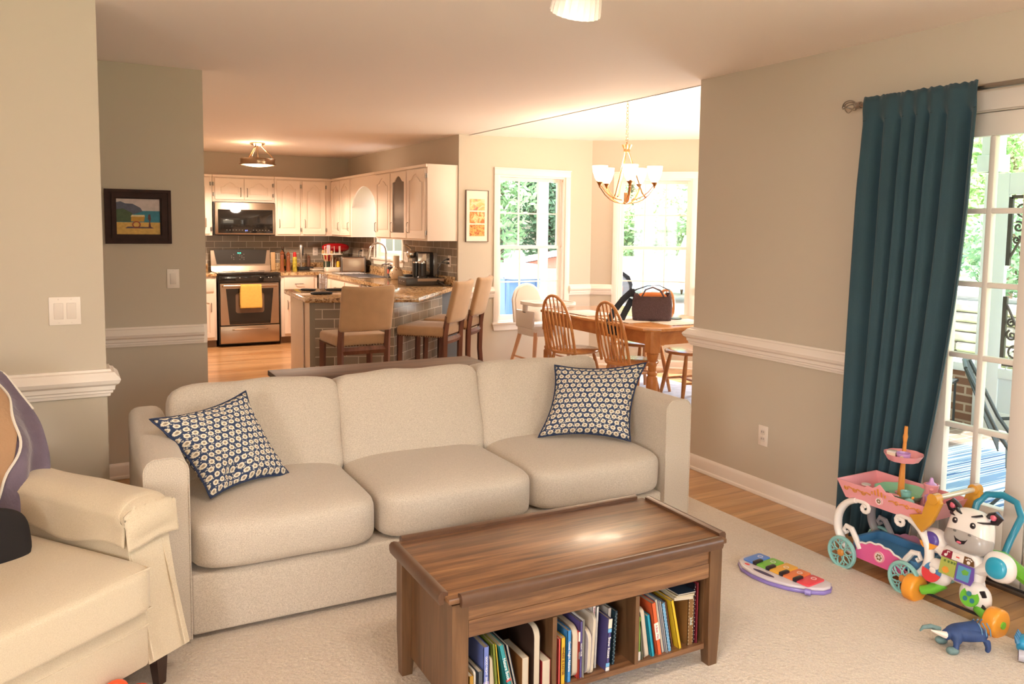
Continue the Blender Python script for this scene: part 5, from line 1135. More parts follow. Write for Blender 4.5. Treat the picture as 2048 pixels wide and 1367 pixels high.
# ---- coffee table
WAL = wood('walnut_veneer',['#4a3222','#69472f','#89603f','#a2774f'],.33,(.9,14,14),2.2,.04,coat=.25)
WALV = wood('walnut_upright',['#4f3624','#68492f','#7e5b3d'],.4,(10,10,.9),2.2,.04)
WALT = mat('walnut_trim','#5b3f2d',.35,var=.15,vscale=14)
t = thing('coffee_table','walnut lift-top coffee table with three open book cubbies','coffee table',(1.449,2.259,FZ),-.0155); hl, hw = .532,.25; CH = .462
mb = MB(); mb.box(-hl+.012,-hw+.012,CH-.030,hl-.012,hw-.012,CH-.012,b=.004); mb.build('tabletop', WAL, t)
for (a, b, ax) in (((-hl+.045,-hw),(hl-.045,-hw),'x'),((-hl+.045,hw),(hl-.045,hw),'x'),((-hl,-hw+.04),(-hl,hw-.04),'y'),((hl,-hw+.04),(hl,hw-.04),'y')):
    P = [(.022,0),(.022,-.010),(.014,-.010),(.010,-.020),(.010,-.034),(-.004,-.034),(-.008,-.022),(-.008,-.006),(-.002,.002),(.008,.004)]   # inward x, z
    sg = 1 if (a[1] < 0 and ax == 'x') or (a[0] < 0 and ax == 'y') else -1; vs = []
    for p in (a,b):
        for q, z in P: vs.append((p[0],p[1]+q*sg,CH-.002+z) if ax == 'x' else (p[0]+q*sg,p[1],CH-.002+z))
    k = len(P); mb = MB(); mb.add(vs,[(i,(i+1)%k,k+(i+1)%k,k+i) for i in range(k)]+[tuple(range(k)),tuple(range(k,2*k))]); mb.build('edge_moulding', WALT, t, smooth=50)
lx, ly = hl-.075, hw-.04
for sx in (-1,1):
    for sy in (-1,1):
        mb = MB(); x, y = sx*(hl-.052), sy*(hw-.045); f = .026
        v = [(x-f,y-f,.14),(x+f,y-f,.14),(x+f,y+f,.14),(x-f,y+f,.14),(x-f,y-f,CH-.036),(x+f,y-f,CH-.036),(x+f,y+f,CH-.036),(x-f,y+f,CH-.036)]
        g = .018; ox, oy = x+sx*.004, y+sy*.002; v += [(ox-g,oy-g,0),(ox+g,oy-g,0),(ox+g,oy+g,0),(ox-g,oy+g,0)]
        mb.add(v,[(4,5,6,7),(0,1,5,4),(1,2,6,5),(2,3,7,6),(3,0,4,7),(8,9,1,0),(9,10,2,1),(10,11,3,2),(11,8,0,3),(8,9,10,11)]); mb.build('leg', WALV, t, smooth=0)
xi = hl-.080
for sx in (-1,1): mb = MB(); mb.box(min(sx*xi,sx*(xi+.02)),-hw+.045,.062,max(sx*xi,sx*(xi+.02)),hw-.045,CH-.032); mb.build('side_panel', WALV, t, smooth=0)
mb = MB(); mb.box(-xi,-hw+.025,.318,xi,-hw+.04,CH-.034); mb.box(-xi,-hw+.022,.322,xi,-hw+.025,.370) ; mb.build('apron', WAL, t, smooth=0)
mb = MB(); mb.box(-xi,-hw+.035,.062,xi,hw-.05,.080); mb.build('shelf', WAL, t, smooth=0)
mb = MB(); mb.box(-xi,-hw+.035,.312,xi,hw-.05,.318); mb.build('inner_top', WAL, t, smooth=0)
mb = MB(); mb.box(-xi,hw-.05,.062,xi,hw-.035,CH-.034); mb.build('back_panel', WALV, t, smooth=0)
for x in (-.155,.160): mb = MB(); mb.box(x-.0075,-hw+.030,.080,x+.0075,hw-.05,.312); mb.build('divider', WALV, t, smooth=0)
# ---- books in the cubbies
PAGE = mat('book_pages','#c3b5a0',.8,var=.08,vscale=120,stretch=(60,.5,.5)); 
def book(x, th, h, d, col, label, lean=0, y0=.0, title=None, tcol='#f4f2ec', band=None, pages=False, r=.002, z=.0945, tsize=None, tz=.5, dots=None):
    """spine faces -y; x is the left face at the bottom; lean in degrees tips the top to the right when positive"""
    M_ = T(x,2.052+y0,z) @ Matrix.Rotation(R(lean),4,'Y')
    if lean < 0: M_ = T(x,2.052+y0,z) @ Matrix.Translation((th,0,0)) @ Matrix.Rotation(R(lean),4,'Y') @ Matrix.Translation((-th,0,0))
    t = thing('picture_book',label,'book'); t.matrix_world = M_; t['group'] = 'books in the coffee table cubbies'; C = mat('book_'+col.strip('#'),col,.4)
    mb = MB(); c = .0016
    if pages:
        mb.prism(rrect(0,0,d,h,r),0,c,M=YZ); mb.prism(rrect(0,0,d,h,r),th-c,th,M=YZ); mb.build('cover', C, t)
        mb = MB(); mb.prism(rrect(.0004,.0004,d,h-.0004,r),c,th-c,M=YZ); mb.build('pages', PAGE, t)
    else:
        mb.box(0,0,0,c,d,h); mb.box(th-c,0,0,th,d,h); mb.box(0,0,0,th,c,h); mb.build('cover', C, t, smooth=0)
        mb = MB(); mb.box(c,c,.003,th-c,d-.003,h-.003); mb.build('pages', PAGE, t, smooth=0)
    if band:
        for (a, b, cc) in band: mb = MB(); mb.box(-.0004,-.0006,h*a,th+.0004,.0005,h*b); mb.build('spine_band', mat('book_'+cc.strip('#'),cc,.4), t, smooth=0)
    if title: text(title,'title',mat('ink_'+tcol.strip('#'),tcol,.5),t,Matrix.Translation((th/2,-.0010,h*tz)) @ Matrix(((0,0,0,0),)*4) if False else Matrix.Translation((th/2,-.0010,h*tz)) @ Matrix(((0,1,0,0),(0,0,-1,0),(-1,0,0,0),(0,0,0,1))),tsize or th*.62,.0003)
    if dots:
        rg = random.Random(5); mb = MB()
        for i in range(26): mb.cyl((th*rg.uniform(.1,.9),-.0002,h*rg.uniform(.03,.97)),(th*rg.uniform(.1,.9)*0+th*rg.uniform(.1,.9)*0+0,0,0),.001) if False else mb.sell((th*(.15+.7*(i%2)),-.0002,h*(.03+i*.0365)),(.0014,.0006,.0014),2,1)
        mb.build('spine_dots', mat('dot_'+dots.strip('#'),dots,.5), t)
    return t
# left cubby
book(1.003,.015,.110,.15,'#b3842d','short ochre book at the far left of the left cubby')
book(1.019,.006,.120,.15,'#cfc7ba','thin white-spined book beside the short ochre one',y0=.002,r=.01,pages=True)
book(1.031,.016,.118,.16,'#4c5157','grey spined book with a red and white mark, left cubby',y0=-.002,band=[(.55,.62,'#c2b9a8'),(.47,.55,'#a8414f'),(0,.45,'#3b5572')],title=None)
book(1.052,.018,.185,.16,'#6a78b8','tall lavender-blue book in the left cubby',y0=.004,title='GOOD NIGHT  SWEET DREAMS',tsize=.009,band=[(0,.42,'#9c90bd')])
book(1.074,.014,.148,.15,'#b59f86','tan board book right of the lavender one',y0=.006,pages=True,r=.014)
book(1.094,.010,.192,.17,'#6f7a2c','tall olive green picture book in the left cubby',lean=-5,y0=.0)
book(1.107,.006,.188,.16,'#d8b43e','thin yellow book leaning on the olive one',lean=-6,y0=.0)
book(1.140,.015,.190,.16,'#2f8e95','teal nature book tilting left in the left cubby',lean=-13,y0=-.006,title='Nature Book',tsize=.014,tz=.58,band=[(.36,.40,'#c33b3f')])
book(1.160,.008,.180,.15,'#57473c','thin brown book tilting left behind the teal one',lean=-14,y0=.012,pages=True)
book(1.172,.007,.172,.15,'#2f4a66','thin navy book tilting left in the left cubby',lean=-13,y0=.016,pages=True)
book(1.188,.024,.112,.13,'#8d5d33','squat brown board book low in the left cubby',y0=.012,pages=True)
book(1.222,.022,.205,.15,'#3b2a22','tall dark board book with rounded page corners, left cubby',y0=.0,pages=True,r=.03)
book(1.250,.030,.095,.10,'#8c2226','short fat red-topped book at the right of the left cubby',y0=-.004,pages=True)
# middle cubby
book(1.311,.009,.150,.14,'#c44b44','thin red book at the far left of the middle cubby')
book(1.321,.016,.150,.14,'#d1a62b','yellow Easter book in the middle cubby',title='WHERE IS EASTER',tsize=.0115,tcol='#6b2f22')
book(1.345,.014,.168,.14,'#3d86c4','blue spined Good Night book in the middle cubby',title='Good Night Alabama',tsize=.0115)
book(1.366,.020,.170,.17,'#b49a86','pinkish board book with a red and white spine, middle cubby',y0=.004,pages=True,r=.03)
book(1.3865,.005,.155,.17,'#d1493f','thin red book against the pinkish board book',y0=.0,band=[(.8,1,'#e8ddd0')],title='Touch & Learn',tsize=.004)
book(1.394,.010,.185,.17,'#5b4f86','purple spined book with a bright white edge, middle cubby',y0=.004,title='NIGHT TALES',tsize=.007)
book(1.4045,.004,.190,.17,'#ece7dd','thin white book beside the purple one',y0=.0)
book(1.416,.014,.150,.16,'#a9a0a6','grey-white rounded board book face in the middle cubby',y0=-.004,lean=2,pages=True,r=.035)
book(1.433,.010,.195,.17,'#cdbfb0','white fruit-patterned board book in the middle cubby',y0=.0,lean=3,pages=True,r=.02)
t_ = book(1.452,.012,.212,.16,'#d9d0cb','tall white book standing above its neighbours in the middle cubby',y0=.03,lean=2,title='Mother Tales',tsize=.009,tcol='#9b2d49',tz=.85)
book(1.467,.010,.204,.16,'#d8d4cf','thin white book right of the tallest one, middle cubby',y0=.03,lean=2)
book(1.492,.013,.172,.16,'#4a4377','Snow Kisses board book with white and purple spine, middle cubby',y0=-.002,lean=3,title='Snow Kisses',tsize=.014,tz=.45,band=[(.82,1,'#dccfbd'),(.74,.81,'#67a6d1'),(0,.07,'#d8d4d0'),(.08,.15,'#67a6d1')])
book(1.510,.014,.190,.16,'#aaa29c','grey-white book behind Snow Kisses',y0=.03,lean=3)
book(1.532,.010,.180,.15,'#27404d','dark teal dotted book, last in the middle cubby',y0=.02,lean=3,dots='#b8c9c4')
# right cubby
book(1.625,.008,.150,.14,'#7fa544','thin green book at the far left of the right cubby',band=[(0,.2,'#dcd6cf')])
book(1.640,.005,.135,.15,'#8f8d76','thin grey-green booklet in the right cubby',lean=-5)
book(1.655,.015,.178,.16,'#b3a696','pale rounded board book tilting left in the right cubby',lean=-9,pages=True,r=.015)
book(1.682,.012,.150,.14,'#2594ab','turquoise book tilting left in the right cubby',lean=-10,y0=.0)
book(1.695,.007,.145,.15,'#1e6f9e','thin blue book between the turquoise and orange ones',lean=-10,y0=.008)
book(1.707,.016,.190,.16,'#dd5f33','orange spined book with a white title label, right cubby',lean=-10,y0=-.002,title='A Busy  Max',tsize=.010,tcol='#b0306a',tz=.45,band=[(.30,.62,'#ecdfce')])
book(1.728,.011,.196,.16,'#5c6c86','slate blue book right of the orange one',lean=-11,y0=.004,pages=True)
book(1.742,.006,.190,.16,'#b6b5b8','thin pale grey book edge, right cubby',lean=-11,y0=-.004)
book(1.752,.014,.180,.16,'#6c9cbd','light blue sky-patterned book tilting left, right cubby',lean=-11,y0=.0,dots='#dfe6ea')
book(1.771,.006,.170,.15,'#5d4c3c','thin brown book with red tip, right cubby',lean=-11,y0=.016)
book(1.781,.008,.172,.15,'#7a4f3f','thin rust book next to the brown one, right cubby',lean=-12,y0=.018)
book(1.797,.012,.182,.16,'#e0b62c','bright yellow book tilting left in the right cubby',lean=-13,y0=-.002,title=None)
book(1.835,.026,.168,.16,'#7f5a33','thick brown book with a dotted spine, right cubby',lean=0,y0=.0,dots='#efe3c4',title='JUNE',tsize=.012,tcol='#cfe0d8')
book(1.863,.006,.212,.17,'#241d24','tall black dotted book near the right end of the right cubby',y0=.004,dots='#e6e0da')
book(1.871,.009,.215,.17,'#7d2230','tall dark red book at the right end of the right cubby',y0=.0)
for i,(z,col,l,th) in enumerate([(.2640,'#d6cfc0','white softcover lying flat on the books in the right cubby',.010),(.2745,'#c8b27c','thin cream book lying on top of the flat white softcover',.007),(.2820,'#2d3a4a','dark rumpled book at the top of the flat stack in the right cubby',.006)]):
    t = thing('picture_book',l,'book',(1.834,2.125,z),R(-6+4*i),'books in the coffee table cubbies'); t.rotation_euler = (0,R(4),R(-6+4*i)); mb = MB(); mb.box(-.055,-.08,0,.024,.08,.001); mb.box(-.055,-.08,th-.001,.024,.08,th); mb.box(-.055,.079,0,.024,.08,th); mb.build('cover', mat('book_'+col.strip('#'),col,.4), t, smooth=0)
    mb = MB(); mb.box(-.054,-.079,.001,.023,.079,th-.001); mb.build('pages', PAGE, t, smooth=0)

# ---- armchair
AC = Matrix.Translation((-.358,2.98,FZ)) @ Matrix.Rotation(R(36),4,'Z')
t = thing('armchair','cream twill armchair turned three-quarters away at the lower left','armchair',(-.358,2.98,FZ),R(36))
def slope_arm(s):
    """arm cross-sections from back to front"""
    secs = []
    for y, top, drop in ((.36,.615,0),(.1,.612,0),(-.2,.60,0),(-.38,.592,0),(-.425,.565,.0)):
        secs.append((y,top))
    def f(u, v):
        y = .38-.82*v; top = .60+.02*(1-v) if v < .93 else .60-.05*((v-.93)/.07)**2
        a_ = u; P = [(.455,.11),(.45,.30),(.452,.45),(.458,.54),(.45,top-.022),(.42,top),(.35,top),(.305,top-.012),(.292,top-.05),(.292,.40),(.292,.11)]
        k = a_*(len(P)-1); i = min(int(k),len(P)-2); q = k-i; x = P[i][0]+(P[i+1][0]-P[i][0])*q; z = P[i][1]+(P[i+1][1]-P[i][1])*q
        flare = max(0,(.58-z)/.5)**1.2*.11*max(0,(v-.80)/.20); return (x*s,y-flare,z)
    mb = MB(); mb.grid(41,26,f)
    front = [f(i/40,1) for i in range(41)]; mb.add(front,[tuple(range(41))]); bk = [f(i/40,0) for i in range(41)]; mb.add(bk,[tuple(range(41))]); 
    bmesh.ops.remove_doubles(mb.bm,verts=mb.bm.verts,dist=1e-5); return mb
for s in (1,-1):
    a_ = slope_arm(s).build('arm', CHAIRF, t, smooth=50)
    mb = MB(); mb.tube([(s*.300,-.448,.50),(s*.300,-.475,.40),(s*.300,-.505,.30),(s*.300,-.535,.20),(s*.300,-.556,.12)],.0035,6); mb.tube([(s*.425,-.448,.50),(s*.425,-.475,.40),(s*.425,-.505,.30),(s*.425,-.535,.20),(s*.425,-.556,.12)],.003,6); mb.build('piping', CHAIRF, a_)
    # loose arm cover with a squared front
    def ztop(q): return .622-.040*abs(2*q-1)**3.5
    def cf(u, v, s=s):
        y = .14-.605*v; zl = .475+.012*sin(v*9)
        if u < .3: q = u/.3; x, z = .478-.006*q, zl+(ztop(0)-zl)*q
        elif u < .7: q = (u-.3)/.4; x, z = .472-.192*q, ztop(q)
        else: q = (u-.7)/.3; x, z = .280-.006*q, ztop(1)+(zl-ztop(1))*q
        z += .006*noise.noise(Vector((y*7,u*4,s)))-.02*max(0,v-.94)/.06*(abs(u-.5) < .25); x += .006*noise.noise(Vector((y*9,u*5,s+3)))*(u > .7 or u < .3)
        return (x*s,y,z)
    mb = MB(); mb.grid(44,44,cf)
    def ff(u, v, s=s):
        x = .477-.202*u; z0 = ztop(u)-.020*(1-abs(2*u-1)**3); z = z0-(z0-.478-.008*sin(u*5))*v; bul = .016*sin(pi*min(1,v*1.3))*(1-abs(2*u-1)**4)
        return (x*s,-.466-.014*v-bul,z)
    mb.grid(24,14,ff); bmesh.ops.remove_doubles(mb.bm,verts=mb.bm.verts,dist=.006); mb.build('arm_cover', CHAIRF, t, smooth=55, solid=.005)
mb = MB(); mb.box(-.292,-.545,.11,.292,.36,.30,b=.012); mb.build('base', CHAIRF, t)
mb = MB(); mb.tube([(-.29,-.546,.245),(.29,-.546,.245)],.0035,6); mb.tube([(-.29,-.546,.305),(.29,-.546,.305)],.0035,6); mb.build('piping', CHAIRF, t)
def cfn(u, w): w = Vector(w); w.z += .012*(1-abs(u.x)**3)*(1-abs(u.y)**3)*(u.z > 0); return w
mb = MB(); mb.sell((0,-.16,.376),(.288,.435,.072),14,14,fn=cfn); sc = mb.build('seat_cushion', CHAIRF, t, smooth=50)
for z in (.312,.44): mb = MB(); mb.tube([(-.276,.2,z),(-.276,-.578,z),(.276,-.578,z),(.276,.2,z)],.004,6); mb.build('piping', CHAIRF, sc)
mb = MB(); mb.sell((0,.26,.66),(.30,.11,.30),6,10,M=T(0,.05,0,rx=R(-10))); mb.build('back_cushion', CHAIRF, t, smooth=50)
mb = MB(); mb.box(-.42,.33,.11,.42,.44,.90,b=.05,seg=3,M=T(0,-.02,.0,rx=R(-8))); mb.build('back_frame', CHAIRF, t)
for sx, y in ((1,-.50),(-1,-.50),(1,.33),(-1,.33)): mb = MB(); mb.add([(sx*.36-.022,y-.022,.115),(sx*.36+.022,y-.022,.115),(sx*.36+.022,y+.022,.115),(sx*.36-.022,y+.022,.115),(sx*.365-.014,y-.014,0),(sx*.365+.014,y-.014,0),(sx*.365+.014,y+.014,0),(sx*.365-.014,y+.014,0)],[(0,1,2,3),(4,5,6,7),(0,1,5,4),(1,2,6,5),(2,3,7,6),(3,0,4,7)]); mb.build('leg', mat('leg_dark','#3a2822',.4), t, smooth=0)
# throw over the back of the armchair and black cushion
MAU = mat('throw_mauve','#6f6170',.95,bump=.4,bscale=60,var=.12,vscale=10,sheen=.5); TAN = mat('throw_tan','#b08a68',.9,bump=.3,bscale=80); IVY = mat('throw_ivory','#e5dccf',.8)
t = thing('throw_blanket','mauve throw blanket with tan middle and ivory piping draped over the armchair back','blanket',(-.358,2.98,FZ),R(36))
def tf(u, v, o=0.0, e=0.0):
    # v 0..1 : over the outer side of the back, across the top, down the front to the seat
    x = .02+.40*u; s = v*1.5
    if s < .45: y, z = .455+.02, .50+s
    elif s < .62: q = (s-.45)/.17; y, z = .475-.16*q, .95+.02*sin(q*pi)
    else: q = (s-.62)/.88; y, z = .315-.20*q-.06*sin(q*pi)-.05*q, .95-.50*q
    x += .03*sin(v*8+u*3)-.10*max(0,v-.7)*(1-u); f_ = .022*sin(u*17+v*3)*(.3+v)+.012*noise.noise(Vector((u*7,v*9,0)))
    return (x+e, y-f_-o, z+.01*sin(u*11)+.006)
mb = MB(); mb.grid(44,60,tf); o = mb.build('mauve_side', MAU, t, smooth=80, solid=.010)
mb = MB(); mb.grid(30,60,lambda u,v: tf(u*(.88-.5*max(0,v-.5)/.5)-.02,v,.012)); mb.build('tan_panel', TAN, t, smooth=80, solid=.006)
mb = MB(); mb.tube([tf(.86-.5*max(0,v/59-.5)/.5+.02*sin(v*.5),v/59,.018) for v in range(60)],.005,6); mb.build('ivory_piping', IVY, t)
mb = MB(); mb.tube([tf(1.0,v/59,.004) for v in range(0,34)],.004,6); mb.build('ivory_piping', IVY, t)
t = thing('black_cushion','black cushion corner on the armchair seat at the left edge','cushion',(-.358,2.98,FZ),R(36))
mb = MB(); mb.sell((0,0,0),(.16,.045,.10),3.6,10,M=T(.035,-.10,.525,rx=R(-38)) @ Matrix.Rotation(R(16),4,'Y')); mb.build('cover', mat('black_cloth','#1d191b',.9), t, smooth=60)
# harbour painting
t = thing('framed_painting','small dark framed painting of a cart by a blue harbour','picture',(.386,5.27,1.557)); hw_, hh = .178,.158
mb = MB()
for k,(a, b, y) in enumerate(((1,.90,.028),(.90,.80,.020),(.80,.70,.030),(.70,.655,.016))):
    mb.ring([(-hw_*a,-hh*a),(hw_*a,-hh*a),(hw_*a,hh*a),(-hw_*a,hh*a)],[(-hw_*b,-hh*b),(hw_*b,-hh*b),(hw_*b,hh*b),(-hw_*b,hh*b)],0,y,M=XZ)
mb.build('frame', mat('frame_dark','#38231d',.6,var=.2,vscale=20,spec=.2), t, smooth=0)
pw, ph = hw_*.655, hh*.655
cv = MB(); cv.box(-pw,-.008,-ph,pw,-.001,ph); cv = cv.build('canvas', mat('paint_sky','#c9b8b4',.6,var=.12,vscale=30), t, smooth=0)
def pshape(poly, col, y, nm): m = MB(); m.prism([(x*pw,z*ph) for x, z in poly],.008,.008+y,M=XZ); m.build(nm, mat('paint_'+col.strip('#'),col,.6,var=.15,vscale=60), cv, smooth=0)
pshape([(-1,-.36),(1,-.36),(1,.33),(-1,.33)],'#2f7d92',.0004,'painted_sea'); pshape([(-1,-1),(1,-1),(1,-.32),(-1,-.32)],'#cfa351',.0008,'painted_sand'); pshape([(-1,.05),(-.3,.1),(.2,.3),(.1,.5),(-.25,.72),(-.6,.74),(-.8,.85),(-1,.8)],'#55586a',.0010,'painted_hills')
pshape([(-1,-.3),(-.3,-.3),(-.28,.2),(-.7,.45),(-1,.4)],'#46583a',.0014,'painted_trees'); pshape([(-.62,-.66),(.72,-.66),(.6,-.58),(-.5,-.56)],'#5d4b52',.0016,'painted_shade')
pshape([(-.34,-.28),(.26,-.28),(.3,.04),(-.34,.04)],'#b88a2f',.002,'painted_cart'); pshape([(-.36,.0),(.3,.0),(.28,.10),(-.3,.10)],'#d8c79a',.0024,'painted_awning')
pshape([(.45,-.62),(.5,-.25),(.43,-.1),(.46,.12),(.55,.14),(.58,-.1),(.54,-.3),(.58,-.62)],'#5b2d2a',.002,'painted_figure')
m = MB(); m.ring([(x*pw-.1*pw,z*ph-.45*ph) for x, z in circ(.2,14)],[(x*pw-.1*pw,z*ph-.45*ph) for x, z in circ(.14,14)],.008,.0106,M=XZ); m.build('painted_wheel', mat('paint_wheel','#8c3d2b',.6), cv, smooth=0)
# ---- curtain rod and curtain
t = thing('curtain_rod','brushed nickel curtain rod with an open cage finial above the patio doors','curtain rod',(3.39,2.71,2.128)); 
mb = MB(); mb.cyl((0,-.03,0),(0,-1.75,0),.0125,n=14); mb.build('rod', NICKEL, t)
mb = MB(); mb.lathe([(.0,-.03),(.016,-.03),(.018,-.02),(.014,-.012),(.017,-.004),(.012,.004),(0,.004)],14,M=Matrix.Rotation(R(-90),4,'X'))
for k in range(5):
    P = []
    for i in range(13): q = pi*i/12; a = 2*pi*k/5+1.6*i/12; P.append((.030*sin(q)*cos(a),.035-.034*cos(q),.030*sin(q)*sin(a)))
    mb.tube(P,.0034,6)
mb.sell((0,.07,0),(.009,.009,.009),2,3); mb.build('finial', NICKEL, t)
for y in (-.10,-1.62): mb = MB(); mb.cyl((.088,y,-.0),(0.01,y,0),.006,n=10); mb.cyl((.083,y,0),(.087,y,0),.022,n=16); mb.tube([(0,y-.001,-.017),(0,y+.001,-.017)],.014,8); mb.build('bracket', NICKEL, t)
def curt(y0, y1, yb0, yb1, label, seed, hem=.03, sweep=True):
    t = thing('curtain',label,'curtain',(3.39,0,0)); H = 2.155
    def f(u, v, top=False):
        z = H-(H-hem)*v; w = u; rg = 6.2
        L0 = y0+(yb0-y0)*v; L1 = y1+((.02*v if v < .2 else .004+.10*(v-.2)**1.4*1.0) if sweep else 0)+(yb1-y1)*(v**2.2); y = L0+(L1-L0)*w
        ph = w*rg*2*pi+1.9*sin(w*6.5+seed)+1.0*noise.noise(Vector((w*3,v*1.1,seed)))
        amp = .012+.030*min(1,v*5)*(.75+.7*noise.noise(Vector((w*6,v*.8,seed))))
        x = -amp*(sin(ph)+.35*sin(2*ph+1))*(1-.25*v)-.004
        if v < .045: x = -.012-.010*(.5+.5*sin(ph))-.006*abs(sin(v/.045*pi))
        z += .008*noise.noise(Vector((w*30,0,seed)))*(1 if v < .02 else 0)
        x -= .05*v*v*(1-w)*.4; return (x-.012,y,z)
    mb = MB(); mb.grid(150,70,f); cl = mb.build('cloth', mat('curtain_teal','#2b4651',.9,bump=.15,bscale=320,var=.06,vscale=5,sheen=.15), t, smooth=80, solid=.003)
    mb = MB(); mb.tube([tuple(Vector(f(i/149,.052))+Vector((-.0025,0,0))) for i in range(150)],.0012,4); mb.build('header_stitching', mat('stitch_dark','#1d2c34',.9), t)
    return t
curt(2.640,2.085,2.675,2.235,'dark teal rod pocket curtain hanging at the left of the patio doors',3.0)
mb = MB(); o = bpy.data.objects.get('curtain')
# ================================================================ toys
RZ = R(-90)
def P_(name, col, rough=.3, **k): return mat(name, col, rough, coat=.3, **k)
PINK = P_('toy_pink','#eb9fa6'); HOT = P_('toy_hot_pink','#e0619b'); WHT = P_('toy_white','#ece4df'); TEAL = P_('toy_aqua','#8cc3bf'); GOLD = P_('toy_gold','#cf9436',.25); ORG = P_('toy_orange','#d38a3e'); MINT = P_('toy_mint','#8fc9a4'); BLU = P_('toy_blue','#5089b8'); LIL = P_('toy_lilac','#c497cf'); GRN = P_('toy_green','#6fc03a'); YOR = P_('toy_amber','#f0a035'); PUR = P_('toy_purple','#5a479c'); BLK = P_('toy_black','#231c22'); TUR = P_('toy_turquoise','#2a9fc0'); TURD = P_('toy_teal_handle','#2387a6'); REDT = P_('toy_red','#dc3f45')
t = thing('toy_tea_cart','pink and white toy tea cart with aqua scrollwork wheels and gold ornament','toy cart',(3.175,2.235,0),RZ)
# upper tray: tapered open box
def tray_(x0,x1,y0,y1,z0,z1,inset,th=.004):
    mb = MB(); o = [(x0,y0),(x1,y0),(x1,y1),(x0,y1)]; i_ = [(x0+inset,y0+inset*.6),(x1-inset,y0+inset*.6),(x1-inset,y1-inset*.6),(x0+inset,y1-inset*.6)]
    vs = [(x,y,z0) for x, y in i_]+[(x,y,z1) for x, y in o]+[(x+(th if x < 0 else -th),y+(th if y < 0 else -th),z1) for x, y in o]+[(x+(th if x < 0 else -th),y+(th if y < 0 else -th),z0+th) for x, y in i_]
    fs = [(0,1,2,3),(12,13,14,15)]
    for a in range(4): b = (a+1)%4; fs += [(a,b,4+b,4+a),(4+a,4+b,8+b,8+a),(8+a,8+b,12+b,12+a)]
    mb.add(vs,fs); return mb
tr = tray_(-.205,.245,-.135,.135,.325,.405,.035).build('upper_tray', PINK, t, smooth=0)
mb = MB(); mb.prism([(-.07,.0),(.08,.0),(.06,.014),(.035,.010),(.02,.022),(.005,.035),(-.01,.022),(-.03,.010),(-.055,.014)],-.002,.002,M=T(.01,-.134,.402) @ XZ); mb.build('crown_crest', PINK, tr)
def scr(pts, r=.0035): m = MB(); m.tube(pts,r,6); return m
def fr(x, z): return (x,-.136+(.405-z)*.26-.001,z)
def sp2(cx, cz, r, t_, a0, sg): return [fr(cx+r*(1-i/14*.8)*cos(a0+sg*t_*2*pi*i/14), cz+r*(1-i/14*.8)*sin(a0+sg*t_*2*pi*i/14)) for i in range(15)]
mb = MB()
for s, cx in ((-1,-.16),(-1,-.115),(-1,-.07),(1,.095),(1,.145),(1,.195)): mb.tube(sp2(cx,.375,.012,1.0,0,s),.0028,5); mb.tube([fr(cx,.372),fr(cx+.018*-s,.382),fr(cx+.038*-s,.376)],.0028,5)
for k in range(5): mb.tube([fr(-.022+.016*k,.385),fr(-.022+.016*k,.396+.010*(2-abs(k-2)))],.004,5)
mb.build('gold_scrollwork', ORG, tr)
def medal(x, z, r, par, y): m = MB(); m.cyl((x,y,z),(x,y-.004,z),r,n=24); o = m.build('medallion', WHT, par); m = MB(); m.ring(circ(r,24,x,z),circ(r*.82,24,x,z),-y+.004,-y+.006,M=XZ); m.build('medallion_rim', PINK, o); m = MB(); 
medal(.012,.362,.0175,tr,-.128)
mb = MB()
for k in range(6): a = k*pi/3; mb.sell((.012+.007*cos(a),-.133,.362+.007*sin(a)),(.004,.001,.0035),2,2)
mb.build('medallion_flower', mat('emblem_brown','#8a6a45',.5), tr)
for y in (-.115,.115):
    GL = WHT if y < 0 else mat('toy_clear','#cfc6cb',.15,alpha=.45); 
    for s in (-1,1):
        xc = .02; P = []
        for i in range(19): q = i/18; a = R(-75+150*q); P.append((xc+s*(.10+.125*cos(a)),y,.205+.125*sin(a)))
        m = MB(); m.tube(P,[.017+.006*sin(pi*i/18) for i in range(19)],12,flat=.75); 
        top = P[-1]; m.tube([top,(top[0]-s*.03,y,top[2]+.002)]+[(top[0]-s*.045+.024*(1-i/12*.7)*cos(R(90)+s*R(38*i)),y,top[2]-.022+.024*(1-i/12*.7)*sin(R(90)+s*R(38*i))) for i in range(12)],.009,8)
        m.build('curved_post', GL, t)
        m = MB(); m.tube([(xc+s*.10,y-.004 if y < 0 else y+.004,.115),(xc+s*.125,y,.155),(xc+s*.15,y,.19),(xc+s*.178,y,.195),(xc+s*.19,y,.175),(xc+s*.178,y,.162),(xc+s*.168,y,.172)],[.010,.013,.013,.011,.009,.008,.007],8); m.build('scroll', GL, t)
mb = tray_(-.165,.205,-.115,.115,.068,.10,.015,.003); 
lw = mb.build('lower_tray', PINK, t, smooth=0)
for y, m_ in ((-.116,HOT),(.116,mat('toy_pink_clear','#e29ab5',.2,alpha=.7))):
    pts = []
    for i in range(25): x = -.10+.24*i/24; pts.append((x,.125+.035*sin(pi*i/24)+.008*abs(sin(i/24*pi*5))))
    m = MB(); m.prism([(-.10,.072),(.14,.072)]+pts[::-1],-y-.003,-y+.003,M=XZ); m.build('scalloped_rail', m_, lw)
mb = MB(); mb.tube([(x,-.119,z+.003) for x, z in pts],.0045,6); mb.build('white_edge', WHT, lw)
medal(.02,.115,.024,lw,-.119)
mb = MB()
for k in range(6): a = k*pi/3; mb.sell((.02+.010*cos(a),-.1245,.115+.010*sin(a)),(.005,.001,.0045),2,2)
mb.build('medallion_flower', mat('emblem_brown','#8a6a45',.5), lw)
mb = MB(); mb.prism(rrect(-.14,-.095,.18,.095,.03),.10,.112); mb.ring(rrect(-.145,-.10,.185,.10,.03),rrect(-.13,-.085,.17,.085,.025),.112,.145); mb.build('blue_basin', BLU, lw)
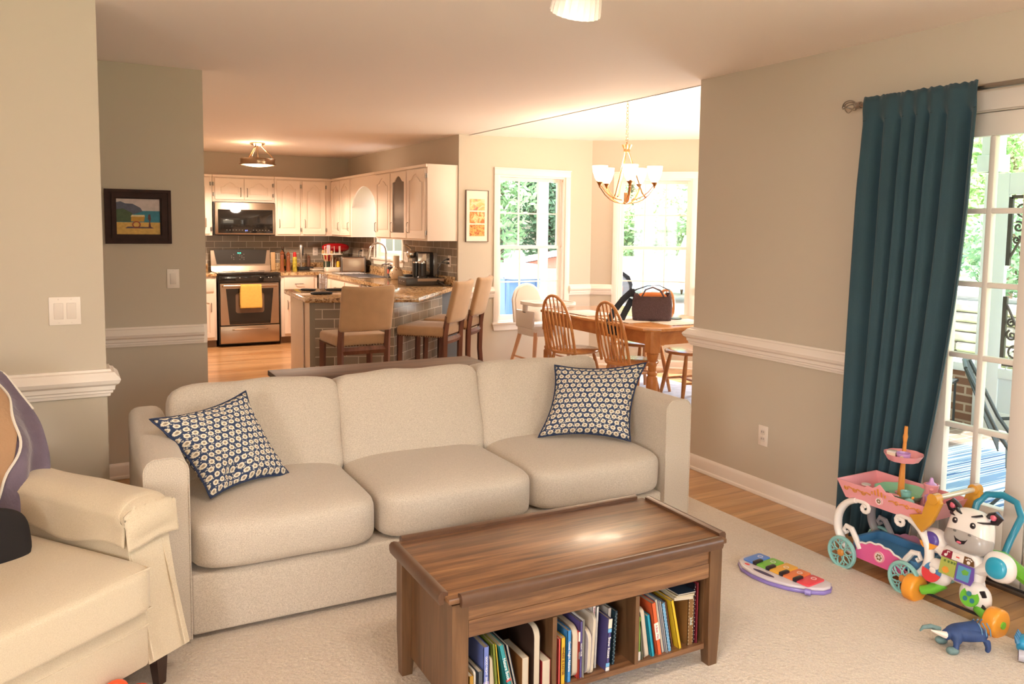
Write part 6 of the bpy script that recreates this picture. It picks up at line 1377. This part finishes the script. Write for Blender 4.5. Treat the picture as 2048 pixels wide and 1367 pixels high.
for x in (-.155,.155):
    for y in (-.142,.128):
        m = MB(); m.tube([(x+.066*cos(2*pi*i/32),y,.0775+.066*sin(2*pi*i/32)) for i in range(32)],.0105,8,closed=True,flat=.8); w_ = m.build('wheel', TEAL, t)
        m = MB()
        for k in range(6):
            a = 2*pi*k/6+.3; ca, sa = cos(a), sin(a); px = (-sa,ca)
            for s in (-1,1):
                L_ = [(.012,0),(.028,.013*s),(.046,.012*s),(.060,.002*s)]; m.tube([(x+r*ca+q*px[0],y,.0775+r*sa+q*px[1]) for r, q in L_],.0034,6)
                a2 = a+s*.33; m.tube([(x+(.050+.009*cos(u))*cos(a2)+.009*sin(u)*-sin(a2),y,.0775+(.050+.009*cos(u))*sin(a2)+.009*sin(u)*cos(a2)) for u in [R(45*i) for i in range(7)]],.0025,5)
        m.build('spokes', TEAL, w_)
        m = MB(); m.sell((x,y-.008 if y < 0 else y+.008,.0775),(.016,.010,.016),2.3,5); m.build('hub', ORG, w_)
    m = MB(); m.cyl((x,-.135,.0775),(x,.125,.0775),.006,n=8); m.build('axle', WHT, t)
AMB = mat('toy_amber_clear','#d59a34',.15,alpha=.88)
for y in (-.135,.135):
    m = MB(); m.prism([(.205,.315),(.165,.355),(.22,.375),(.235,.43),(.25,.462),(.285,.462),(.30,.44),(.285,.40),(.265,.35),(.225,.30)],-y-.012,-y+.012,M=XZ,b=.004); m.build('gold_bracket', AMB, t)
    m = MB(); m.cyl((.268,y-.02,.452),(.268,y+.02,.452),.022,n=20); m.build('handle_knob', GOLD, t)
m = MB(); m.cyl((.268,-.12,.452),(.268,.12,.452),.011,n=14); m.build('push_bar', mat('clear_bar','#ddd0ba',.12,.3), t)
C0 = Matrix.Translation((3.175,2.235,0)) @ Matrix.Rotation(RZ,4,'Z'); TZ = .330
def at(x, y, z): return tuple(C0 @ Vector((x,y,z)))
sc_ = lambda n, am: (lambda a, z: 1+am*abs(cos(n*a/2)))
t = thing('cake_stand','two tier toy cake stand, mint plate below and pink plate above','toy cake stand',at(.015,.01,TZ))
m = MB(); m.lathe([(0,.035),(.075,.035),(.10,.062),(.104,.064),(.078,.030),(0,.028)],56,fn=sc_(10,.07)); m.lathe([(0,0),(.05,0),(.045,.03),(0,.03)],24); m.build('lower_plate', MINT, t)
m = MB(); m.tube([(0,0,.03),(.002,0,.12),(.006,0,.20),(.010,0,.27)],[.015,.013,.009,.008],8); m.tube([(.010,0,.27),(.012,0,.30),(.013,0,.312),(.014,0,.345)],[.007,.011,.008,.007],8); m.build('stem', ORG, t)
m = MB(); m.lathe([(0,.200),(.055,.200),(.075,.225),(.078,.226),(.060,.196),(0,.193)],56,M=T(.005,0,0),fn=sc_(10,.05)); up = m.build('upper_plate', PINK, t)
def toy(name, label, cat, loc, rz=0, g='toy tea party pieces'): return thing(name,label,cat,loc,rz,g)
S0 = Vector(at(.015,.01,TZ))
t = toy('toy_cake','cream toy cake slice on the pink upper plate','toy cake',S0+Vector((-.03,.03,.2015)),.3); m = MB(); m.prism([(-.02,-.02),(.02,-.015),(.018,.02),(-.015,.018)],0,.028,b=.003); m.build('sponge', mat('toy_cream','#efdcc4',.5), t); m = MB(); m.prism([(-.021,-.021),(.021,-.016),(.019,.021),(-.016,.019)],.028,.033,b=.002); m.build('icing', WHT, t)
t = toy('toy_teacup','lilac toy cup with round emblem lying on the pink upper plate','toy cup',S0+Vector((-.022,-.018,.2015)),.4); m = MB(); m.lathe([(0,0),(.016,0),(.026,.018),(.028,.034),(.025,.034),(.022,.018),(0,.006)],28,fn=sc_(8,.06)); m.build('cup', LIL, t); m = MB(); m.tube([(.026,0,.028),(.042,0,.026),(.042,0,.012),(.022,0,.010)],.003,6); m.build('handle', LIL, t); m = MB(); m.cyl((-.027,0,.018),(-.029,0,.018),.008,n=14); m.build('emblem', mat('emblem_cream','#e2cfae',.5), t)
t = toy('toy_cup','aqua toy cup on the mint lower plate','toy cup',S0+Vector((-.040,-.052,.036))); m = MB(); m.lathe([(0,0),(.014,0),(.022,.042),(.019,.042),(.012,.004),(0,.004)],24,fn=sc_(8,.05)); m.build('cup', TEAL, t)
t = toy('toy_macaron','pink domed toy macaron at the front of the mint plate','toy cake',S0+Vector((-.066,-.008,.0355))); m = MB(); m.sell((0,0,.010),(.026,.026,.012),2.4,6); m.build('shell', HOT if False else PINK, t); m = MB(); m.lathe([(0,.0),(.024,0),(.024,.004),(0,.004)],20); m.build('filling', WHT, t)
t = toy('toy_saucer','small mint toy saucer with brown biscuit on the mint plate','toy plate',S0+Vector((-.030,.046,.0355))); m = MB(); m.lathe([(0,0),(.022,0),(.030,.006),(.030,.008),(0,.003)],28); m.build('saucer', MINT, t); m = MB(); m.lathe([(0,.003),(.010,.003),(.010,.008),(0,.008)],12); m.build('biscuit', mat('toy_brown','#6d3e32',.5), t)
t = toy('toy_donut','flat pink toy biscuit behind the stem on the mint plate','toy cake',S0+Vector((.036,.022,.0355))); m = MB(); m.lathe([(0,0),(.026,0),(.028,.005),(.02,.009),(0,.009)],20); m.build('shell', PINK, t)
t = toy('toy_teapot','tall pink toy teapot at the right end of the cart tray','toy teapot',at(.135,.04,TZ),.6); m = MB(); m.lathe([(0,0),(.032,0),(.040,.025),(.034,.06),(.024,.09),(.030,.118),(.026,.12),(.020,.09),(0,.085)],30,fn=sc_(8,.06)); m.build('body', PINK, t); m = MB(); m.tube([(.03,0,.10),(.055,0,.105),(.06,0,.07),(.038,0,.04)],.005,8); m.build('handle', GOLD, t); m = MB(); m.tube([(-.03,0,.03),(-.052,0,.06),(-.058,0,.10),(-.066,0,.115)],[.012,.009,.007,.008],8); m.build('spout', PINK, t); m = MB(); m.lathe([(0,.118),(.022,.118),(.010,.128),(.006,.145),(0,.148)],20); m.build('lid', LIL, t)
t = toy('toy_creamer','lilac-pink toy cream jug lying beside the teapot','toy jug',at(.175,-.02,TZ+.002),1.2); m = MB(); m.lathe([(0,0),(.024,0),(.028,.03),(.018,.06),(.024,.085),(.021,.085),(.014,.06),(0,.055)],26,fn=sc_(8,.06)); m.build('body', LIL, t); m = MB(); m.tube([(.02,0,.075),(.045,0,.07),(.045,0,.04),(.024,0,.025)],.004,8); m.build('handle', PINK, t)
t = toy('toy_cupcake','toy cupcake with blue and yellow icing leaning at the front of the cart tray','toy cake',at(.115,-.085,TZ+.038),0); t.rotation_euler = (R(28),0,R(30)); m = MB(); m.lathe([(0,-.018),(.016,-.018),(.021,.004),(0,.004)],20,fn=sc_(14,.05)); m.build('case', mat('toy_brown','#3b2320',.5), t); m = MB(); m.lathe([(0,.004),(.024,.004),(.025,.010),(0,.012)],20); m.build('yellow_band', YOR, t); m = MB(); m.lathe([(0,.010),(.022,.011),(.018,.022),(.010,.032),(0,.036)],20,fn=sc_(5,.08)); m.build('icing', TEAL, t); m = MB(); m.sell((0,0,.040),(.005,.005,.008),2,3); m.build('topper', YOR, t)
t = toy('toy_sugar_bowl','small pink toy pot at the left end of the cart tray','toy pot',at(-.13,-.03,TZ)); m = MB(); m.lathe([(0,0),(.016,0),(.022,.02),(.015,.042),(.02,.05),(.016,.05),(0,.04)],24); m.build('pot', PINK, t); m = MB(); m.lathe([(0,.050),(.021,.050),(.02,.054),(0,.056)],20); m.build('lid', WHT, t)
t = toy('toy_pastry','pink and cream toy pastry lying between the plate and the cupcake','toy cake',at(.075,-.09,TZ)); m = MB(); m.sell((0,0,.018),(.022,.016,.014),3,5); m.build('pastry', mat('toy_blush','#e7b7b4',.4), t)
t = toy('toy_cookie','white toy cookie beside the cupcake at the tray edge','toy cake',at(.165,-.10,TZ)); m = MB(); m.sell((0,0,.016),(.022,.020,.014),2.4,5); m.build('cookie', WHT, t)
# ---- zebra push walker
t = thing('zebra_walker','zebra shaped push-along walker with orange wheels and a turquoise handle','toy walker',(3.10,1.865,0),RZ)
LN = Matrix.Rotation(R(-30),4,'X')         # panels lean back, away from the viewer
def disc(c, r, y, m_, nm, par, th=.006, n=24, sx=1): 
    q = MB(); q.cyl((0,0,0),(0,-th,0),r,n=n); o = q.build(nm,m_,par); o.matrix_local = T(c[0],y,c[1],rx=R(-22)) @ Matrix.Diagonal((sx,1,1,1)); return o
bd = MB(); bd.sell((0,-.010,.205),(.085,.038,.075),3,10,M=T(0,.0,0)); bd = bd.build('body', WHT, t)
limbs = [(-.125,.262,-.005,.050,'left_arm'),(.140,.250,-.010,.058,'right_arm'),(-.088,.148,-.035,.054,'left_leg'),(.072,.112,-.040,.058,'right_leg')]
lo = {}
for x, z, y, r, nm in limbs:
    m = MB(); m.sell((x,y,z),(r*1.05,.034,r),2.3,8); m.tube([(x,y,z),(x*.3,0,.2)],[r*.75,.045],10,flat=.6); lo[nm] = m.build(nm, WHT, t)
def dome(x, z, y, r, m_, nm, par): q = MB(); q.sell((0,0,0),(r,.016,r),2.2,7); o = q.build(nm,m_,par); o.matrix_local = T(x,y,z,rx=R(-12)); return o
dome(-.128,.266,-.034,.036,PUR,'purple_ball',lo['left_arm']); 
q = MB(); q.prism([(.0365*cos(R(a)),.0365*sin(R(a))) for a in range(195,346,10)],0,.0155,M=T(-.128,-.035,.266,rx=R(-12)) @ XZ); q.build('orange_sector', YOR, lo['left_arm'])
dome(.143,.254,-.040,.040,TUR,'turquoise_ball',lo['right_arm'])
disc((-.091,.154),.037,-.066,BLU,'blue_disc',lo['left_leg']); 
q = MB(); q.prism([(.040*cos(R(a)),.042*sin(R(a))) for a in range(170,356,12)],.0065,.011,M=T(-.091,-.066,.154,rx=R(-22)) @ XZ); q.build('red_flap', REDT, lo['left_leg'])
q = MB(); q.sell((-.083,-.080,.166),(.014,.003,.012),2.2,4); q.build('cat_face', WHT, lo['left_leg'])
disc((.070,.116),.036,-.072,GRN,'green_disc',lo['right_leg'])
for a in (90,210,330): d = disc((.070+.016*cos(R(a)),.116+.016*sin(R(a))),.0095,-.079,mat('spinner_teal','#3c7f8e',.2),'spinner',lo['right_leg'],.003,12)
for x, z, rr in ((.114,.142,-25),(.112,.094,-40)): q = MB(); q.box(-.011,-.004,-.013,.011,.004,.013,b=.003); o = q.build('stripe', BLK, lo['right_leg']); o.matrix_local = T(x,-.062,z,ry=R(rr))
# activity panel
PA = T(0.004,-.056,.222,rx=R(-14)) @ Matrix.Scale(1.12,4) @ XZ
def pan(poly, col, nm, a=.0, b=.003, par=bd): q = MB(); q.prism([(x/1000,z/1000) for x, z in poly],a,b,M=PA); return q.build(nm,P_('toy_'+nm,col),par,smooth=0)
pan([(-62,8),(-24,8),(-24,34),(-45,34),(-58,26)],'#8b1f38','maroon_button'); pan([(-23,8),(19,8),(19,34),(-23,34)],'#ece2dc','white_button'); pan([(20,8),(58,8),(54,26),(42,34),(20,34)],'#6f4a2b','brown_button')
pan([(-8,19),(4,19),(4,23),(-8,23)],'#dc4a48','red_dash',.003,.004); pan([(-60,-52),(-3,-52),(-3,5),(-60,5)],'#a9b157','yellow_green_page'); pan([(0,-58),(58,-58),(66,-35),(60,5),(0,5)],'#6b52a8','purple_page'); pan([(6,-50),(50,-50),(52,-2),(6,-2)],'#5b9cc0','blue_picture',.003,.004)
pan([(20,-20),(30,-10),(46,-14),(44,-26),(28,-30)],'#6fae4a','frog',.004,.005); pan([(-50,-36),(-42,-24),(-30,-24),(-22,-36),(-30,-46),(-42,-46)],'#e39a3f','lion',.003,.004)
for x in (-44,-30,-18,-8): pan([(x-4,-8),(x+3,-8),(x+3,0),(x-4,0)],'#5d7a3a','letter_block',.003,.004)
q = MB(); q.ring(circ(.005,10,-.046,.016),circ(.0001,10,-.046,.016),.003,.0045,M=PA); q.box(-.0025-.0395,-.0045,.016,-.0005-.0395,-.003,.031,M=PA @ XZ.inverted()); q.box(-.042,-.0045,.028,-.032,-.003,.031,M=PA @ XZ.inverted()); q.build('music_note', WHT, bd, smooth=0)
q = MB(); q.ring(circ(.006,12,.038,.016),circ(.0001,12,.038,.016),.003,.0045,M=PA)
for k in range(4): q.ring(circ(.0028,8,.029+.006*k,.025+.003*(k in (1,2))),circ(.0001,8,.029+.006*k,.025+.003*(k in (1,2))),.003,.0045,M=PA)
q.build('paw_print', WHT, bd, smooth=0)
# head
def hd(u, w):
    w = Vector(w); k = .5+.5*u.z; w.x *= 1.10-.26*k; 
    return w
m = MB(); m.sell((0,0,0),(.088,.052,.086),3.0,12,fn=hd); HM = T(.012,.005,.347,rx=R(-12)); h = m.build('head', WHT, t, M=HM)
m = MB(); m.sell((0,-.004,-.036),(.089,.054,.052),2.7,10,fn=lambda u,w: Vector((w.x*1.02,w.y,w.z))); m.build('muzzle', P_('toy_grey','#aaa39f'), h)
for s in (-1,1):
    e = MB(); e.sell((s*.036-.004,-.050,.028),(.011,.005,.012),2.2,5); ey = e.build('eye', BLK, h); e = MB(); e.sell((s*.036,-.0555,.032),(.0032,.002,.0032),2,3); e.build('eye_glint', WHT, ey)
    e = MB(); e.sell((s*.030,-.057,-.010),(.007,.003,.0045),2,3); e.build('nostril', P_('toy_dark_grey','#6f6a68'), h)
    e = MB(); e.tube([(s*.052,0,.066),(s*.066,-.002,.082),(s*.088,0,.092),(s*.100,0,.080),(s*.090,0,.062),(s*.072,-.002,.056)],[.010,.016,.019,.018,.014,.010],10,flat=.7); ea = e.build('ear', BLK, h); e = MB(); e.sell((s*.082,-.012,.078),(.012,.008,.013),2.2,4); e.build('inner_ear', P_('toy_rose','#d8667c'), ea)
    e = MB(); e.tube([(s*.050,-.030,.074),(s*.036,-.044,.066),(s*.020,-.049,.060)],[.010,.009,.004],8,flat=.5); e.tube([(s*.076,-.018,.052),(s*.062,-.040,.048),(s*.046,-.050,.046)],[.009,.008,.003],8,flat=.5); e.build('stripe', BLK, h)
e = MB(); e.prism([(-.028,-.030),(-.018,-.037),(0,-.041),(.020,-.036),(.026,-.030),(.016,-.050),(0,-.056),(-.018,-.050)],.054,.060,M=XZ); mo = e.build('mouth', BLK, h); e = MB(); e.sell((-.004,-.0605,-.049),(.010,.002,.005),2,3); e.build('tongue', P_('toy_rose','#d8667c'), mo)
m = MB(); m.tube([(-.075,.10,.20),(-.080,.16,.33),(-.085,.20,.40),(-.060,.225,.440),(0,.235,.452),(.060,.225,.440),(.095,.20,.395),(.085,.15,.31),(.075,.10,.20)],[.013,.013,.0145,.013,.015,.013,.0145,.013,.013],10); m.build('handle', TURD, t)
for s in (-1,1):
    m = MB(); m.tube([(s*.07,.02,.27),(s*.085,.11,.24),(s*.115,.24,.14),(s*.125,.31,.06)],[.014,.018,.018,.014],8,flat=1.6); m.build('side_frame', GRN, t)
    m = MB(); m.tube([(s*.065,-.03,.11),(s*.10,-.055,.075),(s*.135,-.065,.06)],[.024,.022,.018],10); m.build('leg_bracket', GRN, t)
    m = MB(); m.prism(circ(.056,28),-.027,.027,M=T(s*.168,-.065,.057) @ YZ,b=.012,seg=3); w_ = m.build('front_wheel', YOR, t); m = MB(); m.cyl((s*.195,-.065,.057),(s*.200,-.065,.057),.014,n=12); m.build('hub', GRN, w_)
    m = MB(); m.prism(circ(.046,24),-.018,.018,M=T(s*.135,.32,.047) @ YZ,b=.008); m.build('rear_wheel', YOR, t)
m = MB(); m.cyl((-.13,.32,.047),(.13,.32,.047),.006,n=8); m.build('axle', BLK, t); m = MB(); m.cyl((-.15,-.065,.057),(.15,-.065,.057),.006,n=8); m.build('axle', BLK, t)
# ---- toy piano
t = thing('toy_piano','white and lilac toddler piano with five rainbow keys lying on the carpet','toy piano',(2.695,2.425,FZ),R(-84))
def lens(a, b, n=40):
    P = []
    for i in range(n): q = 2*pi*i/n; P.append((a*cos(q)*(1-.08*abs(sin(q))), b*sin(q)*(1 if sin(q) > 0 else 1.0)))
    return P
O = [(-.205,-.01),(-.19,-.06),(-.14,-.10),(-.07,-.118),(.02,-.115),(.10,-.09),(.17,-.045),(.21,.0),(.215,.04),(.195,.078),(.14,.088),(.05,.092),(-.05,.092),(-.14,.085),(-.19,.06),(-.207,.03)]
m = MB(); m.prism(O,0,.016,b=.005); m.build('base', P_('toy_lavender','#8f7cc4'), t)
m = MB(); m.prism([(x*.985,y*.985) for x, y in O],.015,.030,b=.008,seg=3); tp = m.build('case', P_('piano_white','#d6ccd2'), t)
m = MB(); m.ring([( .0+.055*cos(2*pi*i/20)-.03,-.085+.012*sin(2*pi*i/20)) for i in range(20)],[(.0+.0001*cos(2*pi*i/20)-.03,-.085+.0001*sin(2*pi*i/20)) for i in range(20)],.0295,.0308); m.build('hand_slot', mat('slot_dark','#4b3f5e',.6), tp)
for i,(c, nm) in enumerate((('#4f87dd','blue'),('#7ac442','green'),('#f0b23e','amber'),('#ee7f45','orange'),('#ea4a56','red'))):
    x0 = -.175+.069*i; m = MB(); m.prism(rrect(x0,-.048,x0+.066,.082-.006*abs(i-2),.012),.029,.037,b=.004); k = m.build('key', P_('key_'+nm,c), tp); k['label'] = nm+' piano key'
    m = MB(); m.ring(circ(.012,16,x0+.033,.035),circ(.009,16,x0+.033,.035),.037,.0376); m.build('key_print', WHT, k)
    if i < 4: m = MB(); m.box(x0+.058,-.052,.030,x0+.078,.0,.047,b=.004); m.build('black_key', BLK, tp)
m = MB(); m.sell((-.13,-.07,.031),(.014,.007,.002),2,3); m.build('logo_sticker', REDT, tp)
m = MB(); m.tube([(.150,-.085,.018),(.150,-.085,.020)],.001,4) if False else m.lathe([(.007,-.012),(.013,-.012),(.013,.012),(.007,.012)],16,M=T(.175,-.062,.018,ry=R(90),rz=R(30))); m.build('hook_loop', P_('toy_lavender','#8f7cc4'), tp)
# ---- horned dinosaur toy
t = thing('toy_creature','dark blue four legged toy beast with long white horn lying on the carpet','toy animal',(2.83,1.68,FZ),R(151)); t.scale = (1.08,1.2,1.15); NV = mat('creature_blue','#2b4578',.55,var=.15,vscale=40); GY = mat('creature_grey','#6f8a8a',.7,var=.15,vscale=60)
def skin(name, nodes, edges, m_, par, sub=2):
    me = bpy.data.meshes.new(name); me.from_pydata([n_[0] for n_ in nodes],edges,[]); o = bpy.data.objects.new(name,me); COL.objects.link(o); o.parent = par
    md = o.modifiers.new('skin','SKIN'); md.use_smooth_shade = True
    for i, n_ in enumerate(nodes): r = n_[1]; o.data.skin_vertices[0].data[i].radius = (r,r) if not isinstance(r,tuple) else r; o.data.skin_vertices[0].data[i].use_root = (i == 0)
    s = o.modifiers.new('sub','SUBSURF'); s.levels = sub; s.render_levels = sub; me.materials.append(m_); return o
skin('body',[((0,0,.058),.030),((.035,0,.052),.026),((.062,0,.046),.020),((-.04,0,.062),.030),((-.065,0,.052),.018),((.085,0,.042),.015),
     ((-.045,.030,.045),.013),((-.052,.034,.020),.009),((-.045,.036,.006),.008),((-.045,-.030,.045),.013),((-.052,-.034,.020),.009),((-.045,-.036,.006),.008),
     ((.050,.024,.034),.011),((.052,.030,.016),.009),((.064,.032,.008),.013),((.050,-.024,.034),.011),((.052,-.030,.016),.009),((.064,-.032,.008),.013)],
     [(0,1),(1,2),(0,3),(3,4),(2,5),(3,6),(6,7),(7,8),(3,9),(9,10),(10,11),(1,12),(12,13),(13,14),(1,15),(15,16),(16,17)],NV,t)
m = MB(); m.tube([(.082,.016,.052),(.105,.020,.060),(.13,.014,.066)],[.011,.008,.002],8); m.build('horn', mat('horn_ivory','#e9dcd0',.5), t)
m = MB(); m.tube([(.082,-.016,.052),(.11,-.022,.060),(.14,-.016,.060),(.155,-.006,.054)],[.010,.008,.006,.003],8); m.build('horn', GY, t)
for sy in (-1,1):
    m = MB(); m.sell((.066,sy*.032,.010),(.020,.014,.011),2.3,4); m.build('paw', GY, t)
    for k in range(3): m = MB(); m.tube([(-.055+.014*k,sy*.012,.090),(-.058+.014*k,sy*.027,.076),(-.058+.014*k,sy*.033,.058)],.0022,5); m.build('stripe', mat('creature_stripe','#5c86a8',.5), t)
t = thing('toy_dinosaur','bright blue toy with jagged edges cut off by the right edge of the picture','toy',(3.00,1.565,FZ),R(20)); m = MB(); m.sell((0,0,.03),(.045,.03,.026),3,5); m.sell((.03,-.01,.045),(.025,.022,.02),2.3,4); m.build('body', P_('toy_sky','#2f9fd0'), t)
for k in range(4): m = MB(); m.cyl((-.045+.02*k,.02,.045),(-.05+.02*k,.03,.07),.009,.002,6); m.build('spike', P_('toy_sky2','#3a78a4'), t)
t = thing('toy_tube','short grey-white toy tube with dark end at the right edge of the carpet','toy',(2.925,1.515,FZ+.022),R(-60)); m = MB(); m.cyl((-.03,0,0),(.03,0,0),.020,n=20); m.build('tube', mat('tube_grey','#bdbac6',.4), t); m = MB(); m.cyl((-.0315,0,0),(-.0302,0,0),.0165,n=20); m.build('dark_end', mat('tube_dark','#4d2f3a',.5), t)
t = thing('toy_ring','orange plastic toy at the bottom edge in front of the armchair','toy',(.09,2.60,FZ),R(30)); m = MB(); m.tube([(.035*cos(a),0,.095+.035*sin(a)) for a in [2*pi*i/20 for i in range(20)]],.014,10,closed=True); m.sell((.05,.0,.05),(.075,.035,.045),2.3,6); m.lathe([(0,0),(.05,0),(.05,.03),(.02,.06),(0,.06)],20); m.build('body', P_('toy_vermilion','#f25a2f'), t)
for o_ in S.objects:
    if o_.parent is None and o_.name.split('.')[0] in ('dining_table','windsor_chair','placemat','coaster','camera_bag'): o_.location.z += .010
for o_ in [o_ for o_ in S.objects if o_.type == 'MESH']:
    if len(o_.data.polygons) == 0 and not o_.modifiers: bpy.data.objects.remove(o_)
